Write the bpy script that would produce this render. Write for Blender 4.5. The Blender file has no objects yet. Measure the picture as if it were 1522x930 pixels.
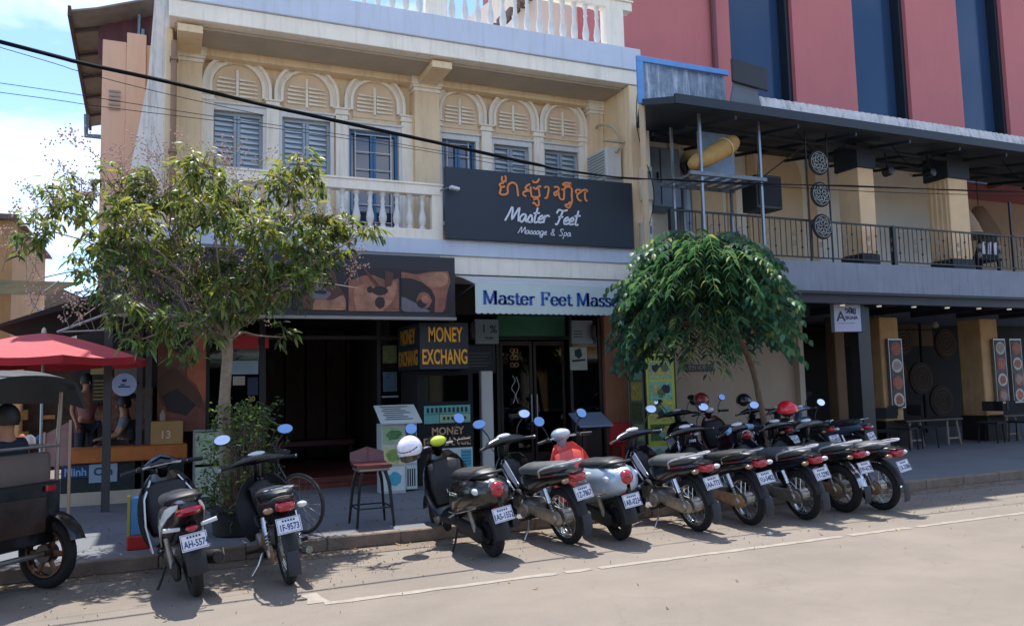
import bpy, math, random
from mathutils import Vector, Matrix
random.seed(7)
R = math.radians
S = bpy.context.scene
COL = S.collection

# ------------------------------------------------------------------ camera
cam_d = bpy.data.cameras.new('camera'); cam = bpy.data.objects.new('camera', cam_d); COL.objects.link(cam)
cam_d.sensor_width = 36.0; cam_d.lens = 1190.0/1522.0*36.0
cam_d.clip_start = 0.05; cam_d.clip_end = 2000
cr = Vector((0.91655327, -0.39919802, -0.02389674))      # camera right / down / forward in the world
cd = Vector((0.0139394, 0.09160899, -0.99569749))
cf = Vector((0.39966962, 0.91227668, 0.0895291))
m3 = Matrix((cr, -cd, -cf)).transposed()
cam.matrix_world = Matrix.Translation((0, 0, 1.68)) @ m3.to_4x4()
S.camera = cam

# ------------------------------------------------------------------ sky, sun, exposure
SUN = Vector((0.06, 0.38, 1.0)).normalized()
elev = math.asin(SUN.z); azim = math.atan2(SUN.x, SUN.y)
W = bpy.data.worlds.new('World'); S.world = W; W.use_nodes = True
nt = W.node_tree; nt.nodes.clear()
def N(t, **k):
    n = nt.nodes.new(t)
    for a, b in k.items(): setattr(n, a, b)
    return n
out = N('ShaderNodeOutputWorld'); bg = N('ShaderNodeBackground'); bg.inputs[1].default_value = 0.15
sky = N('ShaderNodeTexSky', sky_type='NISHITA'); sky.sun_disc = False
sky.sun_elevation = elev; sky.sun_rotation = azim
sky.air_density = 0.62; sky.dust_density = 0.1; sky.ozone_density = 3.0
tc = N('ShaderNodeTexCoord'); mp = N('ShaderNodeMapping'); mp.inputs['Scale'].default_value = (1.0, 1.0, 2.6)
mp.inputs['Location'].default_value = (0.75, 1.2, 0.35)
n1 = N('ShaderNodeTexNoise'); n1.inputs['Scale'].default_value = 2.3; n1.inputs['Detail'].default_value = 8; n1.inputs['Roughness'].default_value = 0.56
rp = N('ShaderNodeValToRGB'); rp.color_ramp.elements[0].position = 0.47; rp.color_ramp.elements[1].position = 0.72
rp.color_ramp.elements[1].color = (1, 1, 1, 1)
mx = N('ShaderNodeMix', data_type='RGBA'); mx.inputs[7].default_value = (4.6, 4.75, 5.0, 1)
L = nt.links.new
L(tc.outputs['Generated'], mp.inputs[0]); L(mp.outputs[0], n1.inputs['Vector']); L(n1.outputs[0], rp.inputs[0])
L(rp.outputs[0], mx.inputs[0]); L(sky.outputs[0], mx.inputs[6]); L(mx.outputs[2], bg.inputs[0]); L(bg.outputs[0], out.inputs[0])
sun_d = bpy.data.lights.new('sun', 'SUN'); sun_d.energy = 2.8; sun_d.angle = R(0.53); sun_d.color = (1.0, 0.955, 0.89)
sun = bpy.data.objects.new('sun', sun_d); COL.objects.link(sun)
sun.rotation_euler = SUN.to_track_quat('Z', 'Y').to_euler(); sun.location = (3, 12, 30)
S.view_settings.view_transform = 'Standard'; S.view_settings.look = 'None'
S.view_settings.exposure = 1.4; S.view_settings.gamma = 1

# ------------------------------------------------------------------ materials
def srgb(h):
    if not isinstance(h, str): return tuple(h)
    h = h.lstrip('#'); v = [int(h[i:i+2], 16)/255 for i in (0, 2, 4)]
    return tuple(c/12.92 if c <= .04045 else ((c+.055)/1.055)**2.4 for c in v)
_M = {}
def M(name, col, rough=.6, metal=0., var=.12, scale=3., bump=.0, bscale=60., streak=0., coat=0., emit=0., spec=.5, dirt=(.05,.04,.03), island=0.):
    """procedural material: colour with mottling, optional vertical rain streaks, fine relief"""
    if name in _M: return _M[name]
    m = bpy.data.materials.new(name); _M[name] = m; m.use_nodes = True
    t = m.node_tree; p = t.nodes['Principled BSDF']; c = srgb(col)
    p.inputs['Roughness'].default_value = rough; p.inputs['Metallic'].default_value = metal
    p.inputs['Coat Weight'].default_value = coat; p.inputs['Specular IOR Level'].default_value = spec
    def n(ty, **k):
        q = t.nodes.new(ty)
        for a, b in k.items(): setattr(q, a, b)
        return q
    l = t.links.new
    co = n('ShaderNodeTexCoord'); src = None
    base = n('ShaderNodeRGB'); base.outputs[0].default_value = (*c, 1); src = base.outputs[0]
    if var > 0:
        ns = n('ShaderNodeTexNoise'); ns.inputs['Scale'].default_value = scale; ns.inputs['Detail'].default_value = 7; ns.inputs['Roughness'].default_value = .62
        l(co.outputs['Object'], ns.inputs['Vector'])
        mr = n('ShaderNodeMapRange'); mr.inputs['From Min'].default_value = .3; mr.inputs['From Max'].default_value = .7
        mr.inputs['To Min'].default_value = 1-var; mr.inputs['To Max'].default_value = 1+var*.7
        l(ns.outputs[0], mr.inputs[0])
        mu = n('ShaderNodeVectorMath', operation='SCALE'); l(src, mu.inputs[0]); l(mr.outputs[0], mu.inputs['Scale']); src = mu.outputs[0]
        rr = n('ShaderNodeMapRange'); rr.inputs['To Min'].default_value = max(rough-.08, .02); rr.inputs['To Max'].default_value = min(rough+.1, 1)
        l(ns.outputs[0], rr.inputs[0]); l(rr.outputs[0], p.inputs['Roughness'])
    if island > 0:
        gi = n('ShaderNodeNewGeometry'); hr = n('ShaderNodeMapRange'); hr.inputs['To Min'].default_value = 1-island; hr.inputs['To Max'].default_value = 1+island
        l(gi.outputs['Random Per Island'], hr.inputs[0])
        m2 = n('ShaderNodeVectorMath', operation='SCALE'); l(src, m2.inputs[0]); l(hr.outputs[0], m2.inputs['Scale']); src = m2.outputs[0]
    if streak > 0:
        mp_ = n('ShaderNodeMapping'); mp_.inputs['Scale'].default_value = (7, 7, .55); l(co.outputs['Object'], mp_.inputs[0])
        s1 = n('ShaderNodeTexNoise'); s1.inputs['Scale'].default_value = 1.6; s1.inputs['Detail'].default_value = 8; s1.inputs['Roughness'].default_value = .7
        l(mp_.outputs[0], s1.inputs['Vector'])
        s2 = n('ShaderNodeValToRGB'); s2.color_ramp.elements[0].position = .5; s2.color_ramp.elements[1].position = .74; l(s1.outputs[0], s2.inputs[0])
        k = n('ShaderNodeMath', operation='MULTIPLY'); k.inputs[1].default_value = streak; l(s2.outputs[0], k.inputs[0])
        mi = n('ShaderNodeMix', data_type='RGBA'); mi.inputs[7].default_value = (*dirt, 1); l(k.outputs[0], mi.inputs[0]); l(src, mi.inputs[6]); src = mi.outputs[2]
    l(src, p.inputs['Base Color'])
    if emit > 0:
        l(src, p.inputs['Emission Color']); p.inputs['Emission Strength'].default_value = emit
    if bump > 0:
        nb = n('ShaderNodeTexNoise'); nb.inputs['Scale'].default_value = bscale; nb.inputs['Detail'].default_value = 5; l(co.outputs['Object'], nb.inputs['Vector'])
        b = n('ShaderNodeBump'); b.inputs['Strength'].default_value = bump; b.inputs['Distance'].default_value = .02; l(nb.outputs[0], b.inputs['Height']); l(b.outputs[0], p.inputs['Normal'])
    return m
def glass_mat(name, tint, trans=.35, rough=.03):
    if name in _M: return _M[name]
    m = bpy.data.materials.new(name); _M[name] = m; m.use_nodes = True; t = m.node_tree
    t.nodes.clear(); o = t.nodes.new('ShaderNodeOutputMaterial')
    g = t.nodes.new('ShaderNodeBsdfGlossy'); g.inputs['Roughness'].default_value = rough; g.inputs['Color'].default_value = (.9, .93, .95, 1)
    d = t.nodes.new('ShaderNodeBsdfTransparent'); d.inputs[0].default_value = (*[c*trans for c in srgb(tint)], 1)
    f = t.nodes.new('ShaderNodeFresnel'); f.inputs[0].default_value = 1.55
    x = t.nodes.new('ShaderNodeMixShader'); t.links.new(f.outputs[0], x.inputs[0]); t.links.new(d.outputs[0], x.inputs[1]); t.links.new(g.outputs[0], x.inputs[2])
    t.links.new(x.outputs[0], o.inputs[0]); return m

# ------------------------------------------------------------------ mesh builder
class B:
    def __init__(s): s.v = []; s.f = []
    def add(s, vs, fs, mt=None):
        o = len(s.v)
        s.v += [tuple(mt @ Vector(p)) if mt is not None else tuple(p) for p in vs]
        s.f += [tuple(i+o for i in f) for f in fs]; return s
    def box(s, x0, x1, y0, y1, z0, z1, mt=None):
        vs = [(x, y, z) for z in (z0, z1) for y in (y0, y1) for x in (x0, x1)]
        return s.add(vs, [(0,2,3,1),(4,5,7,6),(0,1,5,4),(2,6,7,3),(0,4,6,2),(1,3,7,5)], mt)
    def cbox(s, c, sz, rot=(0,0,0)):
        from mathutils import Euler
        mt = Matrix.Translation(c) @ Euler(rot).to_matrix().to_4x4()
        a, b, d = sz[0]/2, sz[1]/2, sz[2]/2
        return s.box(-a, a, -b, b, -d, d, mt)
    def quad(s, a, b, c, d): return s.add([a, b, c, d], [(0,1,2,3)])
    def prism(s, pts, y0, y1, axis='y'):
        """polygon in XZ (axis y), XY (axis z) or YZ (axis x) pushed between y0 and y1"""
        f = {'y': lambda p, q: (p[0], q, p[1]), 'z': lambda p, q: (p[0], p[1], q), 'x': lambda p, q: (q, p[0], p[1])}[axis]
        n = len(pts); vs = [f(p, y0) for p in pts]+[f(p, y1) for p in pts]
        fs = [tuple(range(n)), tuple(range(2*n-1, n-1, -1))]+[(i, i+n, (i+1) % n+n, (i+1) % n) for i in range(n)]
        return s.add(vs, fs)
    def sweep(s, pts, rad, n=8, up=(0,0,1), power=1., cap=True, closed=False, a0=0.):
        """ring sections along a path; rad = number, or per point number / (side, up)"""
        P = [Vector(p) for p in pts]; m = len(P)
        if not isinstance(rad, (list,)): rad = [rad]*m
        up = Vector(up); vs = []; last = None
        for i, p in enumerate(P):
            if closed: t = P[(i+1) % m]-P[i-1]
            else: t = P[min(i+1, m-1)]-P[max(i-1, 0)]
            t = t.normalized() if t.length > 1e-9 else Vector((1,0,0))
            u = up - t*up.dot(t)
            if u.length < .15:
                q = last if last is not None else Vector((1,0,0)) if abs(t.x) < .9 else Vector((0,1,0))
                u = q - t*q.dot(t)
            u.normalize(); last = u; w = t.cross(u)
            r = rad[i]; ra, rb = (r, r) if not isinstance(r, tuple) else r
            for k in range(n):
                a = 2*math.pi*k/n+a0; ca, sa = math.cos(a), math.sin(a)
                ca = math.copysign(abs(ca)**power, ca); sa = math.copysign(abs(sa)**power, sa)
                vs.append(p+w*ra*ca+u*rb*sa)
        fs = []
        for i in range(m if closed else m-1):
            j = (i+1) % m
            for k in range(n):
                fs.append((i*n+k, i*n+(k+1) % n, j*n+(k+1) % n, j*n+k))
        if cap and not closed:
            fs.append(tuple(range(n-1, -1, -1))); fs.append(tuple((m-1)*n+k for k in range(n)))
        return s.add(vs, fs)
    def tube(s, a, b, r, n=6): return s.sweep([a, b], r, n)
    def lathe(s, prof, c=(0,0,0), n=12, axis='z', cap=True, arc=1.):
        vs = []; m = len(prof)
        for k in range(n if arc == 1. else n+1):
            a = 2*math.pi*arc*k/n; ca, sa = math.cos(a), math.sin(a)
            for r, h in prof:
                p = {'z': (r*ca, r*sa, h), 'y': (r*ca, h, r*sa), 'x': (h, r*ca, r*sa)}[axis]
                vs.append((p[0]+c[0], p[1]+c[1], p[2]+c[2]))
        fs = []
        nn = n if arc == 1. else n+1
        for k in range(n):
            for j in range(m-1):
                fs.append((k*m+j, ((k+1) % nn)*m+j, ((k+1) % nn)*m+j+1, k*m+j+1))
        if cap and arc == 1.:
            if prof[0][0] > 1e-6: fs.append(tuple(k*m for k in range(n)))
            if prof[-1][0] > 1e-6: fs.append(tuple(k*m+m-1 for k in range(n-1, -1, -1)))
        return s.add(vs, fs)
    def ell(s, c, r, n=10, m=6, mt=None):
        vs = []; fs = []
        for j in range(m+1):
            t = math.pi*j/m
            for k in range(n):
                a = 2*math.pi*k/n; vs.append(Vector((c[0]+r[0]*math.sin(t)*math.cos(a), c[1]+r[1]*math.sin(t)*math.sin(a), c[2]+r[2]*math.cos(t))))
        for j in range(m):
            for k in range(n): fs.append((j*n+k, (j+1)*n+k, (j+1)*n+(k+1) % n, j*n+(k+1) % n))
        return s.add(vs, fs, mt)
    def torus(s, c, R_, r, axis='y', n=24, m=8, squash=1.):
        pts = []
        for k in range(n):
            a = 2*math.pi*k/n
            pts.append({'y': (c[0]+R_*math.cos(a), c[1], c[2]+R_*math.sin(a)), 'x': (c[0], c[1]+R_*math.cos(a), c[2]+R_*math.sin(a)), 'z': (c[0]+R_*math.cos(a), c[1]+R_*math.sin(a), c[2])}[axis])
        up = {'y': (0,1,0), 'x': (1,0,0), 'z': (0,0,1)}[axis]
        return s.sweep(pts, [(r, r*squash)]*n, m, up=up, closed=True)
    def sheet(s, grid, th):
        """thick curved sheet from a grid of points"""
        a = len(grid); b = len(grid[0]); G = [[Vector(p) for p in row] for row in grid]
        def nr(i, j):
            u = G[min(i+1, a-1)][j]-G[max(i-1, 0)][j]; v = G[i][min(j+1, b-1)]-G[i][max(j-1, 0)]
            q = u.cross(v); return q.normalized() if q.length > 1e-9 else Vector((0,0,1))
        vs = [G[i][j]+nr(i, j)*th/2 for i in range(a) for j in range(b)]+[G[i][j]-nr(i, j)*th/2 for i in range(a) for j in range(b)]
        o = a*b; fs = []
        for i in range(a-1):
            for j in range(b-1):
                q = (i*b+j, (i+1)*b+j, (i+1)*b+j+1, i*b+j+1); fs += [q, tuple(x+o for x in reversed(q))]
        for i in range(a-1):
            fs += [(i*b, i*b+o, (i+1)*b+o, (i+1)*b), (i*b+b-1, (i+1)*b+b-1, (i+1)*b+b-1+o, i*b+b-1+o)]
        for j in range(b-1):
            fs += [(j, j+1, j+1+o, j+o), ((a-1)*b+j, (a-1)*b+j+o, (a-1)*b+j+1+o, (a-1)*b+j+1)]
        return s.add(vs, fs)
    def mesh(s, name, mt, off=Vector((0,0,0)), smooth=None):
        me = bpy.data.meshes.new(name)
        me.from_pydata([(p[0]-off[0], p[1]-off[1], p[2]-off[2]) for p in s.v], [], s.f)
        me.validate(); me.materials.append(mt)
        import bmesh
        bm = bmesh.new(); bm.from_mesh(me); bmesh.ops.recalc_face_normals(bm, faces=bm.faces); bm.to_mesh(me); bm.free()
        if smooth:
            me.polygons.foreach_set('use_smooth', [True]*len(me.polygons)); me.set_sharp_from_angle(angle=R(smooth))
        me.update(); return me
    def build(s, name, mt, parent=None, smooth=None, bevel=0, seg=1, kind=None, label=None, sub=0):
        off = wloc(parent) if parent is not None else Vector((0,0,0))
        ob = bpy.data.objects.new(name, s.mesh(name, mt, off, smooth)); COL.objects.link(ob)
        if parent is not None: ob.parent = parent
        if sub:
            q = ob.modifiers.new('subdivision', 'SUBSURF'); q.levels = sub; q.render_levels = sub
        if bevel:
            q = ob.modifiers.new('bevel', 'BEVEL'); q.width = bevel; q.segments = seg; q.limit_method = 'ANGLE'; q.angle_limit = R(35)
        if kind: ob['kind'] = kind
        if label: ob['label'] = label
        return ob
def wloc(o):
    v = Vector((0,0,0))
    while o is not None: v += o.location; o = o.parent
    return v
def tag(o, label=None, cat=None, group=None, kind=None):
    if label: o['label'] = label
    if cat: o['category'] = cat
    if group: o['group'] = group
    if kind: o['kind'] = kind
    return o
def thing(name, label, cat, loc=(0,0,0), group=None):
    o = bpy.data.objects.new(name, None); COL.objects.link(o); o.location = loc; o.empty_display_size = .2
    return tag(o, label, cat, group)
def piece(name, me, parent, loc, rot=(0,0,0), scale=(1,1,1), label=None):
    """another object on shared mesh data"""
    o = bpy.data.objects.new(name, me); COL.objects.link(o); o.parent = parent
    o.location = Vector(loc)-wloc(parent) if parent is not None else Vector(loc)
    o.rotation_euler = rot; o.scale = scale
    if label: o['label'] = label
    return o
def copy_tree(o, parent=None):
    c = o.copy(); COL.objects.link(c)
    if parent is not None: c.parent = parent
    for ch in list(o.children): copy_tree(ch, c)
    return c
def smoothpath(pts, k=4):
    P = [Vector(p) for p in pts]; o = []
    for i in range(len(P)-1):
        a, b, c, d = P[max(i-1,0)], P[i], P[i+1], P[min(i+2, len(P)-1)]
        for j in range(k):
            t = j/k
            o.append(.5*((2*b)+(c-a)*t+(2*a-5*b+4*c-d)*t*t+(3*b-a-3*c+d)*t**3))
    o.append(P[-1]); return o
def text_mesh(s, size, bold=0., depth=.01, shear=0., space=1., width=1.):
    cu = bpy.data.curves.new('lettering', 'FONT'); cu.body = s; cu.size = size; cu.offset = bold; cu.extrude = depth/2
    cu.shear = shear; cu.space_character = space; cu.align_x = 'CENTER'; cu.align_y = 'CENTER'; cu.resolution_u = 3
    o = bpy.data.objects.new('lettering', cu); COL.objects.link(o)
    dg = bpy.context.evaluated_depsgraph_get(); me = bpy.data.meshes.new_from_object(o.evaluated_get(dg))
    bpy.data.objects.remove(o)
    if width != 1.:
        for v in me.vertices: v.co.x *= width
    return me
def fit_text(s, w, h, mt, parent, loc, rot=(math.pi/2, 0, 0), bold=0., depth=.006, name='lettering'):
    me = text_mesh(s, 1.0, bold/max(h, .01), depth); xs = [v.co.x for v in me.vertices]; ys = [v.co.y for v in me.vertices]
    ax, bx, ay, by = min(xs), max(xs), min(ys), max(ys)
    for v in me.vertices: v.co.x = (v.co.x-(ax+bx)/2)*w/(bx-ax); v.co.y = (v.co.y-(ay+by)/2)*h/(by-ay)
    me.materials.append(mt); return piece(name, me, parent, loc, rot)
def text(s, size, mt, parent, loc, rot=(math.pi/2, 0, 0), bold=0., depth=.01, name='lettering', **k):
    me = text_mesh(s, size, bold, depth, **k); me.materials.append(mt)
    return piece(name, me, parent, loc, rot)
# ------------------------------------------------------------------ the ground
cream = M('cream_paint', '#ebcfa6', .78, var=.10, scale=1.4, bump=.2, bscale=25, streak=.34, dirt=(.24,.17,.1))
creamp = M('pale_cream_paint', '#f6ead6', .75, var=.08, scale=2, bump=.15, bscale=30, streak=.30, dirt=(.26,.2,.14))
peach = M('peach_paint', '#e0b697', .8, var=.06, scale=1, bump=.12, bscale=20, streak=.15, dirt=(.3,.2,.15))
peachd = M('peach_panel_paint', '#e2c7a4', .8, var=.08, scale=3, streak=.12, dirt=(.25,.16,.1))
soffit = M('grey_soffit_plaster', '#b5a692', .85, var=.12, scale=2, streak=.1)
whiteband = M('white_band_paint', '#c9d0dc', .6, var=.07, scale=1.2, streak=.35, dirt=(.35,.33,.3))
whitep = M('white_paint', '#d9d7d0', .6, var=.08, scale=5, streak=.2, dirt=(.3,.26,.2))
blueg = M('blue_shutter_paint', '#3d6c92', .45, var=.12, scale=6)
greyblue = M('grey_blue_shutter_paint', '#9ba7af', .5, var=.12, scale=6)
darkglass = glass_mat('dark_glass', '#9fb4c0', .5)
blueglass = M('blue_glass', '#0c2447', .04, var=.0, spec=.9, coat=.6)
black = M('black_satin', '#15171a', .45, var=.2, scale=9)
blackmat = M('black_matt', '#111317', .8, var=.2, scale=9)
blueblack = M('blue_black_board', '#20262e', .55, var=.08, scale=2)
darkwood = M('dark_brown_wood', '#2b1c17', .5, var=.3, scale=8)
brownin = M('dark_interior', '#2a2220', .85, var=.25, scale=2)
steel = M('brushed_steel', '#8d949a', .38, metal=.9, var=.1, scale=10)
redtile = M('red_brown_tile', '#6d3328', .5, var=.25, scale=4)
asphalt = M('dusty_asphalt', '#82786d', .92, var=.07, scale=.8, bump=.5, bscale=130)
pavem = M('concrete_paving', '#6a6d73', .88, var=.13, scale=1.5, bump=.35, bscale=50)
kerbm = M('kerb_concrete', '#7d7064', .9, var=.3, scale=5, bump=.5, bscale=35)
linem = M('worn_road_paint', '#968d81', .85, var=.28, scale=7, bump=.3, bscale=80)

def patch_asphalt():
    """wear, tar seams, oil spots and grit on the road"""
    t = asphalt.node_tree; p = t.nodes['Principled BSDF']; src = p.inputs['Base Color'].links[0].from_socket
    co = t.nodes.new('ShaderNodeTexCoord')
    def n(ty, **k):
        q = t.nodes.new(ty)
        for a, b in k.items(): setattr(q, a, b)
        return q
    g = n('ShaderNodeTexNoise'); g.inputs['Scale'].default_value = 160; g.inputs['Detail'].default_value = 3; t.links.new(co.outputs['Object'], g.inputs['Vector'])
    mr = n('ShaderNodeMapRange'); mr.inputs['From Min'].default_value = .3; mr.inputs['From Max'].default_value = .7; mr.inputs['To Min'].default_value = .8; mr.inputs['To Max'].default_value = 1.2
    t.links.new(g.outputs[0], mr.inputs[0]); s = n('ShaderNodeVectorMath', operation='SCALE'); t.links.new(src, s.inputs[0]); t.links.new(mr.outputs[0], s.inputs['Scale'])
    mp = n('ShaderNodeMapping'); mp.inputs['Scale'].default_value = (.7, 1.0, 1); t.links.new(co.outputs['Object'], mp.inputs[0])
    w = n('ShaderNodeTexNoise'); w.inputs['Scale'].default_value = 1.1; w.inputs['Detail'].default_value = 9; w.inputs['Roughness'].default_value = .65; t.links.new(mp.outputs[0], w.inputs['Vector'])
    r = n('ShaderNodeMapRange'); r.inputs['From Min'].default_value = .35; r.inputs['From Max'].default_value = .68; r.inputs['To Min'].default_value = .88; r.inputs['To Max'].default_value = 1.08
    t.links.new(w.outputs[0], r.inputs[0]); s2 = n('ShaderNodeVectorMath', operation='SCALE'); t.links.new(s.outputs[0], s2.inputs[0]); t.links.new(r.outputs[0], s2.inputs['Scale'])
    # hairline cracks
    wn = n('ShaderNodeTexNoise'); wn.inputs['Scale'].default_value = 1.5; wn.inputs['Detail'].default_value = 6; t.links.new(co.outputs['Object'], wn.inputs['Vector'])
    ad = n('ShaderNodeVectorMath', operation='ADD'); sc = n('ShaderNodeVectorMath', operation='SCALE'); sc.inputs['Scale'].default_value = 1.1
    t.links.new(wn.outputs['Color'], sc.inputs[0]); t.links.new(sc.outputs[0], ad.inputs[0]); t.links.new(co.outputs['Object'], ad.inputs[1])
    v = n('ShaderNodeTexVoronoi', feature='DISTANCE_TO_EDGE'); v.inputs['Scale'].default_value = .55; t.links.new(ad.outputs[0], v.inputs['Vector'])
    cr_ = n('ShaderNodeMapRange'); cr_.inputs['From Min'].default_value = .002; cr_.inputs['From Max'].default_value = .009; cr_.inputs['To Min'].default_value = .93; cr_.inputs['To Max'].default_value = 1
    t.links.new(v.outputs['Distance'], cr_.inputs[0])
    # small dark stains
    v2 = n('ShaderNodeTexVoronoi'); v2.inputs['Scale'].default_value = 1.7; t.links.new(ad.outputs[0], v2.inputs['Vector'])
    c2 = n('ShaderNodeMapRange'); c2.inputs['From Min'].default_value = .02; c2.inputs['From Max'].default_value = .07; c2.inputs['To Min'].default_value = .6; c2.inputs['To Max'].default_value = 1
    t.links.new(v2.outputs['Distance'], c2.inputs[0])
    mm = n('ShaderNodeMath', operation='MULTIPLY'); t.links.new(cr_.outputs[0], mm.inputs[0]); t.links.new(c2.outputs[0], mm.inputs[1])
    s3 = n('ShaderNodeVectorMath', operation='SCALE'); t.links.new(s2.outputs[0], s3.inputs[0]); t.links.new(mm.outputs[0], s3.inputs['Scale'])
    t.links.new(s3.outputs[0], p.inputs['Base Color'])
patch_asphalt()

tag(B().box(-400, 400, -300, 900, -1.0, -.02).build('ground', M('far_ground', '#77706a', .95)), kind='structure')
tag(B().box(-60, 70, -40, 8.6, -.015, 0).build('road', asphalt), kind='structure')
rb = B(); rgl = random.Random(3); x = 1.20; ya, yb = 6.515, 6.60
while x < 38:                                              # worn paint: ragged edges, a few missing flakes
    x2 = x+rgl.uniform(.05, .16); na, nb = 6.512+rgl.uniform(-.008, .012), 6.600+rgl.uniform(-.014, .008)
    if rgl.random() > .05: rb.add([(x, ya, .004), (x2, na, .004), (x2, nb, .004), (x, yb, .004)], [(0,1,2,3)])
    x = x2; ya, yb = na, nb
rb.add([(1.07,6.60,.004),(1.25,6.60,.004),(1.22,6.75,.004),(1.2,6.93,.004),(1.06,6.9,.004),(1.1,6.75,.004)], [(0,1,2,3,4,5)])
tag(rb.build('road_marking', linem), kind='structure')
gt = B(); gt.box(-40, 60, 8.28, 8.598, .001, .006); tag(gt.build('gutter_strip', M('gutter_grit', '#7a6c5f', .95, var=.3, scale=3, bump=.6, bscale=60)), kind='structure')
pv = tag(B().box(-40, 60, 8.72, 19, -.01, .125).build('pavement', pavem), kind='structure')
for i in range(-3, 12):                                    # paving bays, joints 8 mm
    x = i*1.6
    for (ya, yb) in ((8.74, 10.1), (10.108, 11.5), (11.508, 12.95)):
        B().box(x+.004, x+1.596, ya, yb, .12, .131+random.uniform(0, .003)).build('paving_slab', pavem, pv)
kb = tag(B().box(-40, 60, 8.62, 8.715, -.01, .10).build('kerb', kerbm), kind='structure')
for i in range(-4, 26):
    x = i*.8; h = random.uniform(-.004, .006)
    B().box(x+.004, x+.796, 8.6+random.uniform(-.004,.006), 8.735, 0, .138+h).build('kerb_stone', kerbm, kb, bevel=.012)

# ------------------------------------------------------------------ helpers for facades
def wall_open(b, x0, x1, z0, z1, y0, y1, ops):
    ops = sorted(ops); x = x0
    for (a, c, d, e) in ops:
        if a > x: b.box(x, a, y0, y1, z0, z1)
        if d > z0: b.box(a, c, y0, y1, z0, d)
        if e < z1: b.box(a, c, y0, y1, e, z1)
        x = c
    if x < x1: b.box(x, x1, y0, y1, z0, z1)
def baluster_mesh(h, mt):
    r = h
    p = [(.052,0),(.052,.06*r),(.036,.08*r),(.034,.11*r),(.058,.2*r),(.064,.3*r),(.052,.42*r),(.034,.56*r),(.03,.68*r),(.042,.74*r),(.03,.79*r),(.034,.9*r),(.05,.93*r),(.052,r)]
    return B().lathe(p, n=10).mesh('baluster', mt, smooth=50)

# ------------------------------------------------------------------ main shophouse
sh = thing('shophouse', 'cream two storey shophouse with six round arched windows and white balustrades', 'building', (0, 12.2, 0))
b = B()
OP = [(.67,1.46,5.2,6.2),(1.77,2.56,5.2,6.2),(2.88,3.75,4.12,6.12),(4.55,5.2,4.6,6.12),(5.56,6.27,4.6,6.12),(6.6,7.32,4.6,6.12)]
wall_open(b, 0, 7.8, 4.06, 7.14, 13.38, 13.6, OP)
b.build('arcade_wall', cream, sh)
for bx in ((7.8, 8.02, 12.2), (-.02, .08, 12.6)): B().box(bx[0], bx[1], bx[2], 13.62, 3.55, 7.12).build('side_wall', cream, sh, bevel=.01)
b = B(); b.box(0.02, 8.04, 12.2, 13.62, 7.14, 7.4); b.build('roof_fascia', creamp, sh, bevel=.008)
b = B(); b.box(0.02, 8.06, 12.16, 17.9, 7.403, 7.82); b.build('roof_band', whiteband, sh, bevel=.01)
b = B(); b.box(.1, 7.79, 12.42, 13.1, 7.10, 7.137); b.build('soffit', soffit, sh)
b = B(); b.box(.1, 7.79, 13.12, 13.375, 6.99, 7.137); b.build('eaves_beam', cream, sh, bevel=.006)
for x in (.09, 4.0):
    B().box(x+.05, x+.40, 12.3, 13.11, 6.98, 7.097).build('bracket', cream, sh, bevel=.006)
# pilasters with capitals
for x0, x1 in ((.09, .52), (3.99, 4.45), (7.5, 7.79)):
    q = B().box(x0, x1, 13.14, 13.378, 4.06, 6.86).build('pilaster', cream, sh, bevel=.006)
    c_ = B()
    for k, (dz, g) in enumerate(((0,.02),(.05,.0),(.07,.03),(.11,.05),(.2,.06))):
        z0 = 6.862+dz; z1 = 6.862+(.05,.07,.11,.2,.262)[k] if k < 5 else 0
        c_.box(x0-g, min(x1+g, 7.797), 13.14-g, 13.376, z0, z1-.001)
    c_.build('capital', creamp, q, bevel=.004)
# arches
AC = [1.06, 2.17, 3.33, 4.9, 5.96, 7.0]; RO = [.535,.535,.535,.505,.51,.51]
slat_me = B().prism([(-.5, 0), (.5, 0), (.5, .012), (-.5, .035)], -.03, .012).mesh('slat', creamp)
for c, ro in zip(AC, RO):
    zc = 7.14-ro; ri = ro-.15
    a = B(); n = 22
    for (r0, r1, y0) in ((ri, ri+.045, 13.29), (ri+.045, ri+.10, 13.325), (ri+.10, ro, 13.27)):
        vs = []; fs = []
        for k in range(n+1):
            t = math.pi*(k-1)/(n-2) if 0 < k < n else (0 if k == 0 else math.pi); dz = (6.452-zc) if k in (0, n) else 0
            for (r, y) in ((r0, y0), (r1, y0), (r1, 13.379), (r0, 13.379)): vs.append((c+r*math.cos(t), y, zc+r*math.sin(t)+dz))
        for k in range(n):
            for j in range(4): fs.append((k*4+j, k*4+(j+1) % 4, (k+1)*4+(j+1) % 4, (k+1)*4+j))
        fs += [(0,1,2,3), (n*4, n*4+3, n*4+2, n*4+1)]
        a.add(vs, fs)
    ar = a.build('arch_moulding', creamp, sh, smooth=30)
    fan = B().prism([(c+(ri-.003)*math.cos(math.pi*k/16), zc+(ri-.003)*math.sin(math.pi*k/16)) for k in range(17)]+[(c-ri+.003, 6.34), (c+ri-.003, 6.34)], 13.36, 13.376).build('fanlight', peachd, sh)
    B().box(c-.022, c+.022, 13.325, 13.358, 6.4, zc+ri-.1).build('mullion', creamp, fan)
    for k in range(5):
        z = 6.44+k*.068
        w = math.sqrt(max((ri-.07)**2-max(z+.03-zc, 0)**2, .01))-.03
        for sx in (-1, 1):
            piece('slat', slat_me, fan, (c+sx*(.03+w/2), 13.34, z), scale=(w, 1, 1))
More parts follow.
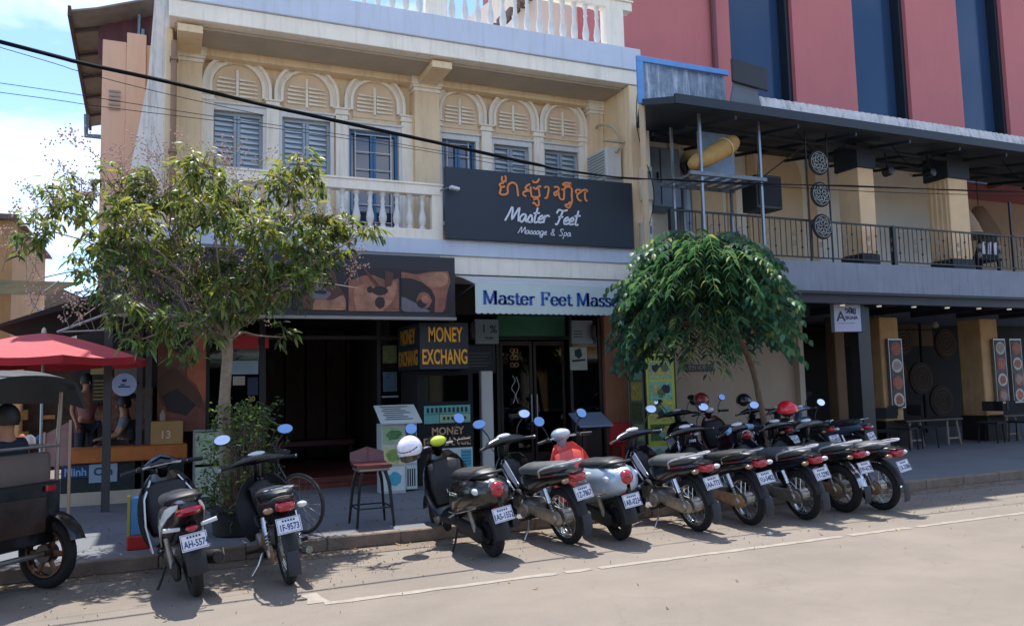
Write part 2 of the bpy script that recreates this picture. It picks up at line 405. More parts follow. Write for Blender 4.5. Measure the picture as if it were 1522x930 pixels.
for x in (.6, 1.615, 2.75, 3.9, 4.43, 5.41, 6.47, 7.44):
    q = B(); q.box(x-.13, x+.13, 13.27, 13.377, 6.33, 6.36); q.box(x-.11, x+.11, 13.29, 13.377, 6.362, 6.42); q.box(x-.14, x+.14, 13.26, 13.377, 6.422, 6.45)
    q.build('impost', creamp, sh, bevel=.003)
    B().box(x-.10, x+.10, 13.30, 13.378, 4.06, 6.328).build('pier', creamp, sh, bevel=.004)
lou = {}
for i, (x0, x1, z0, z1) in enumerate(OP):
    wn = B()
    for bx in ((x0-.07, x1+.07, z1, z1+.10), (x0-.06, x0, z0, z1), (x1, x1+.06, z0, z1)): wn.box(bx[0], bx[1], 13.33, 13.40, bx[2], bx[3])
    wn.box(x0-.09, x1+.09, 13.29, 13.40, z1+.101, z1+.135)
    if i < 2 or i > 2: wn.box(x0-.1, x1+.1, 13.28, 13.40, z0-.07, z0-.001)
    w = wn.build('window', whitep, sh, bevel=.004, label='blue barred door of the balcony' if i == 2 else None)
    col = blueg if i in (2, 3) else greyblue
    B().box(x0+.01, x1-.01, 13.47, 13.49, z0, z1-.002).build('pane', blueglass if i in (2,3) else M('grey_pane', '#8796a0', .25, var=.15, scale=3, coat=.3), w)
    fr = B(); xm = (x0+x1)/2
    for xa in (x0, xm-.055, xm+.002, x1-.05): fr.box(xa+.003, xa+.05, 13.425, 13.455, z0, z1-.003)
    fr.box(x0+.003, x1-.003, 13.42, 13.45, z1-.055, z1-.004); fr.box(x0+.003, x1-.003, 13.42, 13.45, z0, z0+.05)
    fr.build('frame', col, w)
    if i in (2, 3):                                          # security bars
        g = B(); nb = 7
        for k in range(nb):
            z = z0+.1+k*(z1-z0-.16)/(nb-1); g.tube((x0+.12, 13.41, z), (x1-.12, 13.41, z), .008, 5)
        for xx in (x0+.12, x1-.12): g.tube((xx, 13.41, z0), (xx, 13.41, z1), .009, 5)
        g.build('grille', whitep, w)
    else:
        key = round(x1-x0, 2)
        if key not in lou:
            lou[key] = B().prism([(-.5, 0), (.5, 0), (.5, .02), (-.5, .06)], -.004, .03).mesh('slat', M('louvre_glass', '#b3bec4', .3, var=.15, coat=.4))
        nl = int((z1-z0)/.1)
        for k in range(nl):
            z = z0+.07+k*(z1-z0-.12)/nl
            for xa, xb in ((x0+.055, xm-.06), (xm+.055, x1-.055)):
                piece('slat', lou[key], w, ((xa+xb)/2, 13.43, z), rot=(random.uniform(-.14,.10), 0, random.uniform(-.006,.006)), scale=(xb-xa, 1, 1))
# balcony slab and balustrade
b = B(); b.box(0, 8.04, 12.17, 13.38, 3.80, 4.05); b.build('balcony_band', whiteband, sh, bevel=.008)
b = B(); b.box(0, 8.02, 12.22, 13.62, 3.50, 3.797); b.build('balcony_beam', creamp, sh, bevel=.008)
bl = B(); bl.box(.72, 4.16, 12.2, 12.36, 4.052, 4.21); bl.box(.72, 4.16, 12.19, 12.37, 4.78, 4.93); bl.box(.70, 4.17, 12.17, 12.39, 4.931, 4.965)
bl.box(.72, .9, 12.2, 12.36, 4.21, 4.78); bl.box(3.98, 4.16, 12.2, 12.36, 4.21, 4.78)
bls = bl.build('balcony_balustrade', creamp, sh, bevel=.006)
bm_ = baluster_mesh(.57, whitep)
for k in range(14): piece('baluster', bm_, bls, (1.03+k*.2155+random.uniform(-.006,.006), 12.28, 4.21), rot=(random.uniform(-.012,.012), random.uniform(-.015,.015), random.uniform(0,3)))
# roof terrace balustrade
rt = B(); rt.box(.1, 8.0, 12.3, 12.5, 8.60, 8.76); rt.box(.08, 8.02, 12.27, 12.53, 8.761, 8.80)
for x0, x1 in ((.1,.45),(3.98,4.33),(7.42,7.8)): rt.box(x0, x1, 12.29, 12.51, 7.822, 8.599)
rts = rt.build('roof_balustrade', creamp, sh, bevel=.008)
b2 = baluster_mesh(.78, whitep)
for k in range(15): piece('baluster', b2, rts, (.58+k*.235, 12.4, 7.822))
for k in range(13): piece('baluster', b2, rts, (4.45+k*.236, 12.4, 7.822))
# penthouse stair room behind the balustrade
b = B(); b.prism([(14.6, 7.82), (18, 7.82), (18, 10.6), (14.6, 10.0)], 6.6, 9.3, 'x'); b.build('stair_room', M('pinkish_render', '#e2ccb6', .8, var=.06, streak=.15, dirt=(.4,.3,.25)), sh)
b = B()
for k in range(9): b.box(5.2+k*.2, 5.42+k*.2, 14.35, 14.59, 8.1+k*.2, 8.16+k*.2); b.box(5.2+k*.2, 5.24+k*.2, 14.35, 14.59, 7.9+k*.2, 8.1+k*.2)
b.build('steel_stair', M('rusty_steel', '#6b5044', .7, var=.3, scale=12), sh)
# stained white flank and brown rain pipe on the left corner
ws = M('stained_whitewash', '#e2dbcf', .8, var=.12, scale=4, streak=.75, dirt=(.22,.19,.16), bump=.3)
b = B(); b.prism([(-.13, 8.4), (.07, 8.4), (.05, 7.0), (.04, 3.6), (-.62, 3.6), (-.45, 5.0), (-.25, 6.3)], 12.62, 12.75); b.build('flank_wall', ws, sh)
b = B(); b.sweep([(.10, 12.52, 3.6), (.10, 12.52, 6.9)], .045, 10); b.box(.04,.16,12.46,12.6,5.2,5.24); b.box(.04,.16,12.46,12.6,6.6,6.64); b.build('rain_pipe', M('brown_pipe', '#8f6f55', .6, var=.15), sh, smooth=40)
# ground floor: room, shopfronts
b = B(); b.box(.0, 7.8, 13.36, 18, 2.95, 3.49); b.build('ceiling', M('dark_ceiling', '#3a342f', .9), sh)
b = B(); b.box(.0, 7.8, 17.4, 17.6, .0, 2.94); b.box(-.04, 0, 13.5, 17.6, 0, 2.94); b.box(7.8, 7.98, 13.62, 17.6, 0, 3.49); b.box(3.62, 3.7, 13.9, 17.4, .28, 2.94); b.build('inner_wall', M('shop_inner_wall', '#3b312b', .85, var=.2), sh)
b = B(); b.box(.0, 7.8, 13.2, 17.4, .02, .28); b.build('shop_floor', redtile, sh, bevel=.01)
for bx in ((1.4, 3.55), (5.0, 7.6)): B().box(bx[0], bx[1], 12.98, 13.197, .02, .2).build('step', redtile, sh, bevel=.01)
b = B(); b.box(7.69, 8.17, 13.22, 13.6, .02, 3.49); b.build('corner_pier', M('salmon_pier', '#a87458', .8, var=.15, scale=3, streak=.3), sh, bevel=.01)
# black metal shopfront left: glass, posts, open doorway
sf = B()
for x in (.62, 1.42, 3.32, 4.62, 5.5, 6.98, 7.6): sf.box(x, x+.06, 13.3, 13.36, .28, 2.94)
sf.box(.62, 7.66, 13.31, 13.35, 2.5, 2.56); sf.box(.62, 1.42, 13.31, 13.35, .95, 1.0); sf.box(1.48,1.52,13.32,13.35,.28,2.94)
fo = sf.build('shopfront_frame', black, sh)
B().box(.68, 1.42, 13.32, 13.33, 1.0, 2.5).build('glass_panel', darkglass, fo)
B().box(3.38, 4.62, 13.32, 13.33, .3, 2.5).build('glass_panel', darkglass, fo)
B().box(7.04, 7.6, 13.32, 13.33, .3, 2.5).build('glass_panel', darkglass, fo)
B().box(.66, 1.42, 13.31, 13.34, .28, .95).build('stall_riser', blackmat, fo)
# second doorway with double glass doors and a green lit-looking transom board
dr = B()
for x0, x1 in ((5.62, 6.26), (6.29, 6.93)):
    for bx in ((x0, x0+.05, .3, 2.48), (x1-.05, x1, .3, 2.48), (x0+.05, x1-.05, .3, .45), (x0+.05, x1-.05, 2.4, 2.48)): dr.box(bx[0], bx[1], 13.42, 13.46, bx[2], bx[3])
do = dr.build('door', darkwood, sh)
B().box(5.67, 6.21, 13.435, 13.445, .45, 2.4).build('pane', darkglass, do); B().box(6.34, 6.88, 13.435, 13.445, .45, 2.4).build('pane', darkglass, do)
B().tube((6.22, 13.39, 1.0), (6.22, 13.39, 1.5), .014).tube((6.33, 13.39, 1.0), (6.33, 13.39, 1.5), .014).build('handle', steel, do)
# wooden wall slats and benches inside
b = B()
for k in range(9): b.box(1.9+k*.42, 2.28+k*.42, 16.9, 16.95, .3, 2.9)
b.build('timber_panelling', M('timber_panel', '#4a3a30', .7, var=.25, scale=5), sh)
# ------------------------------------------------------------------ stroke lettering
def strokes(b, lines, f, r, n=6, k=3, flat=.6):
    for ln in lines:
        pts = smoothpath([f(*p) for p in ln], k); b.sweep(pts, [(r, r*flat)]*len(pts), n, up=(0,1,0))
CUR = {'M': ([[(0,0),(.3,.8),(.62,1.85),(.78,1.3),(.85,.2),(1.3,1.25),(1.6,1.8),(1.63,1),(1.78,0)]], 1.85),
 'a': ([[(.8,.9),(.4,1),(.05,.5),(.2,.02),(.5,.1),(.83,.9),(.83,.15),(1.08,.05)]], 1.0),
 's': ([[(0,0),(.42,1),(.7,.4),(.5,0),(.1,.1)],[(.5,.05),(.85,.1)]], .8),
 't': ([[(.38,1.95),(.22,.4),(.35,0),(.65,.12)],[(-.05,1.2),(.75,1.3)]], .66),
 'e': ([[(.05,.35),(.6,.6),(.5,1),(.1,.6),(.2,.05),(.78,.15)]], .75),
 'r': ([[(.1,0),(.12,.6),(.15,1.05)],[(.13,.6),(.3,.95),(.6,1.05),(.72,.85)]], .78),
 'F': ([[(.0,1.4),(.2,1.9),(.8,1.8),(1.4,1.95)],[(.8,1.82),(.55,.8),(.3,-.05),(.0,.05)],[(.3,.95),(.95,1.0)]], 1.1),
 'g': ([[(.8,.9),(.4,1),(.05,.5),(.3,0),(.7,.3),(.85,.95),(.7,-.6),(.3,-.7),(.1,-.4),(1.0,.1)]], 1.0),
 '&': ([[(1.1,.35),(.6,0),(.1,.4),(.8,1.2),(.6,1.7),(.3,1.4),(.9,.2),(1.15,0)]], 1.3),
 'S': ([[(1,1.6),(.6,1.9),(.2,1.5),(.8,.8),(.7,.1),(0,.1)]], 1.15),
 'p': ([[(.25,1),(.05,-.8)],[(.15,.6),(.5,1.05),(.8,.7),(.6,.1),(.15,.1)]], .95), ' ': ([], .9)}
def cursive(b, s, x, y, z, h, r, slant=.22, wide=1.):
    for ch in s:
        ls, ad = CUR[ch]
        strokes(b, ls, lambda u, v, x=x: (x+(u*wide+v*slant)*h, y, z+v*h), r)
        x += ad*h*wide
    return x
# high contrast serif capitals and lower case drawn with a broad pen (width follows stroke direction)
def pen(b, pts, y0, y1, thick, thin, f):
    P = [Vector((p[0], p[1])) for p in pts]
    for i in range(len(P)-1):
        a, c = P[i], P[i+1]; d = c-a
        if d.length < 1e-6: continue
        w = thin+(thick-thin)*abs(d.y)/d.length; nrm = Vector((-d.y, d.x)).normalized()*w/2; e = d.normalized()*w*.12
        q = [a-nrm-e, a+nrm-e, c+nrm+e, c-nrm+e]
        b.prism([f(*p) for p in q], y0, y1)
def arcp(cx, cy, rx, ry, a0, a1, n=14): return [(cx+rx*math.cos(R(a0+(a1-a0)*i/n)), cy+ry*math.sin(R(a0+(a1-a0)*i/n))) for i in range(n+1)]
def ser(x, y, w=.22): return [(x-w/2, y), (x+w/2, y)]
SER = {'M': ([[(.13,0),(.13,1)],[(.16,1),(.5,.08)],[(.5,.05),(.84,1)],[(.88,0),(.88,1)],[(.9,0),(.9,1)]], [(.13,0,.26),(.89,0,.34),(.1,1,.2),(.9,1,.24)], 1.08),
 'F': ([[(.2,0),(.2,1)],[(.2,.97),(.7,.97)],[(.2,.52),(.52,.52)],[(.68,.97),(.7,.74)],[(.52,.62),(.52,.42)]], [(.2,0,.34),(.16,1,.24)], .8),
 'a': ([arcp(.3,.46,.2,.2,150,0)+[(.5,.1)], [(.5,.3),(.5,.02)], arcp(.27,.2,.2,.19,70,330,16), [(.5,.06),(.62,.03)]], [], .64),
 's': ([arcp(.27,.5,.17,.15,20,260,12)+arcp(.25,.17,.19,.17,80,-160,12)], [], .52),
 't': ([[(.2,.85),(.2,.14)], arcp(.33,.14,.13,.13,180,330,8), [(.02,.62),(.4,.62)]], [], .44),
 'e': ([arcp(.3,.33,.24,.32,5,330,22), [(.08,.36),(.54,.36)]], [], .6),
 'r': ([[(.16,0),(.16,.62)], arcp(.33,.44,.17,.19,160,50,8)], [(.16,0,.3),(.1,.63,.16)], .5),
 'g': ([arcp(.28,.43,.2,.22,0,360,20), arcp(.28,-.1,.23,.13,0,360,20), [(.15,.2),(.15,.04)], [(.4,.6),(.56,.66)]], [], .6), ' ': ([], [], .34)}
def serif(b, s, x0, x1, y0, y1, z, hgt):
    tot = sum(SER[c][2] for c in s); k = (x1-x0)/tot; x = x0
    for c in s:
        ls, se, ad = SER[c]; f = lambda u, v, x=x: (x+u*k, z+v*hgt)
        for ln in ls: pen(b, ln, y0, y1, .18, .07, f)
        for sx, sy, w in se: b.prism([f(sx-w/2, sy-.03 if sy > .5 else sy), f(sx+w/2, sy-.03 if sy > .5 else sy), f(sx+w/2, sy if sy > .5 else sy+.035), f(sx-w/2, sy if sy > .5 else sy+.035)], y0-.001, y1)
        x += ad*k

# ------------------------------------------------------------------ big dark balcony sign
orange = M('orange_sign_letter', '#e08a4c', .5, var=.1, scale=20); wl = M('white_sign_letter', '#d9dbe0', .5, var=.05)
t = thing('sign_board', 'large dark slate sign board with orange Khmer and white script letters on balcony', 'sign', (5.93, 12.1, 4.02))
b = B().box(4.17, 7.70, 12.06, 12.16, 4.055, 5.235); b.build('board', M('slate_board', '#26303a', .55, var=.06, scale=1.5), t, bevel=.006)
KH = [[(335,315),(305,318),(295,338),(318,350),(345,345)],[(308,352),(300,385),(293,405),(315,418),(350,416),(372,398),(370,360),(378,340)],
 [(372,345),(395,318),(430,312),(458,335),(466,380),(470,432)],[(322,255),(317,275),(318,298)],[(345,248),(356,265),(352,298)],[(312,300),(362,300)],
 [(585,325),(560,335),(540,362),(562,374),(580,385),(548,385),(522,398),(520,420),(545,434)],[(590,345),(592,400),(600,435),(640,441),(670,432),(668,390),(660,345),(686,345)],
 [(610,352),(640,366),(660,345)],[(605,500),(618,490),(635,510),(650,520),(662,505),(660,465),(640,455),(612,464)],[(608,290),(625,308),(655,300),(672,272)],
 [(715,355),(738,345),(757,357),(750,400),(737,447),(716,446)],
 [(805,350),(835,345),(850,365),(830,388),(805,402),(812,425),(835,410)],[(845,370),(848,430),(865,458),(890,455),(895,400),(893,375),(870,365)],
 [(893,378),(910,347),(945,345),(965,365),(962,420),(965,468)],[(965,470),(955,500),(935,536),(912,527),(903,512),(930,503),(948,480)],
 [(880,328),(900,311),(935,308),(955,330),(888,330)],[(952,300),(956,335)],
 [(1005,402),(1000,378),(1025,368),(1052,384),(1030,397),(1010,422),(1020,460),(1046,472)],[(1050,386),(1066,372),(1095,370),(1102,388)],[(1085,388),(1078,420),(1085,466),(1100,471)]]
def khf(cx, cy):
    px = 690+cx/5.81; py = 220+cy/5.81
    X = 5.08+(px-738)*.01196+(px-738)*(px-882)*9e-6
    return (X, 12.045, 5.16-(py-262-(px-738)*.0745)*.01105)
b = B(); strokes(b, KH, khf, .019, n=6, k=3); b.build('khmer_lettering', orange, t)
b = B(); cursive(b, 'Master Feet', 5.19, 12.045, 4.40, .130, .0175, wide=1.06); b.build('script_lettering', wl, t)
b = B(); cursive(b, 'Massage & Spa', 5.42, 12.05, 4.20, .062, .0075, wide=1.2); b.build('small_lettering', wl, t)
# flood lamp over the sign corner
t = thing('flood_lamp', 'small grey flood lamp on arm at left edge of the slate sign', 'lamp', (4.2, 12.0, 4.85))
b = B(); b.tube((4.12, 12.18, 4.86), (4.2, 11.95, 4.87), .015); b.build('arm', steel, t)
b = B(); b.cbox((4.27, 11.93, 4.85), (.16, .09, .05), (0, .15, .1)); b.build('lamp_head', M('lamp_grey', '#c8ccd0', .4), t, bevel=.01)

# ------------------------------------------------------------------ picture helper: flat shapes on a board
def pic(parent, x0, x1, z0, z1, y, bg, shapes, name='picture'):
    """a printed picture: panel with flat shapes; shape = (material, [(u, v)...]) in 0..1"""
    p = B().box(x0, x1, y, y+.012, z0, z1).build(name, bg, parent)
    for i, (m, pts) in enumerate(shapes):
        if 5 < len(pts) < 13:
            q_ = smoothpath([(a_, 0, b_) for a_, b_ in pts]+[(pts[0][0], 0, pts[0][1])], 3)[:-1]; pts = [(v_.x, v_.z) for v_ in q_]
        yy = y-.002-.0015*i
        B().prism([(x0+max(0,min(1,u))*(x1-x0), z0+max(0,min(1,v))*(z1-z0)) for u, v in pts], yy, yy+.001).build('print', m, p)
    return p
def blob(cx, cy, rx, ry, n=14, j=.08, seed=0):
    rg = random.Random(seed or int(cx*1000+cy*77)); return [(cx+rx*math.cos(6.283*i/n)*(1+rg.uniform(-j, j)), cy+ry*math.sin(6.283*i/n)*(1+rg.uniform(-j, j))) for i in range(n)]
sk1 = M('print_skin', '#8c5843', .5, var=.5, scale=4); sk2 = M('print_skin_light', '#a8765c', .5, var=.5, scale=5); sk3 = M('print_skin_dark', '#573429', .5, var=.3, scale=4)
pdk = M('print_dark', '#241d20', .5, var=.3, scale=5); pgr = M('print_grey', '#6a6a70', .5, var=.3, scale=6)
# ------------------------------------------------------------------ long dark fascia with massage pictures
t = thing('picture_fascia', 'long black shop fascia with three massage pictures behind the flowering tree', 'sign', (1.7, 11.7, 2.7))
b = B(); b.box(-.72, 4.17, 11.7, 11.78, 2.75, 3.68); b.build('board', M('fascia_print', '#2a2a30', .5, var=.12, scale=2), t, bevel=.004)
b = B(); b.box(-.72, 4.17, 11.66, 11.8, 2.70, 2.745); b.box(-.72, 4.0, 11.9, 12.16, 3.66, 3.74); b.build('metal_trim', M('trim_metal', '#8c8a86', .4, metal=.6), t)
b = B(); b.box(-.72, -.6, 11.79, 12.16, 2.75, 3.64); b.box(4.05, 4.165, 11.79, 12.16, 2.75, 3.64); b.build('return_panel', blackmat, t)
pic(t, 3.30, 4.09, 2.82, 3.46, 11.685, pdk, [(pgr, [(0,.05),(0,.35),(.3,.2),(.55,.03),(.5,0),(.1,0)]), (sk1, [(.0,.8),(.0,.95),(.3,.9),(.62,.98),(.95,1),(1,.75),(.92,.45),(.88,.1),(.82,0),(.66,0),(.68,.35),(.6,.55),(.4,.72),(.2,.8)]), (sk2, [(.35,.85),(.6,.95),(.9,.95),(.93,.7),(.7,.6),(.5,.65)]), (sk1, blob(.45,.28,.15,.2)), (pdk, blob(.4,.2,.1,.1)), (sk2, blob(.47,.3,.07,.1))])
pic(t, 2.50, 3.26, 2.82, 3.47, 11.685, sk1, [(pdk, [(0,1),(1,1),(1,.78),(.7,.75),(.4,.85),(0,.7)]), (sk2, [(.15,0),(.1,.45),(.3,.62),(.6,.55),(.95,.7),(.9,.3),(.7,.05),(.6,0)]), (pdk, blob(.62,.48,.16,.11)), (pdk, blob(.62,.2,.1,.14)), (pdk, blob(.42,.5,.06,.08)), (sk3, [(.72,.95),(.9,.9),(.85,.6),(.72,.55)]), (sk3, [(.25,1),(.32,1),(.6,.62),(.55,.58)])])
pic(t, 1.70, 2.46, 2.83, 3.45, 11.685, pdk, [(sk3, [(.1,.0),(.3,.55),(.4,.95),(.5,.6),(.75,.95),(.85,.6),(1,.3),(1,0)]), (sk2, [(.35,0),(.45,.3),(.7,.22),(.95,.35),(1,.05),(.9,0)]), (pgr, [(.3,.35),(.42,.5),(.48,.95),(.58,.95),(.6,.5),(.72,.4),(.6,.25),(.42,.25)]), (pdk, blob(.52,.42,.12,.05))])
pic(t, .95, 1.6, 2.84, 3.44, 11.685, pdk, [(sk3, blob(.4,.4,.3,.3)), (sk1, blob(.7,.3,.2,.2))])
text('S', .42, M('grey_letter', '#a9a6a3', .5), t, (-.48, 11.68, 3.30), bold=.004)

# ------------------------------------------------------------------ white canvas awning with blue serif lettering
t = thing('canvas_awning', 'pale canvas awning lettered Master Feet Massage in blue over the glass door', 'awning', (5.8, 12.1, 3.3))
b = B(); b.sheet([[(x, 12.2, 3.47), (x, 11.78, 3.37), (x, 11.32, 3.235)] for x in [4.35+i*.27 for i in range(13)]], .012); b.build('canvas_top', M('awning_canvas', '#c7c9c4', .85, var=.08, scale=4, streak=.15, dirt=(.3,.28,.24)), t, smooth=60)
v = []; n = 96
pts = [(4.35, 3.235)]+[(7.6, 3.235)]+[(7.6-i*(3.25/n), 2.785-.016*abs(math.sin(i*math.pi/3))) for i in range(n+1)]
B().prism(pts, 11.3, 11.308).build('valance', M('valance_canvas', '#c3d3cf', .85, var=.05, scale=2, bump=.2, bscale=7), t)
b = B(); serif(b, 'Master Feet Massage', 4.47, 7.16, 11.290, 11.2995, 2.92, .205); b.build('lettering', M('blue_letter', '#2a57a6', .6, var=.1), t)
b = B(); b.tube((4.36, 12.2, 3.1), (4.36, 11.34, 3.22), .016).tube((7.58, 12.2, 3.1), (7.58, 11.34, 3.22), .016).tube((4.34, 11.32, 3.22), (7.6, 11.32, 3.22), .014); b.build('frame', steel, t)
B().prism([(4.2, 3.4), (4.2, 2.75), (4.34, 2.75), (4.34, 3.3)], 12.25, 12.3).build('side_panel', blackmat, t)

# ------------------------------------------------------------------ money exchange box sign (two lettered faces)
yel = M('yellow_letter', '#e9ab2e', .5, var=.1, scale=15); ylo = M('red_outline_letter', '#7a2e16', .5)
t = thing('box_sign', 'dark projecting box sign lettered MONEY EXCHANG in yellow on two faces', 'sign', (4.1, 12.0, 2.0))
b = B(); b.box(3.68, 4.49, 12.0, 13.28, 1.95, 2.69); b.build('box', blueblack, t, bevel=.01)
for dy, mt, bo in ((-.004, ylo, .012), (-.009, yel, .003)):
    fit_text('MONEY', .56+bo, .235+bo, mt, t, (4.10, 12.0+dy, 2.50), bold=bo); fit_text('EXCHANG', .74+bo, .235+bo, mt, t, (4.085, 12.0+dy, 2.15), bold=bo)
for s_, z, w in (('MONEY', 2.50, .86), ('EXCHANG', 2.15, 1.08)):
    fit_text(s_, w, .25, M('yellow_letter_darker', '#b9852c', .5, var=.2, scale=15), t, (3.674, 12.66, z), rot=(math.pi/2, 0, -math.pi/2), bold=.008)  # side face letters in a darker, mottled yellow
# exchange booth under it
t = thing('exchange_booth', 'black money exchange booth with rate boards under the projecting box sign', 'booth', (4.2, 12.6, .13))
b = B(); b.box(3.72, 4.66, 12.3, 12.35, .13, 1.44); b.box(3.72, 3.77, 12.35, 13.28, .13, 1.94); b.box(4.61, 4.66, 12.35, 13.28, .13, 1.94); b.box(3.72, 4.66, 12.3, 12.35, 1.86, 1.94); b.box(3.72, 3.8, 12.3, 12.35, 1.44, 1.86); b.box(4.58, 4.66, 12.3, 12.35, 1.44, 1.86); b.box(3.74, 4.64, 12.36, 13.2, 1.0, 1.04)
bo = b.build('booth_body', blackmat, t, bevel=.006)
B().box(3.8, 4.58, 12.315, 12.322, 1.44, 1.86).build('glass_panel', darkglass, t)
tq = M('rate_turquoise', '#5fa8a0', .4, var=.15, scale=12); tg = M('rate_green', '#9db38a', .4, var=.2, scale=14); wb = M('rate_white', '#c7d4cf', .4, var=.1, scale=10); tb = M('rate_blue', '#4aa3b8', .4, var=.15, scale=10)
ink = M('print_ink', '#1b2a33', .6)
rbd = B().box(3.82, 4.60, 12.285, 12.298, 1.10, 1.38).build('rate_board', tq, t)
B().box(4.08, 4.59, 12.279, 12.284, 1.115, 1.24).build('print', tg, rbd); b = B()
for k in range(10): b.box(3.86+k*.072, 3.9+k*.072, 12.277, 12.2785, 1.27, 1.35)
b.box(3.83, 4.59, 12.276, 12.2785, 1.242, 1.248); b.box(4.07, 4.075, 12.276, 12.2785, 1.11, 1.37)
for k in range(6): b.box(4.13+k*.07, 4.17+k*.07, 12.276, 12.2785, 1.15, 1.20)
b.build('print', ink, rbd)
gl = M('tan_letter', '#b79573', .5, var=.1)
text('MONEY', .165, gl, t, (4.21, 12.29, .97), bold=.004, width=.95); text('EXCHANGE', .175, gl, t, (4.20, 12.29, .80), bold=.004, width=.86)
pb = B().box(4.02, 4.62, 12.27, 12.298, .16, .70).build('poster_board', wb, t)
b = B(); b.box(4.42, 4.6, 12.264, 12.269, .2, .67); b.build('print', tb, pb)
b = B()
for k in range(9): b.box(4.44, 4.58, 12.26, 12.2635, .24+k*.048, .25+k*.048)
for k in range(8): b.box(4.06, 4.38-.03*(k % 3), 12.264, 12.2695, .22+k*.055, .232+k*.055)
b.build('print', ink, pb)
# white rate column beside the doorway
t = thing('display_column', 'two sided pale display stand with price posters beside the tall bar stool', 'stand', (3.2, 12.0, .13))
pf = M('pale_frame', '#b9c0bc', .5, var=.1)
b = B(); b.box(2.98, 3.34, 11.7, 12.0, .13, 1.15); b.box(3.36, 3.55, 11.8, 12.1, .16, 1.15); cb = b.build('cabinet', pf, t, bevel=.006)
b = B(); b.prism([(11.62, 1.15), (11.62, 1.17), (12.05, 1.42), (12.05, 1.40)], 2.95, 3.58, 'x'); tp = b.build('sloping_top', pf, t)
b = B()
for k in range(7):
    y = 11.68+k*.05; z = 1.175+(y-11.62)*.581; b.add([(3.03+.03*(k % 2), y, z+.007), (3.46-.06*(k % 3), y, z+.007), (3.46-.06*(k % 3), y+.014, z+.015), (3.03+.03*(k % 2), y+.014, z+.015)], [(0,1,2,3)])
b.build('print', ink, tp)
for i, (z0, z1) in enumerate(((.86,1.1),(.55,.82),(.17,.51))):
    p = B().box(3.0, 3.32, 11.688, 11.698, z0, z1).build('poster', (tg, M('poster_yellow', '#c5c08a', .5, var=.3, scale=14), wb)[i], t)
    B().prism([(3.02+u*.28, z0+.02+v*(z1-z0-.04)) for u, v in blob(.5,.5,.42,.38,j=.25,seed=i+5)], 11.684, 11.6875).build('print', (M('leaf_print', '#4f7a4a', .5, var=.4, scale=20), M('leaf_print2', '#7f9a50', .5, var=.4, scale=20), tb)[i], p)
    q = B().box(3.375, 3.535, 11.788, 11.798, z0, z1).build('poster', (pgr, wb, wb)[i], t)
    b = B()
    for k in range(4): b.box(3.39+k*.035, 3.41+k*.035, 11.784, 11.7875, z0+.04, z1-.04)
    b.build('print', ink, q)
t = thing('white_post', 'narrow white panel standing upright left of the glass double door', 'post', (5.1, 12.8, .13))
B().box(5.0, 5.22, 12.8, 12.92, .13, 1.93).build('panel', M('white_panel', '#cfd0c8', .5, var=.05, scale=2, streak=.1, dirt=(.4,.38,.33)), t, bevel=.012)
# hanging square signs at each side of the second door with dark ovals
for x, lab in ((5.17, 'grey square sign with percent figure left of the green transom'), (7.05, 'grey square sign with small print right of the green transom')):
    t = thing('hanging_sign', lab, 'sign', (x, 12.9, 2.55)); sg = B().box(x-.22, x+.22, 12.9, 12.94, 2.4, 2.83).build('board', M('grey_sign', '#7d8b8c', .5, var=.08), t, bevel=.006)
    if x < 6:
        text('1', .2, ink, t, (x-.06, 12.895, 2.66)); text('%', .2, ink, t, (x+.12, 12.895, 2.65)); text('THAI', .07, ink, t, (x+.03, 12.895, 2.5))
    else:
        b = B()
        for k in range(3): b.box(x-.18, x+.0, 12.895, 12.899, 2.62-k*.05, 2.635-k*.05)
        b.build('print', ink, t)
    ov = B(); ov.ell((x+(-.29 if x < 6 else .2), 12.85, 2.62), (.055, .04, .17)); ov.build('wooden_mask', darkwood, t, smooth=60)
t = thing('transom_board', 'green board across the top of the glass double door', 'sign', (6.2, 13.2, 2.6))
B().box(5.5, 6.85, 13.2, 13.25, 2.56, 2.93).build('board', M('green_board', '#2f6b4b', .4, var=.3, scale=2), t)
# poster, notices on the glass
t = thing('window_notice', 'white photo notice taped on the glass right of the door', 'notice', (7.2, 13.25, 2.0))
B().box(6.98, 7.34, 13.28, 13.29, 1.93, 2.36).build('paper', M('notice_paper', '#a9b3a6', .5, var=.12, scale=8), t); b = B(); b.prism([(7.08,2.3),(7.2,2.34),(7.24,2.2),(7.16,2.14),(7.08,2.2)], 13.274, 13.279); b.prism([(7.02,2.12),(7.3,2.14),(7.3,2.10),(7.02,2.08)], 13.274, 13.279); b.build('print', ink, t)
t = thing('door_decal', 'orange line drawing decal on the dark glass left of the double door', 'decal', (5.8, 13.28, 1.6))
b = B()
for k in range(3): b.torus((5.80, 13.285, 2.30-k*.13), .035, .008, n=14, m=5); b.torus((5.88, 13.285, 2.30-k*.13), .035, .008, n=14, m=5)
b.build('print', M('decal_orange', '#a8714f', .5), t)
b = B(); strokes(b, [[(0,0),(.1,.3),(-.05,.55),(.1,.8),(.0,1.0)],[(.2,0),(.12,.3),(.25,.6),(.15,.95)]], lambda u, v: (5.8+u*.5, 13.285, 1.35+v*.5), .008); b.build('print', M('decal_white', '#a5abb0', .5), t)
t = thing('info_board', 'black notice of pale text lines beside the white panel', 'notice', (5.1, 13.1, 2.1)); B().box(4.78, 5.4, 13.1, 13.12, 1.9, 2.4).build('board', M('dark_notice', '#172029', .4), t)
b = B()
for k in range(5): b.box(4.9, 5.3-.05*(k % 3), 13.094, 13.099, 2.24-k*.055, 2.252-k*.055)
b.build('print', M('faint_print', '#5d6462', .5), t)
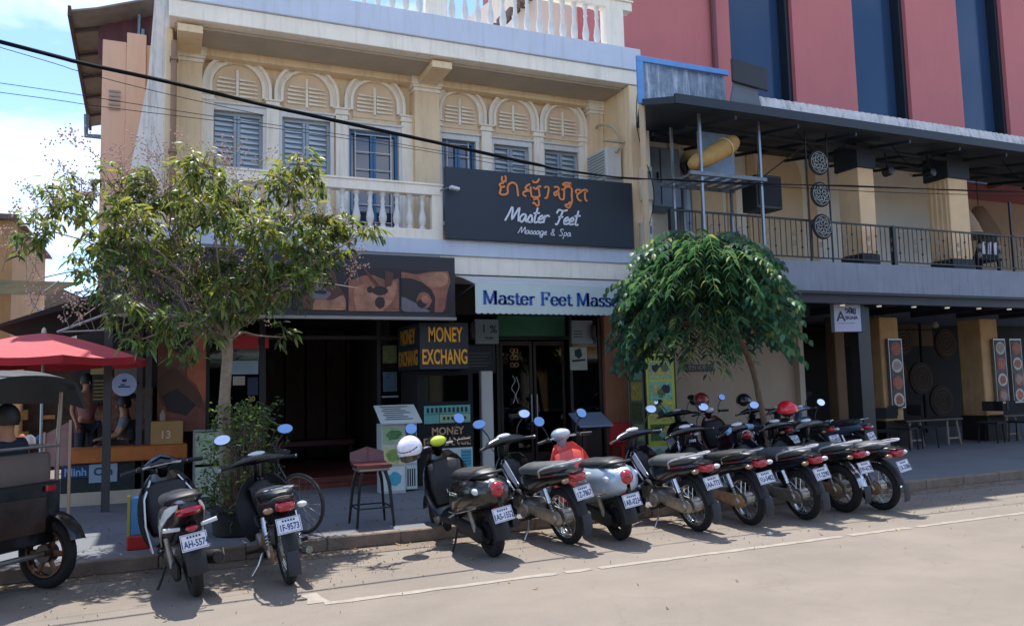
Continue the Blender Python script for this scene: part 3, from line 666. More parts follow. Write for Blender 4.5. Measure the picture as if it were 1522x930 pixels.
# lectern with menu and the red drum beside it
t = thing('menu_lectern', 'dark wooden lectern with slanted grey blue top beside the salmon pier', 'lectern', (6.95, 12.5, .13))
b = B(); b.prism([(12.3, .92), (12.3, .95), (12.72, 1.16), (12.72, 1.13)], 6.62, 7.28, 'x'); b.build('top', M('menu_cover', '#7d8ea8', .35, var=.1), t)
b = B()
for x in (6.7, 7.17): b.box(x, x+.05, 12.35, 12.4, .13, .95); b.box(x, x+.05, 12.62, 12.67, .13, 1.08)
b.box(6.75, 7.17, 12.62, 12.65, .3, 1.05); b.box(6.7, 7.22, 12.36, 12.66, .3, .33); b.build('stand', darkwood, t, bevel=.004)
t = thing('red_chair', 'red plastic chair standing against the salmon pier', 'chair', (7.75, 12.6, .13)); red = M('red_plastic', '#b3201c', .45, var=.1)
b = B(); b.box(7.5, 7.95, 12.4, 12.85, .53, .56); b.build('seat', red, t, bevel=.01)
b = B(); b.box(7.5, 7.95, 12.82, 12.86, .56, .95); b.build('backrest', red, t, bevel=.02)
for x in (7.5, 7.9):
    for y in (12.4, 12.8): B().box(x, x+.05, y, y+.05, .13, .53).build('leg', red, t)
# yellow two-faced food menu
t = thing('menu_board', 'tall yellow and grey folding menu board with food pictures against cream wall', 'menu board', (8.5, 12.6, .13))
mc = M('menu_yellow', '#c3cf45', .5, var=.15, scale=4); mgy = M('menu_grey_green', '#75837a', .5, var=.15, scale=4)
x0, x1 = 8.16, 8.78
b = B(); b.box(x0, x1, 12.55, 12.58, .13, 2.2); fr = b.build('front_panel', mc, t); b = B(); b.box(x0-.03, x0, 12.55, 13.1, .13, 2.22); b.box(x0, x1+.02, 12.54, 12.58, 2.2, 2.23); b.box(x1, x1+.02, 12.54, 12.58, .13, 2.2); b.build('frame', black, t)
b = B(); b.box(x0-.04, x0-.031, 12.6, 13.06, .2, 2.18); sd = b.build('side_panel', mgy, t)
fd = [M('food_a', '#a5bd86', .5, var=.5, scale=18), M('food_b', '#86c0a0', .5, var=.4, scale=14), M('food_c', '#c8bb62', .5, var=.5, scale=16), M('food_d', '#5f6f4c', .5, var=.5, scale=20)]
for k, (z0, z1) in enumerate(((1.72,2.06),(1.34,1.68),(.95,1.3),(.6,.9),(.2,.5))):
    p = B().box(x0+.05, x1-.06, 12.543, 12.549, z0, z1).build('picture', fd[k % 4] if k != 4 else wb, t)
    for j in range(3):
        B().prism([(x0+.06+u*(x1-x0-.14), z0+.01+v*(z1-z0-.02)) for u, v in blob(.3+.22*j,.5+.12*(-1)**j,.18,.25,j=.3,seed=k*7+j+1)], 12.5385-.001*j, 12.5395-.001*j).build('print', (ink if (j+k) % 3 == 0 else fd[(k+j+1) % 4]), p)
    pz = B(); pz.box(x0-.046, x0-.041, 12.64, 13.02, z0, z1); pz.build('picture', fd[(k+1) % 4], sd)
b = B()
for k in range(7): b.box(8.24+k*.07, 8.28+k*.07, 12.543, 12.5485, 2.10, 2.14+.012*(k % 2))
b.box(8.24, 8.72, 12.543, 12.5485, 2.075, 2.083); b.build('print', ink, t)
# ------------------------------------------------------------------ red building with blue glass strips
redp = M('red_facade_paint', '#bc6c6b', .75, var=.07, scale=.8, bump=.08, bscale=12, streak=.12, dirt=(.2,.08,.09))
t = thing('red_building', 'tall rose red building with vertical strips of deep blue glass above cafe roof', 'building', (14, 13.5, 0))
b = B(); wins = [(11.23,13.02),(14.88,16.66),(18.5,20.25),(22.2,24.0),(25.9,27.7)]
x = 8.1
for a, c in wins: b.box(x, a, 13.45, 14.2, 6.6, 16); x = c
b.box(x, 32, 13.45, 14.2, 6.6, 16); b.box(8.1, 32, 14.2, 20, 6.6, 16.02); b.build('wall', redp, t)
gm = M('mirror_glass_blue', '#2a4260', .12, var=.05, scale=.5, spec=.35)
for a, c in wins:
    g = B().box(a+.002, c-.002, 13.8, 13.83, 6.6, 16).build('window', gm, t)
    f = B(); f.box(a+.002, a+.06, 13.7, 13.799, 6.6, 16); f.box(c-.11, c-.002, 13.55, 13.79, 6.6, 16); f.build('frame', M('window_frame_dark', '#1b232d', .4), g)
b = B(); b.sweep([(10.75, 13.38, 7.0), (10.75, 13.38, 15)], .06, 8); b.box(10.66, 10.84, 13.3, 13.45, 9.9, 10.0); b.build('rain_pipe', M('dark_red_pipe', '#6c3a40', .6), t, smooth=40)

# ------------------------------------------------------------------ cafe
cf = thing('cafe_building', 'two storey cafe with cream upper gallery and dark sheet metal roof canopy', 'building', (13, 13, 0))
cafew = M('cafe_cream_wall', '#faf0de', .8, var=.06, scale=1.2, streak=.1, dirt=(.35,.27,.18)); tan = M('tan_column_paint', '#e2c298', .75, var=.1, scale=3)
darkm = M('dark_metal', '#2a323b', .55, metal=.3, var=.15, scale=3); slabm = M('grey_slab', '#7d8593', .8, var=.14, scale=2, streak=.7, dirt=(.10,.11,.13))
b = B(); b.box(8.03, 8.2, 12.2, 13.2, 3.702, 6.3); b.box(8.2, 17.2, 13.2, 13.4, 3.7, 6.95); b.build('upper_wall', cafew, cf)
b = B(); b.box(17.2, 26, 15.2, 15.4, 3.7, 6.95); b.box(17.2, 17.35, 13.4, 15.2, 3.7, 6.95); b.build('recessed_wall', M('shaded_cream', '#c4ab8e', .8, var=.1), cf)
B().box(17.1, 17.22, 13.0, 13.199, 3.7, 6.9).build('corner_trim', M('pale_trim', '#e7e0d2', .6), cf)
# arched niche outline, arched brown door and pilaster strips on the upper wall
b = B()
for x in (9.3, 10.7, 11.25, 12.9): b.box(x, x+.22, 13.14, 13.199, 3.7, 6.9)
b.build('pilaster_strip', tan, cf)
for x0, x1 in ((9.6, 10.6), (11.55, 12.75)):
    c = (x0+x1)/2; r = (x1-x0)/2
    B().prism([(x0, 3.72), (x1, 3.72), (x1, 6.0)]+[(c+r*math.cos(math.pi*k/14), 6.0+r*math.sin(math.pi*k/14)) for k in range(1,14)]+[(x0, 6.0)], 13.17, 13.199).build('arched_panel', M('niche_cream', '#e8cda4', .8, var=.06), cf)
b = B(); b.prism([(17.5, 3.72), (18.25, 3.72), (18.25, 5.6), (17.875, 6.1), (17.5, 5.6)], 15.12, 15.199); b.build('arched_door', M('maroon_door', '#4a2a2c', .5, var=.15), cf)
# concrete gallery slab with stained edge
b = B(); b.box(7.9, 26, 10.5, 13.19, 3.17, 3.70); b.box(8.2, 26, 13.192, 17.2, 3.165, 3.69); b.build('gallery_slab', slabm, cf, bevel=.01)
b = B(); b.box(7.9, 26, 10.58, 10.75, 2.98, 3.165); b.box(7.9, 26, 10.46, 10.5, 3.13, 3.16)
for k in range(12): b.box(8.2+k*1.5, 8.3+k*1.5, 10.76, 13.1, 3.0, 3.165)
b.build('gallery_beam', blueblack, cf)
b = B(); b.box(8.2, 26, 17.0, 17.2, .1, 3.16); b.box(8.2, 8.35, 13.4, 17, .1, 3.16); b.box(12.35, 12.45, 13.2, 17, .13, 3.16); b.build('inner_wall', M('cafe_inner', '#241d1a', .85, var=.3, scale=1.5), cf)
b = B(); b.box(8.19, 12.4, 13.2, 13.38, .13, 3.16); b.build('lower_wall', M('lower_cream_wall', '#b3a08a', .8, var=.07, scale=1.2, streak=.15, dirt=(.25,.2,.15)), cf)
for bx in ((8.17, 8.25, 13.1, 13.199, .13, 2.6), (12.28, 12.42, 13.05, 13.199, .13, 2.9)): B().box(*bx).build('wall_conduit', M('pale_conduit', '#b9ab95', .6), cf)
# upper columns with dark caps and plinths
for i, x in enumerate((12.2, 14.72, 17.9, 21)):
    y = 10.95 if i < 2 else 10.95
    w = .2 if i == 0 else .28
    q = B(); q.box(x-w, x+w, y, y+.5, 3.98, 5.62)
    if i:
        for k in range(4): q.box(x-w-.012, x-w+.03, y+.06+k*.11, y+.11+k*.11, 4.0, 5.6)
    col = q.build('upper_column', tan, cf, bevel=.01); B().box(x-w-.04, x+w+.04, y-.04, y+.54, 5.62, 6.1).build('capital', darkm, col, bevel=.01); B().box(x-w-.02, x+w+.02, y-.02, y+.52, 3.701, 3.97).build('plinth', darkm, col, bevel=.01)
# ground columns
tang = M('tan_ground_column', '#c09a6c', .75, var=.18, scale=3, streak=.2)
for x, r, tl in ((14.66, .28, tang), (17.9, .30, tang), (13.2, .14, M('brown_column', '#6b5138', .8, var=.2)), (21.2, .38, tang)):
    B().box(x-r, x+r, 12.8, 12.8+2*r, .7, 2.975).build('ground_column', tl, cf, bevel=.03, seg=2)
    B().box(x-r-.03, x+r+.03, 12.77, 12.83+2*r, .13, .7).build('column_shade_base', M('shade_dark_base', '#231d1a', .7), cf)  # dark foot of the column: deep shade put into its colour
b = B(); b.box(11.7, 11.98, 10.9, 11.1, .13, 2.97); b.box(12.0, 12.06, 10.95, 11.05, .13, 2.97); b.build('black_post', black, cf, bevel=.005)
# canopy: dark sheet roof, ribs underneath, rusty white corrugated edge
b = B(); b.add([(7.2,10,5.96),(30,10,5.96),(30,13.44,6.5),(8.1,13.44,6.5),(8.1,12.14,6.3),(7.88,12.13,6.3),(6.98,10.6,6.1),
   (7.2,10,6.07),(30,10,6.07),(30,13.44,6.6),(8.1,13.44,6.6),(8.1,12.14,6.4),(7.88,12.13,6.4),(6.98,10.6,6.2)],
   [(0,1,2,3,4,5,6),(7,8,9,10,11,12,13)]+[(i,(i+1)%7,(i+1)%7+7,i+7) for i in range(7)]); b.build('canopy_roof', darkm, cf)
b = B(); b.box(7.2, 30, 9.95, 9.999, 5.95, 6.10)
for k in range(16): b.cbox((8.4+k*1.3, 11.6, 6.12), (.035, 3.2, .06), (R(9), 0, 0))
for y, z in ((10.9, 6.02), (11.9, 6.18)): b.box(8.1, 30, y, y+.07, z-.06, z)
b.build('canopy_beam', darkm, cf)
def corr(x0, x1, y0, y1, z0, z1, mt, name, parent, step=.038):
    n = int((x1-x0)/step); g = []
    for i in range(n+1):
        x = x0+i*step; d = .012*math.sin(i*math.pi/2); g.append([(x, y0+d, z0+.01*math.sin(i*.9)), (x, y1+d, z1)])
    return B().sheet(g, .003).build(name, mt, parent, smooth=60)
rust = M('rusty_white_sheet', '#c9c6c2', .7, var=.15, scale=5, streak=.85, dirt=(.09,.07,.07))
corr(8.9, 30, 10.05, 10.12, 6.09, 6.33, rust, 'corrugated_edge', cf)
corr(7.06, 8.75, 10.62, 10.66, 6.16, 6.86, M('translucent_sheet', '#7d8c9c', .5, var=.35, scale=9, streak=.9, dirt=(.75,.78,.85)), 'corrugated_sheet', cf)
bf = M('blue_steel_frame', '#5f93cc', .45, var=.1, scale=5)
b = B(); b.box(6.93, 8.75, 10.56, 10.61, 6.82, 6.91); b.box(6.93, 7.04, 10.56, 10.61, 6.12, 6.82); b.build('blue_frame', bf, cf, bevel=.004)
b = B(); b.sweep([(7.02, 10.62, 3.2), (7.02, 10.62, 6.15)], .05, 8); b.build('frame_post', M('pale_pipe', '#b49f7e', .6), cf, smooth=40)

# railing: every bar of its own
rl = B(); rl.box(7.55, 22, 10.60, 10.64, 4.42, 4.45); rl.box(7.55, 22, 10.60, 10.64, 3.77, 3.79)
for x in (7.5, 12.42): rl.box(x-.04, x+.04, 10.58, 10.66, 3.7, 4.45)
for x in (15.75, 18.8): rl.box(x-.02, x+.02, 10.6, 10.64, 3.7, 5.15)
rl.build('railing', black, cf)
rail = cf.children[-1]
bar = B().box(-.006, .006, -.006, .006, 0, .63).mesh('bar', black)
barb = B().box(-.006, .006, -.006, .006, 0, .63).ell((0,0,.45), (.02,.02,.025), 6, 4).ell((0,0,.16), (.02,.02,.025), 6, 4).mesh('bar_with_knobs', black)
sc_ = B()
for z, s_ in ((.40, 1), (.24, -1)):
    pts = [(s_*(.006+ (.012+.045*(1-k/22))*math.cos(k*.5)), 0, z+(.012+.045*(1-k/22))*math.sin(k*.5)*s_) for k in range(23)]; sc_.sweep(pts, .006, 5, up=(0,1,0))
scm = sc_.mesh('scroll', M('pale_iron', '#8f8780', .5, metal=.4), smooth=60)
k = 0; x = 7.62
while x < 16.6:
    piece('bar', barb if k % 5 == 2 else bar, rail, (x, 10.62, 3.79))
    if k % 5 == 0 and x > 8: piece('scroll', scm, rail, (x+.06, 10.615, 3.78))
    x += .118; k += 1

# three round carved discs hung between two rods
for z, lab in ((5.44, 'topmost of three round black carved discs hung on gallery'), (4.87, 'middle of three round black carved discs hung on gallery'), (4.30, 'lowest of three round black carved discs hung on gallery')):
    t = thing('carved_disc', lab, 'ornament', (10.53, 10.45, z), 'carved discs hung on the gallery front')
    B().lathe([(0,-.02),(.2,-.02),(.225,-.01),(.225,.01),(.2,.02),(0,.02)], (10.53, 10.45, z), 28, 'y').build('disc', blackmat, t, smooth=40)
    b = B(); rg = random.Random(int(z*100))
    for k in range(7):
        a = k*.8976; b.sweep(smoothpath([(10.53+r_*math.cos(a+d_), 10.424, z+r_*math.sin(a+d_)) for r_, d_ in ((.03,0),(.08,.3),(.13,-.2),(.17,.25))], 3), .006, 4, up=(0,1,0))
    for k in range(7): b.torus((10.53+.12*math.cos(k*.8976+.4), 10.424, z+.12*math.sin(k*.8976+.4)), .022, .004, n=8, m=4)
    b.torus((10.53, 10.424, z), .185, .004, n=24, m=4); b.build('carving', M('carving_pale', '#b9beb9', .6), t)
t = thing('hanging_rod', 'pair of thin black rods from the canopy holding the carved discs', 'rod', (10.58, 10.5, 3.7)); b = B()
b.tube((10.30, 10.5, 3.7), (10.30, 10.5, 6.0), .016).tube((10.79, 10.5, 3.7), (10.79, 10.5, 6.0), .016); b.build('rod', black, t)
# steel stand with shelf, sheet and tan roll
t = thing('steel_stand', 'galvanised steel stand with shelf rising from the gallery to the canopy', 'stand', (8.5, 10.6, 3.7)); b = B()
for x in (7.98, 9.2):
    for y in (10.42, 11.2): b.box(x-.02, x+.02, y-.02, y+.02, 3.705 if y > 10.5 else 3.2, 6.02)
b.build('post', steel, t)
b = B(); b.box(7.72, 9.28, 10.36, 10.42, 4.98, 5.04); b.box(7.72, 9.28, 11.2, 11.25, 4.98, 5.04)
for k in range(7): b.box(7.8+k*.23, 7.84+k*.23, 10.421, 11.19, 4.99, 5.03)
b.build('shelf', M('worn_shelf', '#6f7880', .5, metal=.5, var=.3, scale=8), t)
t = thing('sheet_panel', 'blue grey sheet leaning upright on the shelf behind the tan roll', 'panel', (8.9, 10.9, 5.05))
B().box(8.35, 9.1, 10.95, 10.98, 5.045, 5.93).build('sheet', M('blue_grey_sheet', '#7d95ad', .5, var=.25, scale=4, streak=.2, dirt=(.5,.6,.65)), t); B().box(8.95, 9.05, 10.94, 10.949, 5.75, 5.85).build('sticker', M('pink_sticker', '#d8547a', .5), t)
t = thing('tan_roll', 'tan padded roll tied with cord lying slantwise on the steel shelf', 'roll', (8.35, 10.6, 5.2))
pa = [(7.86, 10.55, 5.16), (7.90, 10.55, 5.18), (7.98,10.55,5.24), (8.2,10.55,5.34), (8.5, 10.55, 5.50), (8.72, 10.55, 5.63), (8.80,10.55,5.68), (8.84, 10.55, 5.70)]
B().sweep(pa, [(.03,.03),(.10,.10),(.13,.13),(.15,.15),(.16,.16),(.15,.15),(.11,.11),(.03,.03)], 16, up=(0,1,0)).build('roll', M('tan_pad', '#b08a4e', .8, var=.15, scale=6, bump=.3, bscale=20), t, smooth=60)
cd_ = B().torus((0,0,0), .163, .012, n=20, m=6, axis='x').build('cord', M('cord_cream', '#cdbd8d', .8), None); cd_.parent = t
cd_.location = Vector((8.60, 10.55, 5.555))-t.location; cd_.rotation_euler = (0, R(-30), 0)
# loudspeaker and lamps
t = thing('loudspeaker', 'black loudspeaker box hung in front of the gallery wall', 'speaker', (9.65, 10.9, 4.9)); b = B(); b.prism([(9.38, 10.75), (9.95, 10.75), (9.9, 11.2), (9.43, 11.2)], 4.62, 5.22, 'z'); b.build('cabinet', black, t, bevel=.02, seg=2)
b = B(); b.box(9.42, 9.91, 10.735, 10.748, 4.68, 5.18); b.build('grille', M('speaker_cloth', '#1c222b', .9, bump=.5, bscale=200), t); b = B(); b.sweep([(9.7, 11.0, 5.22), (10.0, 10.9, 5.45), (10.3, 10.5, 5.75)], .012, 6); b.build('bracket', black, t)
t = thing('solar_floodlight', 'black flat floodlight panel tilted on the canopy edge', 'floodlight', (8.6, 10.0, 6.3))
b = B(); b.cbox((8.72, 10.02, 6.62), (.72, .05, .42), (R(-8), R(6), 0)); b.build('panel', black, t, bevel=.01); b = B(); b.prism([(8.3, 6.06), (8.95, 6.06), (8.85, 6.45), (8.4, 6.45)], 10.02, 10.06); b.build('bracket', M('grey_bracket', '#59626a', .6), t)
for x, y, z, lab in ((12.62, 10.8, 5.55, 'small black spotlight beside the plain tan gallery column'), (13.75, 10.8, 5.62, 'small black spotlight hung left of the fluted gallery column')):
    t = thing('spotlight', lab, 'spotlight', (x, y, z)); b = B(); b.lathe([(.05,-.09),(.08,-.08),(.09,.08),(.06,.1)], (x, y, z), 12, 'y'); b.build('lamp_body', black, t, smooth=40, bevel=0); b = B(); b.tube((x, y, z+.05), (x, y+.05, z+.38), .018); b.build('arm', black, t)
for x, z, y, lab, s_ in ((16.1, 5.0, 11.9, 'wide cream cone lampshade half behind the fluted column', 1.0), (17.3, 5.15, 12.4, 'brown wicker cone lampshade at the right edge of the gallery', 1.2)):
    t = thing('cone_lamp', lab, 'lamp', (x, y, z)); b = B(); b.lathe([(.08*s_,.32*s_),(.16*s_,.2*s_),(.28*s_,-.05*s_),(.36*s_,-.28*s_)], (x, y, z), 18, cap=False); b.build('lamp_shade', M('shade_%d' % int(s_*10), '#b79a7b' if s_ == 1 else '#8c6d52', .8, var=.15), t, smooth=50); B().tube((x, y, z+.3), (x, y, 6.3), .01).build('cord', black, t)
t = thing('gallery_chair', 'black chair with white patterned cushion behind the gallery rail', 'chair', (15.55, 11.0, 3.7)); b = B(); b.box(15.2, 15.95, 11.0, 11.5, 4.0, 4.08); b.prism([(15.2, 4.08), (15.95, 4.08), (15.85, 4.5), (15.35, 4.42)], 11.0, 11.06)
for x in (15.22, 15.88): b.box(x, x+.05, 11.02, 11.07, 3.70, 4.0); b.box(x, x+.05, 11.43, 11.48, 3.70, 4.0)
b.build('frame', blackmat, t); b = B()
for k in range(3): b.prism([(15.35+k*.17, 4.12), (15.44+k*.17, 4.12), (15.47+k*.17, 4.38), (15.38+k*.17, 4.36)], 10.985, 10.998)
b.build('cushion_pattern', M('pattern_white', '#c9ccd2', .7), t)
# electric meter boxes and cables by the corner
t = thing('air_conditioner', 'white air conditioner outdoor unit bracketed inside balcony corner', 'air conditioner', (7.55, 12.8, 5.4))
b = B(); b.box(7.42, 7.74, 12.45, 13.2, 5.42, 6.0); b.build('casing', M('ac_white', '#c9cac4', .5, var=.06, streak=.2, dirt=(.35,.33,.3)), t, bevel=.02, seg=2)
b = B()
for k in range(9): b.box(7.405, 7.418, 12.52, 13.12, 5.48+k*.055, 5.50+k*.055)
b.build('grille', M('ac_grille', '#8e9290', .6), t); b = B(); b.box(7.42, 7.8, 12.5, 12.54, 5.36, 5.415); b.box(7.42, 7.8, 13.08, 13.12, 5.36, 5.415); b.build('bracket', M('ac_bracket', '#a8a69c', .5), t)
b = B(); b.sweep(smoothpath([(7.7,13.3,6.6),(7.55,12.9,6.55),(7.6,12.5,6.4),(7.72,12.42,6.1),(7.6,12.42,5.9)],4), .025, 7); b.box(7.35, 7.78, 12.38, 12.44, 6.08, 6.12); b.build('hose', M('ac_hose', '#b8a98e', .6), t, smooth=50)
for x, z, h_, lab in ((7.98, 4.95, .62, 'tall white meter box on the wall between shophouse and cafe'), (7.95, 4.0, .55, 'pale metal cabinet below the meter box between shophouse and cafe')):
    t = thing('meter_box', lab, 'meter box', (x, 12.05, z)); B().box(x-.06, x+.14, 12.02, 12.18, z, z+h_).build('box', M('meter_white', '#c9c4b6', .5, var=.08), t, bevel=.01); B().box(x-.02, x+.1, 12.005, 12.019, z+h_*.6, z+h_*.85).build('cover', M('meter_grey', '#6d7478', .5), t)
# cafe light box sign
t = thing('light_box_sign', 'white square light box sign with blue A lettering on the black post', 'sign', (11.2, 10.9, 2.4))
b = B(); b.box(0, .52, 0, .12, 0, .56); sgn = b.build('box', M('sign_white', '#aab0c4', .5, var=.03), None, bevel=.005); sgn.parent = t
b = B(); b.box(.52, .60, .0, .13, -.005, .565); e_ = b.build('frame', M('sign_edge', '#2d4152', .5), None); e_.parent = t
nv = M('navy_letter', '#1d2448', .5)
for s_, sz, px_, pz_ in (('A', .26, .13, .27), ('ជួប', .10, .29, .36), ('SIGNA', .085, .33, .25), ('______', .06, .26, .17)):
    if s_.startswith('ជ'):
        b = B(); strokes(b, [[(0,.5),(.2,.9),(.5,.6),(.35,.2),(.1,.1)],[(.7,0),(.7,.9),(1.0,.9),(1.0,0)],[(1.2,0),(1.2,.9)],[(1.45,.9),(1.45,0),(1.75,0),(1.75,.9)]], lambda u, v: (.22+u*.11, -.006, .33+v*.10), .010); o = b.build('lettering', nv, None); o.parent = t
    elif s_.startswith('_'):
        o = B().box(.06, .4, -.003, -.001, .15, .156).build('print', nv, None); o.parent = t
    else: text(s_, sz, nv, t, Vector((px_, -.004, pz_))+t.location)
t.location = (11.17, 10.93, 2.50); t.rotation_euler = (0, 0, R(-14)) ; t.scale = (1.02,1,1)
# food photo boards on the ground columns
plates = [M('dish_rim', '#b9b2a4', .4), M('dish_food', '#9c4a32', .5, var=.5, scale=20), M('dish_food2', '#8c8778', .5, var=.4, scale=20), M('dish_food3', '#a5522f', .5, var=.5, scale=16)]
for i, (x, lab) in enumerate(((14.66, 'framed strip of four food photos on the nearer tan cafe column'), (18.05, 'framed strip of four food photos on the farther tan cafe column'), (18.62, 'dark framed food photo strip at the right edge of the cafe'))):
    t = thing('photo_menu', lab, 'menu board', (x, 12.7, 1.7)); B().box(x-.17, x+.24, 12.7, 12.76, .98, 2.49).build('frame', steel, t)
    B().box(x-.14, x+.21, 12.69, 12.699, 1.01, 2.46).build('board', M('menu_back', '#3c2b26', .5, var=.2), t)
    for k in range(4):
        zc = 2.27-k*.37; xc = x+.035
        p = B().prism([(xc+u*.155, zc+v*.15) for u, v in blob(0,0,1,1,16,.02)], 12.684, 12.688).build('dish', plates[0] if (k+i) % 2 else plates[1], t)
        B().prism([(xc+u*.115, zc+v*.105) for u, v in blob(0,0,1,1,12,.2,seed=k+i*4+1)], 12.68, 12.683).build('food', plates[1+(k+i) % 3], p)
# wall plaque on the cream wall
t = thing('wall_plaque', 'small dark nameplate with pale capitals on the cream wall', 'sign', (9.8, 13.15, 1.9)); B().box(9.5, 10.15, 13.15, 13.18, 1.86, 2.0).build('plate', M('plaque_dark', '#3a2f3a', .5), t)
text('SUN NOWTH', .13, M('plaque_pale', '#a59c9a', .5), t, (9.825, 13.146, 1.93), width=.72)
# trestle tables and chairs on the cafe terrace
wd = M('worn_wood', '#8b7b6c', .7, var=.2, scale=12); 
def trestle(x, y, lab):
    t = thing('cafe_table', lab, 'table', (x, y, .13), 'cafe terrace tables'); B().box(x-1.3, x+.45, y-.05, y+.55, .68, .72).build('tabletop', M('dark_top', '#3a3430', .5), t, bevel=.004)
    for xx in (x-1.15, x+.0, ):
        l = B()
        l.sweep([(xx, y, .135), (xx+.02, y+.02, .68)], .028, 6).sweep([(xx+.42, y+.02, .135), (xx+.34, y+.04, .68)], .028, 6).box(xx+.02, xx+.38, y+.01, y+.03, .26, .3); l.build('trestle', wd, t)
    return t
trestle(15.95, 12.55, 'dark topped table on pale trestle legs between the two tan columns'); trestle(19.0, 12.5, 'dark topped table on pale trestle legs at the right edge')
def cafechair(x, y, a, lab):
    t = thing('cafe_chair', lab, 'chair', (x, y, .13), 'black chairs on the cafe terrace'); o = []
    b = B(); b.box(-.22, .22, -.22, .22, .43, .47); o.append((b, 'seat'))
    b = B(); b.sheet([[(xx, .22+.05*abs(xx)/.2*-1+.02, z) for z in (.70, .81, .92)] for xx in (-.22,-.1,0,.1,.22)], .02); o.append((b, 'backrest'))
    for sx in (-1, 1):
        for sy in (-1, 1): o.append((B().tube((.2*sx, .2*sy, 0), (.18*sx, .18*sy, .43), .015), 'leg'))
    for b, nm in o: q = b.build(nm, blackmat, None); q.parent = t
    t.rotation_euler = (0,0,a)
for x, y, a, lab in ((14.3, 12.3, .3, 'black chair in front of the nearer tan column'), (15.0, 12.4, 1.4, 'black chair at the left end of the trestle table'), (17.15, 12.4, -1.3, 'black chair right of the pale trestle legs'), (17.9, 12.2, .2, 'black chair in front of the farther tan column'), (13.4, 12.0, 2.6, 'black chair behind the parked row beside the black post')): cafechair(x, y, a, lab)
# woven baskets, discs and lamps inside the cafe
bk = M('woven_dark', '#4a3f37', .9, var=.3, scale=25)
for i, (x, z, r) in enumerate(((16.6,2.6,.42),(17.6,2.55,.36),(17.3,1.75,.4),(18.2,1.6,.42),(19.2,2.5,.4),(16.9,.95,.42),(18.9,1.0,.42),(13.2,2.3,.35),(13.6,1.4,.38),(12.9,.9,.35))):
    t = thing('woven_tray', ['large', 'medium', 'small', 'round', 'flat', 'broad', 'low', 'high', 'dusty', 'plain'][i]+' dark woven tray on the cafe inner screen '+['top left','top middle','centre right','right','far right','bottom left','bottom right','behind the white light box','behind the black post','lowest behind the parked row'][i], 'woven tray', (x, 15.4, z), 'woven trays on the cafe screen')
    B().lathe([(0,-.03),(r*.7,-.05),(r,-.03),(r,.03),(0,.03)], (x, 15.0, z), 18, 'y').build('tray', bk, t, smooth=50); b = B()
    for k in range(1, 4): b.torus((x, 14.945, z), r*k/4, .008, n=18, m=4)
    b.build('weave', M('weave_line', '#8a7b6b', .8), t)
b = B(); 
for x in (16.1, 16.95, 18.9): b.box(x, x+.05, 15.5, 15.55, .13, 3.1)
for z in (1.2, 2.0, 2.9): b.box(12.5, 21, 15.5, 15.53, z, z+.03)
b.build('screen_frame', blackmat, cf)
for i, (x, z) in enumerate(((15.4,2.15),(15.75,2.35),(16.05,2.1),(17.5,2.9))):
    t = thing('pendant_lamp', ['leftmost', 'second from left', 'third from left', 'rightmost'][i]+' clear glass pendant lamp hanging in the open cafe front', 'lamp', (x, 13.9, z), 'glass pendant lamps in the cafe'); B().lathe([(.02,.1),(.07,.04),(.08,-.04),(.03,-.07)], (x, 13.9, z), 10).build('bulb', M('bulb_glass', '#c8c4b8', .1, coat=.5), t, smooth=60); B().tube((x, 13.9, z+.1), (x, 13.9, 3.16), .006).build('cord', black, t)
B().box(16.2, 20, 16.0, 16.1, 2.5, 3.1).build('back_beam_panel', M('inner_tan', '#7a6243', .8, var=.2), cf)
# ------------------------------------------------------------------ motorbikes
rubber = M('tyre_rubber', '#1c1b1b', .85, var=.25, scale=14, bump=.4, bscale=90); chrome = M('chrome', '#b9bcc0', .18, metal=1., var=.15, scale=18)
alu = M('dusty_alloy', '#aaa498', .40, metal=.75, var=.3, scale=16, bump=.2, bscale=60); dustalu = M('brown_dust_alloy', '#9c7f62', .6, metal=.45, var=.35, scale=14)
seatm = M('seat_vinyl', '#2c2e31', .42, var=.15, scale=12, bump=.15, bscale=140); seatg = M('grey_seat_vinyl', '#54575a', .42, var=.15, scale=10, bump=.15, bscale=140)
gloss = M('black_gloss_paint', '#0b0c0e', .26, var=.35, scale=8, coat=.5, streak=.12, dirt=(.25,.21,.17)); grime = M('dark_plastic', '#17181b', .6, var=.3, scale=12, bump=.2, bscale=100)
dkblue = M('dark_blue_paint', '#0d1420', .25, var=.2, coat=.5); silverb = M('silver_blue_paint', '#9fb2c2', .3, metal=.25, var=.08, coat=.5); coral = M('coral_red_paint', '#d84a40', .35, var=.12, scale=6, coat=.3)
whiteg = M('white_gloss_paint', '#d5d8da', .3, var=.06, coat=.4); redlens = M('red_lens', '#a01422', .15, var=.15, scale=30, coat=.7); orlens = M('orange_lens', '#8a6a52', .2, coat=.5); clear = M('clear_lens', '#c9ced2', .12, coat=.6)
mirror = M('mirror_face', '#c3d4ea', .02, metal=1., var=0); lime = M('lime_gloss', '#c9dc3c', .3, var=.05, coat=.4); plate_m = M('plate_white', '#d4d8e0', .35, var=.06, scale=20); plink = M('plate_blue_ink', '#1d2f66', .5)
stripe = M('stripe_silver', '#b4b6ba', .35, var=.1, scale=20); stripr = M('stripe_red', '#a83a3a', .4, var=.1); engm = M('engine_grey', '#8f8a82', .5, metal=.6, var=.35, scale=18)
def arcsheet(cx, cz, r, a0, a1, w, th=.006, n=10, drop=.35):
    g = []
    for i in range(n+1):
        a = R(a0+(a1-a0)*i/n); row = []
        for j in range(5):
            y = -w+2*w*j/4; rr = r-abs(y/w)**2*w*drop; row.append((cx+rr*math.cos(a), y, cz+rr*math.sin(a)))
        g.append(row)
    return B().sheet(g, th)
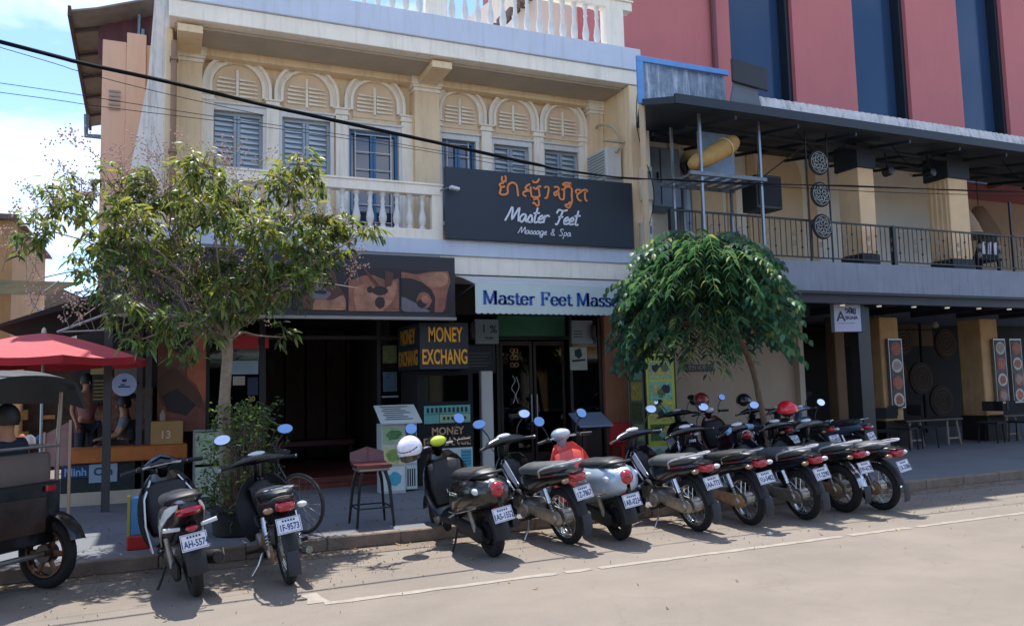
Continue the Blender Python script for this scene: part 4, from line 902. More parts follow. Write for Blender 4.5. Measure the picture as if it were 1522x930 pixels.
def wheel(par, cx, r, tr, spoked=True, rimm=None, w=1., name='wheel'):
    hub = B().lathe([(.03,-.06),(.075 if spoked else .10,-.055),(.075 if spoked else .10,.05),(.03,.06)], (cx, 0, r), 14, 'y').build(name, rimm or alu, par, smooth=40)
    t = B(); t.torus((cx, 0, r), r-tr, tr, 'y', 30, 10, squash=1.0*w); t.build('tyre', rubber, hub, smooth=60)
    ri = r-tr*1.75; b = B(); b.lathe([(ri,-.028*w),(ri-.012,-.022),(ri-.012,.022),(ri,.028*w),(ri+.016,.03*w),(ri+.016,-.03*w),(ri,-.028*w)], (cx, 0, r), 30, 'y', cap=False); b.build('rim', chrome if spoked else (rimm or alu), hub, smooth=50)
    s = B()
    if spoked:
        for k in range(18):
            a = k*math.pi/9; e = a+(.35 if k % 2 else -.35); y = .035 if (k//2) % 2 else -.035
            s.tube((cx+.07*math.cos(a), y, r+.07*math.sin(a)), (cx+ri*math.cos(e), 0, r+ri*math.sin(e)), .0035, 4)
        s.build('spokes', chrome, hub, kind='stuff')
    else:
        for k in range(5):
            a = k*2*math.pi/5+.3; s.sweep([(cx+.08*math.cos(a), 0, r+.08*math.sin(a)), (cx+ri*math.cos(a), 0, r+ri*math.sin(a))], [(.028,.022),(.018,.02)], 6, up=(0,1,0))
        s.build('rim_spokes', rimm or alu, hub, smooth=40)
    d = B(); d.lathe([(.06,.058),(.095,.058),(.095,.061),(.06,.061)], (cx, 0, r), 18, 'y', cap=False)
    return hub
def plate(par, s_, c, tilt, w=.195, h=.128, yaw=0.):
    mt = Matrix.Translation(c) @ Matrix.Rotation(yaw, 4, 'Z') @ Matrix.Rotation(R(-90), 4, 'Z') @ Matrix.Rotation(R(90)-tilt, 4, 'X')
    b = B(); b.box(-w/2, w/2, -h/2, h/2, -.002, .002, mt); p = b.build('number_plate', plate_m, par)
    tb_ = B(); e = .006
    for bx in ((-w/2+e, w/2-e, h/2-e-.003, h/2-e), (-w/2+e, w/2-e, -h/2+e, -h/2+e+.003), (-w/2+e, -w/2+e+.003, -h/2+e, h/2-e), (w/2-e-.003, w/2-e, -h/2+e, h/2-e)): tb_.box(*bx, .0025, .0035, mt)
    tb_.build('border', plink, p)
    me = text_mesh(s_, .075, .0014, .0015, width=.65); me.materials.append(plink); me.transform(mt @ Matrix.Translation((0, -.018, .0035)))
    me.transform(Matrix.Translation(-wloc(p))); o = bpy.data.objects.new('lettering', me); COL.objects.link(o); o.parent = p
    t2 = B()
    for k in range(5): t2.box(-.05+k*.022, -.036+k*.022, h/2-.035, h/2-.018, .0025, .0035, mt)
    t2.build('print', plink, p); return p
def mirrors(par, x, z, y0=.17, y1=.30, up=.21, round_=True, left=True, right=True, yaw=0.):
    for s in (1, -1):
        if (s == 1 and not left) or (s == -1 and not right): continue
        st = B().sweep(smoothpath([(x, s*y0, z), (x+.01, s*(y0+.03), z+up*.5), (x-.01, s*y1, z+up)], 3), .007, 6).build('mirror', grime, par, smooth=50)
        mt = Matrix.Translation((x-.015, s*y1, z+up+.02)) @ Matrix.Rotation(R(24), 4, 'Y') @ Matrix.Rotation(yaw+R(s*-6), 4, 'Z')
        a, b = (.064, .060) if round_ else (.078, .052)
        B().ell((.006,0,0), (.018, a, b), 16, 8, mt).build('housing', grime, st, smooth=60)
        B().lathe([(0,0),(.046 if round_ else .044,0),(.046 if round_ else .044,-.002),(0,-.0021)], (0,0,0), 18, 'x').add([],[]) if False else None
        f = B(); n = 20; vs = [(-.0135, (a-.006)*math.cos(2*math.pi*k/n), (b-.006)*math.sin(2*math.pi*k/n)) for k in range(n)]+[(-.0115, (a-.006)*math.cos(2*math.pi*k/n), (b-.006)*math.sin(2*math.pi*k/n)) for k in range(n)]
        f.add(vs, [tuple(range(n)), tuple(range(2*n-1, n-1, -1))]+[(k, k+n, (k+1) % n+n, (k+1) % n) for k in range(n)], mt); f.build('mirror_glass', mirror, st)
def place(o, x, y, head, lean=8.5, sc=1.06):
    """head = degrees from +Y, positive to the left; lean to the left on the side stand"""
    o.rotation_mode = 'XYZ'; o.rotation_euler = (R(-lean), 0, R(90+head)); o.location = (x, y, .0); o.scale = (sc, sc, sc)
def underbone(lab, body=None, plate_s='', panel=None, accent=None, seat=None, guard=False, rack=True, group='motorbikes parked in the row along the kerb', mir=(True, True), exh=True, dust=None, alloy=False):
    body = body or gloss; panel = panel or body; seat = seat or seatm; dust = dust or dustalu
    t = thing('motorbike', lab, 'motorbike', group=group)
    wheel(t, 0, .285, .042 if not alloy else .055, spoked=not alloy); wheel(t, 1.22, .285, .04)
    b = B()
    for s in (1, -1): b.sweep([(-.03, s*.09, .285), (.2, s*.09, .29), (.46, s*.07, .33)], [(.012,.025),(.013,.028),(.014,.03)], 6, up=(0,0,1))
    b.build('swing_arm', engm, t)
    b = B(); b.sweep([(-.11,.115,.285),(-.06,.115,.285),(.05,.117,.29),(.3,.117,.31),(.44,.115,.33),(.50,.112,.335)], [(.004,.03),(.012,.075),(.014,.078),(.013,.058),(.013,.06),(.004,.03)], 12, up=(0,0,1), power=.75); b.build('chain_case', dust, t, smooth=50)
    B().lathe([(0,.0),(.035,.0),(.045,-.02),(0,-.02)], (0,.15,.285), 12, 'y').build('axle_nut', alu, t)
    for s in (1, -1):
        sh_ = B().tube((-.01, s*.125, .31), (.045, s*.13, .45), .016, 8).build('shock_absorber', engm, t)
        q = B(); pts = [( -.005+.06*k/40+.024*math.cos(k*.95)*.9, s*.128+.024*math.sin(k*.95), .36+.15*k/40) for k in range(41)]; q.sweep(pts, .005, 4); q.build('spring', chrome, sh_, smooth=50)
        B().sweep([(.035,s*.13,.44),(.085,s*.132,.58)], .028, 9).build('shock_cover', chrome, sh_, smooth=40)
    b = B(); b.sweep([(.42,0,.30),(.46,0,.31),(.6,0,.31),(.7,0,.32)], [(.09,.07),(.12,.10),(.12,.10),(.08,.07)], 12, power=.6); b.lathe([(0,.16),(.075,.155),(.085,.14),(.085,.1)], (.53,0,.30), 14, 'y'); b.sweep([(.68,0,.33),(.86,0,.36)], [(.065,.06),(.06,.055)], 8, power=.5)
    e = b.build('engine', engm, t, smooth=45)
    b = B()
    for k in range(6): b.box(.70+k*.026, .706+k*.026, -.085, .085, .27+k*.003, .43)
    b.build('cooling_fins', alu, e, kind='stuff')
    B().sweep(smoothpath([(.5,.12,.43),(.58,.13,.5),(.68,.1,.49),(.8,.05,.42)],3), .022, 7).build('carburettor_hose', grime, t, smooth=50)
    if exh:
        B().sweep(smoothpath([(.84,-.02,.3),(.86,-.09,.2),(.7,-.13,.16),(.45,-.14,.18)],3), .016, 7).build('exhaust_pipe', chrome, t, smooth=50)
        B().sweep([(.5,-.14,.18),(.42,-.145,.19),(.3,-.15,.21),(-.1,-.165,.27),(-.17,-.168,.28)], [.016,.032,.042,.045,.03], 12).build('muffler', chrome, t, smooth=50)
    # tail, side panels, seat
    b = B(); b.sweep([(.66,0,.50),(.60,0,.55),(.45,0,.60),(.2,0,.65),(-.05,0,.69),(-.24,0,.725),(-.31,0,.74)], [(.04,.07),(.09,.14),(.125,.125),(.135,.10),(.125,.075),(.095,.055),(.05,.03)], 14, up=(0,0,1), power=.7); b.build('side_panel', panel, t, smooth=55)
    for s in (1, -1):
        for dz, mt_, hh in ((.0, stripe, .006), (.022, accent or stripr, .005), (-.020, stripe, .004)):
            q = B(); q.sweep([(.44,s*.113,.60+dz*1.6),(.2,s*.128,.655+dz),(-.05,s*.118,.698+dz*.7),(-.22,s*.09,.728+dz*.5)], [(.003,hh)]*4, 5, up=(0,0,1)); q.build('stripe', mt_, t)
    b = B(); b.sweep([(.64,0,.675),(.60,0,.695),(.48,0,.725),(.34,0,.735),(.2,0,.745),(.0,0,.775),(-.16,0,.79),(-.22,0,.79)], [(.04,.03),(.09,.05),(.125,.06),(.14,.06),(.15,.065),(.135,.055),(.11,.04),(.05,.015)], 14, up=(0,0,1), power=.75); b.build('seat', seat, t, smooth=55)
    b = B()
    for s in (1, -1): b.sweep(smoothpath([(.16,s*.12,.68),(.1,s*.155,.76),(-.12,s*.15,.82),(-.3,s*.09,.85),(-.35,0,.855)],4), .011, 7)
    if rack: b.build('grab_rail', chrome if seat is not seatg else stripe, t, smooth=50)
    lens = B().sweep([(-.24,0,.71),(-.31,0,.71),(-.37,0,.705),(-.40,0,.70)], [(.065,.038),(.082,.048),(.072,.04),(.035,.02)], 12, up=(0,0,1), power=.7).build('tail_light', redlens, t, smooth=55)
    B().sweep([(-.2,0,.755),(-.3,0,.765),(-.37,0,.76)], [(.08,.012),(.09,.013),(.06,.008)], 10, up=(0,0,1)).build('tail_cover', body, t, smooth=50)
    for s in (1, -1): B().ell((-.31, s*.135, .69), (.035,.045,.026), 10, 6).build('indicator', orlens if s > 0 else clear, t, smooth=60)
    arcsheet(0, .285, .345, 62, 172, .06).build('rear_fender', chrome if alloy else grime, t, smooth=50)
    arcsheet(-.02, .27, .36, 168, 200, .05, drop=.1).build('mudflap', M('blue_mudflap', '#27303b', .6, var=.2), t, smooth=50)
    plate(t, plate_s, (-.385, 0, .56), R(22))
    # frame spine, leg shield, front end
    B().sweep(smoothpath([(.6,0,.52),(.74,0,.46),(.88,0,.52),(.99,0,.72),(1.0,0,.82)],3), [(.04,.05)]*13, 8, power=.8).build('frame_cover', body, t, smooth=50)
    g = []
    for i in range(9):
        z = .84-.56*i/8; w = [.13,.19,.23,.25,.26,.26,.25,.225,.18][i]; row = []
        for j in range(9):
            u = -1+2*j/8; row.append((1.02-.16*(i/8)+.07*math.sin(math.pi*i/8)*.4-.13*u*u, u*w, z))
        g.append(row)
    B().sheet(g, .014).build('leg_shield', panel, t, smooth=60)
    B().sweep([(.90,0,.76),(.93,0,.74),(.95,0,.6),(.92,0,.45)], [(.07,.04),(.13,.06),(.11,.06),(.07,.04)], 10, up=(1,0,0), power=.7).build('inner_cover', grime, t, smooth=50)
    if guard:
        b = B()
        for s in (1,): b.sweep(smoothpath([(.62,.10,.56),(.70,.12,.50),(.90,.11,.70),(.93,.09,.78),(.88,.08,.80),(.70,.09,.62),(.62,.10,.56)],4), .010, 6)
        b.build('frame_guard', chrome, t, smooth=50); B().sheet([[(.66,.105,.53),(.66,.10,.58)],[(.8,.11,.64),(.77,.09,.69)],[(.9,.10,.75),(.87,.085,.78)]], .004).build('guard_plate', stripe, t)
    b = B()
    for s in (1, -1): b.sweep([(1.03, s*.075, .66), (1.13, s*.075, .46), (1.22, s*.07, .285)], [.024,.022,.017], 8)
    b.build('front_fork', chrome, t, smooth=40)
    arcsheet(1.22, .285, .34, 25, 150, .065).build('front_fender', body, t, smooth=50)
    bars = thing_child = B().sweep([(1.04,0,.80),(1.0,0,.92),(.99,0,.99)], [(.05,.06),(.06,.075),(.05,.06)], 10, up=(1,0,0)).build('steering_head', body, t, smooth=50)
    B().sweep([(.92,-.25,.975),(.945,-.20,.985),(.97,-.1,.995),(.985,0,1.0),(.97,.1,.995),(.945,.20,.985),(.92,.25,.975)], [(.018,.018),(.042,.034),(.07,.048),(.095,.062),(.07,.048),(.042,.034),(.018,.018)], 12, up=(0,0,1)).build('handlebar_cover', body, t, smooth=55)
    B().ell((.955,0,1.045), (.05,.085,.026), 14, 6).build('speedometer', clear, t, smooth=60); B().ell((1.055,0,.98), (.035,.075,.055), 14, 8).build('headlight', clear, t, smooth=60)
    for s in (1, -1):
        gr = B().sweep([(.925,s*.22,.975),(.88,s*.345,.965)], .017, 8).build('grip', grime, t, smooth=40); B().sweep([(.89,s*.34,.965),(.882,s*.358,.964)], .020, 8).build('bar_end', chrome, gr)
        B().sweep([(.95,s*.2,.965),(.965,s*.26,.955),(.93,s*.34,.95)], .006, 5).build('brake_lever', alu, t)
    b = B()
    for s in (1, -1): b.sweep(smoothpath([(.93,s*.2,.96),(1.03,s*.16,.98),(1.06,s*.06,.84),(1.04,0,.74)],3), .0045, 5)
    b.build('brake_cable', blackmat, t, smooth=50)
    mirrors(t, .95, 1.0, .17, .29, .21, round_=False, left=mir[0], right=mir[1])
    b = B().box(.40,.46,-.17,.17,.235,.26); b.build('foot_bar', grime, t)
    for s in (1, -1): B().sweep([(.43,s*.15,.25),(.43,s*.27,.255)], .018, 8).build('foot_peg', rubber, t)
    B().sweep([(.48,.11,.25),(.45,.18,.12),(.44,.245,.042)], .011, 6).build('side_stand', chrome, t)
    B().sweep([(.56,-.15,.3),(.6,-.2,.28),(.66,-.22,.42)], .009, 6).build('kick_starter', chrome, t)
    return t
def scooter(lab, body=None, shield=None, plate_s='', seat=None, top=None, sharp=False, group='motorbikes parked in the row along the kerb', mir=(True, True), brand='SCOOPY'):
    body = body or gloss; shield = shield or body; seat = seat or seatm
    t = thing('scooter', lab, 'scooter', group=group)
    r = .235 if not sharp else .265
    wheel(t, 0, r, .052 if not sharp else .045, spoked=False, rimm=grime, w=1.0); wheel(t, 1.22, r, .048, spoked=False, rimm=alu)
    b = B()
    if not sharp:
        b.sweep([(.54,0,.38),(.51,0,.42),(.40,0,.52),(.22,0,.58),(.0,0,.61),(-.16,0,.625),(-.27,0,.63),(-.32,0,.63)], [(.07,.08),(.15,.17),(.20,.20),(.235,.20),(.235,.175),(.205,.15),(.15,.12),(.08,.07)], 18, up=(0,0,1), power=.85)
    else:
        b.sweep([(.54,0,.42),(.50,0,.46),(.36,0,.56),(.15,0,.64),(-.08,0,.70),(-.26,0,.75),(-.36,0,.775)], [(.07,.08),(.14,.17),(.17,.18),(.17,.16),(.14,.12),(.11,.08),(.05,.03)], 16, up=(0,0,1), power=.8)
    b.build('rear_body', body if not sharp else gloss, t, smooth=60)
    if sharp:
        for s in (1, -1):
            q = B(); q.sheet([[(.50,s*.15,.36),(.46,s*.15,.48),(.40,s*.14,.58)],[(.34,s*.165,.46),(.3,s*.165,.56),(.26,s*.15,.66)],[(.12,s*.165,.58),(.08,s*.16,.65),(.06,s*.14,.715)],[(-.12,s*.14,.68),(-.14,s*.135,.72),(-.15,s*.12,.765)],[(-.32,s*.09,.76),(-.33,s*.085,.775),(-.34,s*.08,.80)]], .012); q.build('side_blade', whiteg, t, smooth=60)
            B().sheet([[(.62,s*.21,.30),(.80,s*.21,.30)],[(.70,s*.23,.52),(.92,s*.22,.50)],[(.80,s*.2,.74),(.98,s*.19,.76)],[(.90,s*.12,.88),(1.02,s*.12,.90)]], .012).build('front_blade', whiteg, t, smooth=60)
    zt = .0 if not sharp else .02
    if not sharp:
        for s in (1, -1): B().sweep([(.44,s*.20,.42),(.2,s*.235,.44),(-.04,s*.232,.49),(-.2,s*.19,.53)], [(.006,.008)]*4, 6, up=(0,0,1)).build('side_trim', chrome, t, smooth=50); B().sweep([(.50,s*.12,.62),(.40,s*.19,.64),(.36,s*.195,.50),(.46,s*.15,.46)], .009, 6).build('side_trim', chrome, t, smooth=50)
    b = B(); b.sweep([(.53,0,.70+zt),(.49,0,.725+zt),(.38,0,.75+zt),(.22,0,.755+zt),(.06,0,.775+zt),(-.10,0,.79+zt),(-.2,0,.78+zt),(-.24,0,.77+zt)], [(.05,.02),(.10,.04),(.135,.055),(.15,.06),(.15,.06),(.125,.05),(.08,.03),(.03,.01)], 16, up=(0,0,1), power=.8); b.build('seat', seat, t, smooth=60)
    b = B()
    b.sweep(smoothpath([(-.02,.13,.76+zt),(-.16,.13,.80+zt),(-.30,.07,.82+zt),(-.33,0,.825+zt),(-.30,-.07,.82+zt),(-.16,-.13,.80+zt),(-.02,-.13,.76+zt)],3), .012, 7); b.build('grab_rail', grime, t, smooth=50)
    if not sharp:
        B().ell((-.30,0,.665), (.055,.076,.07), 16, 10).build('tail_light', redlens, t, smooth=60)
        B().sweep([(-.24,0,.665),(-.30,0,.665)], [(.115,.10),(.085,.08)], 18, up=(0,0,1)).build('tail_light_bezel', chrome if body is gloss else whiteg, t, smooth=40)
        B().ell((-.27,0,.49), (.05,.055,.028), 12, 6).build('rear_reflector', redlens, t, smooth=60)
        for s in (1, -1): B().ell((-.17, s*.165, .665), (.075,.03,.035), 12, 6).build('indicator', clear, t, smooth=60)
    else:
        B().sweep([(-.24,0,.72),(-.34,0,.735),(-.40,0,.75)], [(.10,.035),(.10,.035),(.06,.015)], 12, up=(0,0,1), power=.7).build('tail_light', redlens, t, smooth=55)
        for s in (1, -1): B().sweep([(-.26,s*.08,.60),(-.28,s*.20,.62)], [(.012,.016),(.02,.018)], 8).build('indicator', clear, t, smooth=50)
        B().ell((-.33,0,.60), (.03,.05,.025), 12, 6).build('rear_reflector', redlens, t, smooth=60)
    g = arcsheet(0, r, r+.07, 70, 185, .075); g.build('rear_fender', grime, t, smooth=50)
    b = B(); b.box(-.32,-.24,-.02,.02,.42,.6); b.build('plate_bracket', grime, t); plate(t, plate_s, (-.345, 0, .445 if not sharp else .50), R(18))
    # engine, gearbox case, muffler, undertray
    b = B(); b.sweep([(-.08,.115,.235),(-.02,.12,.24),(.2,.12,.26),(.4,.115,.27),(.5,.10,.27)], [(.01,.05),(.035,.085),(.035,.07),(.04,.075),(.02,.05)], 12, up=(0,0,1), power=.7); b.build('gearbox_case', grime, t, smooth=50)
    b = B(); b.sweep([(.2,0,.30),(.5,0,.30),(.62,0,.27)], [(.10,.09),(.13,.10),(.12,.05)], 10, up=(0,0,1), power=.7); b.build('engine', engm, t, smooth=50)
    B().sweep([(.3,-.13,.2),(.2,-.155,.24),(-.15,-.17,.30),(-.24,-.17,.31)], [.018,.055,.06,.04], 12).build('muffler', grime, t, smooth=50); B().sweep([(.2,-.22,.27),(-.12,-.235,.32)], [(.004,.03),(.004,.035)], 8, up=(0,0,1)).build('heat_shield', alu, t)
    B().sweep([(.0,.14,.27),(.06,.15,.5)], .024, 8).build('shock_absorber', engm, t, smooth=50)
    fb = B(); fb.sweep([(.46,0,.31),(.5,0,.30),(.75,0,.29),(.86,0,.33)], [(.14,.06),(.17,.045),(.18,.04),(.15,.05)], 12, up=(0,0,1), power=.5); fb.build('floorboard', grime if not sharp else gloss, t, smooth=50)
    g = []; hw = [.11,.18,.225,.25,.265,.27,.265,.25,.22]
    for i in range(9):
        z = .93-.60*i/8; row = []
        for j in range(11):
            u = -1+2*j/10; row.append((1.0-.17*(i/8)**1.3-.09*u*u*(1 if i > 0 else .5), u*hw[i], z))
        g.append(row)
    B().sheet(g, .016).build('leg_shield', shield, t, smooth=60)
    B().sweep([(.90,0,.86),(.90,0,.82),(.86,0,.6),(.82,0,.42)], [(.07,.03),(.185,.07),(.20,.07),(.17,.05)], 12, up=(1,0,0), power=.6).build('inner_box', shield if shield is coral else grime, t, smooth=55)
    B().sweep([(1.03,0,.90),(1.06,0,.7),(1.08,0,.5),(1.04,0,.38)], [(.06,.03),(.10,.05),(.10,.05),(.06,.03)], 12, up=(1,0,0)).build('front_cover', body, t, smooth=55)
    b = B()
    for s in (1, -1): b.sweep([(1.08, s*.07, .5), (1.22, s*.075, r)], .02, 8)
    b.build('front_fork', grime, t, smooth=40)
    arcsheet(1.22, r, r+.055, 10, 160, .08).build('front_fender', body if not sharp else whiteg, t, smooth=50)
    B().sweep([(1.02,0,.9),(.98,0,1.0)], [(.05,.05),(.06,.07)], 10, up=(1,0,0)).build('steering_head', body, t, smooth=50)
    if not sharp:
        B().ell((1.0,0,1.02), (.10,.115,.075), 16, 10).build('headlight_housing', body, t, smooth=60); B().ell((1.075,0,1.02), (.04,.08,.06), 14, 8).build('headlight', clear, t, smooth=60)
        B().ell((.93,0,1.04), (.06,.088,.055), 14, 8).build('speedometer_cover', top or clear, t, smooth=60)
    else:
        B().sweep([(.98,-.14,1.0),(1.0,-.08,1.01),(1.02,0,1.02),(1.0,.08,1.01),(.98,.14,1.0)], [(.02,.02),(.05,.05),(.07,.06),(.05,.05),(.02,.02)], 12, up=(0,0,1)).build('handlebar_cover', dkblue, t, smooth=55)
        B().sweep([(.96,-.09,1.05),(1.0,0,1.08),(.96,.09,1.05)], [(.03,.01),(.05,.015),(.03,.01)], 10, up=(0,0,1)).build('windscreen', M('screen_smoke', '#39506a', .08, coat=.6), t, smooth=50)
    bb = B().sweep(smoothpath([(.90,-.34,.985),(.94,-.2,.995),(.96,-.06,1.0),(.96,.06,1.0),(.94,.2,.995),(.90,.34,.985)],2), .011, 7).build('handlebar', chrome, t, smooth=50)
    for s in (1, -1):
        B().sweep([(.935,s*.22,.995),(.90,s*.345,.985)], .018, 8).build('grip', grime, t, smooth=40); B().sweep([(.955,s*.17,.985),(.975,s*.24,.975),(.93,s*.33,.97)], .006, 5).build('brake_lever', alu, t); B().ell((.945,s*.19,.995), (.03,.03,.028), 8, 6).build('switch_box', grime, t, smooth=60)
    b = B()
    for s in (1, -1): b.sweep(smoothpath([(.94,s*.2,.985),(1.04,s*.15,1.0),(1.07,s*.05,.9),(1.04,0,.84)],3), .0045, 5)
    b.build('brake_cable', blackmat, t, smooth=50)
    mirrors(t, .95, 1.0, .17, .27, .20, round_=True, left=mir[0], right=mir[1])
    B().sweep([(.45,.13,.25),(.42,.19,.12),(.41,.24,.038)], .011, 6).build('side_stand', grime, t)
    if brand:
        for s in (1, -1):
            me = text_mesh(brand, .045, .001, .002); me.materials.append(M('badge_chrome', '#b5b7b3', .3, metal=.6)); o = bpy.data.objects.new('badge', me); COL.objects.link(o); o.parent = t; o.location = (.17, s*.237, .62); o.rotation_euler = (R(90), 0, 0 if s < 0 else R(180))
    return t
def helmet(lab, mt, loc, rot=(0,0,0), visor=True, inner=True, name='helmet'):
    t = thing(name, lab, 'helmet'); g = []
    for i in range(9):
        a = math.pi*.62*i/8; row = []
        for j in range(21):
            p = 2*math.pi*j/20; front = max(0, math.cos(p)); aa = a*(1-.22*front**2); rr = .125*math.sin(aa) if i else .001
            row.append((rr*math.cos(p)*1.12, rr*math.sin(p), .125*math.cos(aa)))
        g.append(row)
    B().sheet(g, .018).build('shell', mt, t, smooth=70)
    b = B(); b.ell((-.01,0,.0), (.105,.095,.098), 14, 8); b.build('lining', M('helmet_lining', '#2b2724', .9), t, smooth=60)
    if visor: B().sheet([[(.14*math.cos(p), .125*math.sin(p), z) for z in (.05,.0,-.05,-.08)] for p in [(-1.2+2.4*k/10) for k in range(11)]], .003).build('visor', M('smoke_visor', '#4b4740', .1, coat=.6), t, smooth=60)
    b = B().sweep(smoothpath([(.0,.11,-.03),(.01,.07,-.12),(.01,-.07,-.12),(0,-.11,-.03)],3), [(.009,.003)]*10, 5); b.build('chin_strap', blackmat, t)
    t.location = loc; t.rotation_euler = rot; return t

bk_ = []
b1 = scooter('black scooter with white side blades, nearest the three wheeler', plate_s='1AH-5574', sharp=True, mir=(False, False), brand=None); place(b1, .29, 7.33, 7, 9, 1.03)
b2 = underbone('black motorbike with silver grab rail beside the leafy bush, two blue mirrors raised', body=gloss, plate_s='1F-9573', panel=grime, seat=seatm); place(b2, 1.05, 7.36, 2, 8, 1.03)
b3 = scooter('glossy black retro scooter with lime instrument cover and a white helmet on its bar', plate_s='1AS-1552', top=lime); place(b3, 3.03, 7.50, 4, 9)
b4 = underbone('dark motorbike with chrome ladder plate on its frame, grey seat and red flank stripes', body=M('black_green_paint', '#0e1412', .28, var=.2, coat=.5), plate_s='1Z-7867', seat=seatg, guard=True, dust=alu); place(b4, 3.96, 7.68, 8, 9)
b5 = scooter('silver blue retro scooter with coral red leg shield', body=silverb, shield=coral, plate_s='1AR-0234', top=clear); place(b5, 4.54, 7.60, 0, 8)
b6 = underbone('dark motorbike with long grey seat in front of the yellow menu board', body=dkblue, plate_s='1AA-7731', seat=seatg, guard=True, dust=alu, mir=(False, True)); place(b6, 5.54, 7.58, 1, 9)
b7 = underbone('dark motorbike with black seat and upturned tail under the weeping tree', body=gloss, panel=dkblue, plate_s='1U-5482', seat=seatm, mir=(False, True)); place(b7, 6.29, 7.60, -1, 8)
b8 = underbone('dark motorbike with pale seat and blue taped handlebar carrying the bright red helmet', body=dkblue, plate_s='1Y-2290', seat=seatg, dust=alu, mir=(False, True)); place(b8, 7.07, 7.54, -2, 9)
b9 = underbone('half hidden dark motorbike second from the right end of the kerb row', body=gloss, plate_s='1W-6128', seat=seatg, alloy=True, mir=(False, False)); place(b9, 7.85, 7.70, 2, 6)
b10 = underbone('rightmost motorbike of the kerb row, with pale seat and a mirror up on the right', body=gloss, plate_s='1X-3386', seat=seatg, mir=(False, True)); place(b10, 8.36, 7.58, 4, 8)
tp_ = B(); tp_.sweep([(.90,.2,.98),(.95,.1,1.0),(.95,-.1,1.0),(.90,-.2,.98)], [(.03,.03),(.035,.04),(.035,.04),(.03,.03)], 8); o = tp_.build('tape_wrap', M('blue_tape', '#7fa0c4', .5, var=.3, scale=20), None, smooth=50); o.parent = b8
helmet('white open face helmet hung upside on the black retro scooter handlebar', M('white_helmet', '#e6e4ec', .2, var=.03, coat=.6), (2.40, 8.25, 1.04), (R(8), R(30), R(-125)))
helmet('bright red helmet sitting on the handlebar of a dark motorbike under the tree', M('red_helmet', '#d81e30', .25, var=.05, coat=.6), (7.98, 8.75, 1.24), (0, R(8), R(-60)), visor=False)
# bikes standing on the pavement against the cream wall
g2 = 'motorbikes standing on the pavement by the cream wall'
def back(o, x, y, a, lean=7): o.rotation_euler = (R(-lean), 0, R(a)); o.location = (x, y, .134)
p1 = underbone('dark motorbike on the pavement between the yellow board and the trunk, two mirrors raised', body=gloss, plate_s='1K-2046', group=g2); back(p1, 7.9, 10.9, 60)
p2 = scooter('dark scooter on the pavement with a deep red helmet on its bars', body=M('dark_red_paint', '#3a0f14', .3, coat=.5), plate_s='1AB-7120', group=g2, brand=None); back(p2, 8.7, 10.6, 78)
p3 = underbone('dark motorbike on the pavement just right of the slanting trunk', body=dkblue, plate_s='1L-5519', group=g2, mir=(False, False)); back(p3, 9.6, 10.6, 75)
p4 = underbone('green and dark motorbike on the pavement with its plate turned to the road', body=M('dark_green_paint', '#1b2a20', .3, coat=.5), plate_s='1G-8032', group=g2, mir=(False, False)); back(p4, 10.1, 10.3, 85)
p5 = underbone('silver blue motorbike on the pavement with one blue mirror near the dark cafe front', body=M('steel_blue_paint', '#5b7186', .3, metal=.3, coat=.5), plate_s='1H-4471', group=g2, mir=(False, True)); back(p5, 10.9, 10.4, 100)
helmet('deep red full helmet on the scooter against the cream wall', M('deep_red_helmet', '#8c1420', .3, var=.08, coat=.5), (8.62, 11.55, 1.34), (0, R(5), R(-100)))
helmet('black helmet on the motorbike behind the slanting trunk', M('black_helmet', '#15161a', .25, coat=.5), (9.5, 11.5, 1.30), (0, R(5), R(-100)), visor=False)
# ------------------------------------------------------------------ trees
def leaf_mesh(name, mt, ln, wd, droop=.25, fold=.25):
    v = []; n = 4
    for i in range(n+1):
        u = i/n; w = wd*math.sin(math.pi*(u**.8))**.8 if 0 < i < n else 0; z = -droop*ln*u*u
        v.append((u*ln, 0, z))
        if 0 < i < n: v += [(u*ln, w/2, z+fold*w/2), (u*ln, -w/2, z+fold*w/2)]
    f = [(0,1,2),(0,3,1)]
    idx = [0,1,4,7,10]
    f = [(0,1,2),(0,3,1),(1,4,5,2),(1,3,6,4),(4,7,8,5),(4,6,9,7),(7,10,8),(7,9,10)]
    me = bpy.data.meshes.new(name); me.from_pydata(v, [], f); me.materials.append(mt); me.update(); return me
def leafmat(name, col, trans, var=.25):
    m = M(name, col, .45, var=var, scale=3, island=.35, spec=.5); t = m.node_tree; p = t.nodes['Principled BSDF']
    o = [q for q in t.nodes if q.type == 'OUTPUT_MATERIAL'][0]; tr = t.nodes.new('ShaderNodeBsdfTranslucent'); tr.inputs[0].default_value = (*srgb(trans), 1)
    x = t.nodes.new('ShaderNodeMixShader'); x.inputs[0].default_value = .38; t.links.new(p.outputs[0], x.inputs[1]); t.links.new(tr.outputs[0], x.inputs[2]); t.links.new(x.outputs[0], o.inputs[0]); return m
bark = M('pale_bark', '#8f7f6c', .9, var=.3, scale=14, bump=.6, bscale=40); bark2 = M('brown_bark', '#75604c', .9, var=.3, scale=14, bump=.6, bscale=40)
LA = [leafmat('leaf_green', '#566c38', '#93a844'), leafmat('leaf_yellow_green', '#78813a', '#b4b043'), leafmat('leaf_dark', '#31452a', '#55752f')]
LB = [leafmat('leaf_deep', '#2f5243', '#4a7a46'), leafmat('leaf_mid', '#4a6f54', '#739a5c')]
def orient(d, roll=0.):
    x = Vector(d).normalized(); up = Vector((0,0,1)); y = up.cross(x)
    if y.length < .05: y = Vector((0,1,0))
    y.normalize(); z = x.cross(y); m = Matrix((x, y, z)).transposed().to_4x4(); return m @ Matrix.Rotation(roll, 4, 'X')
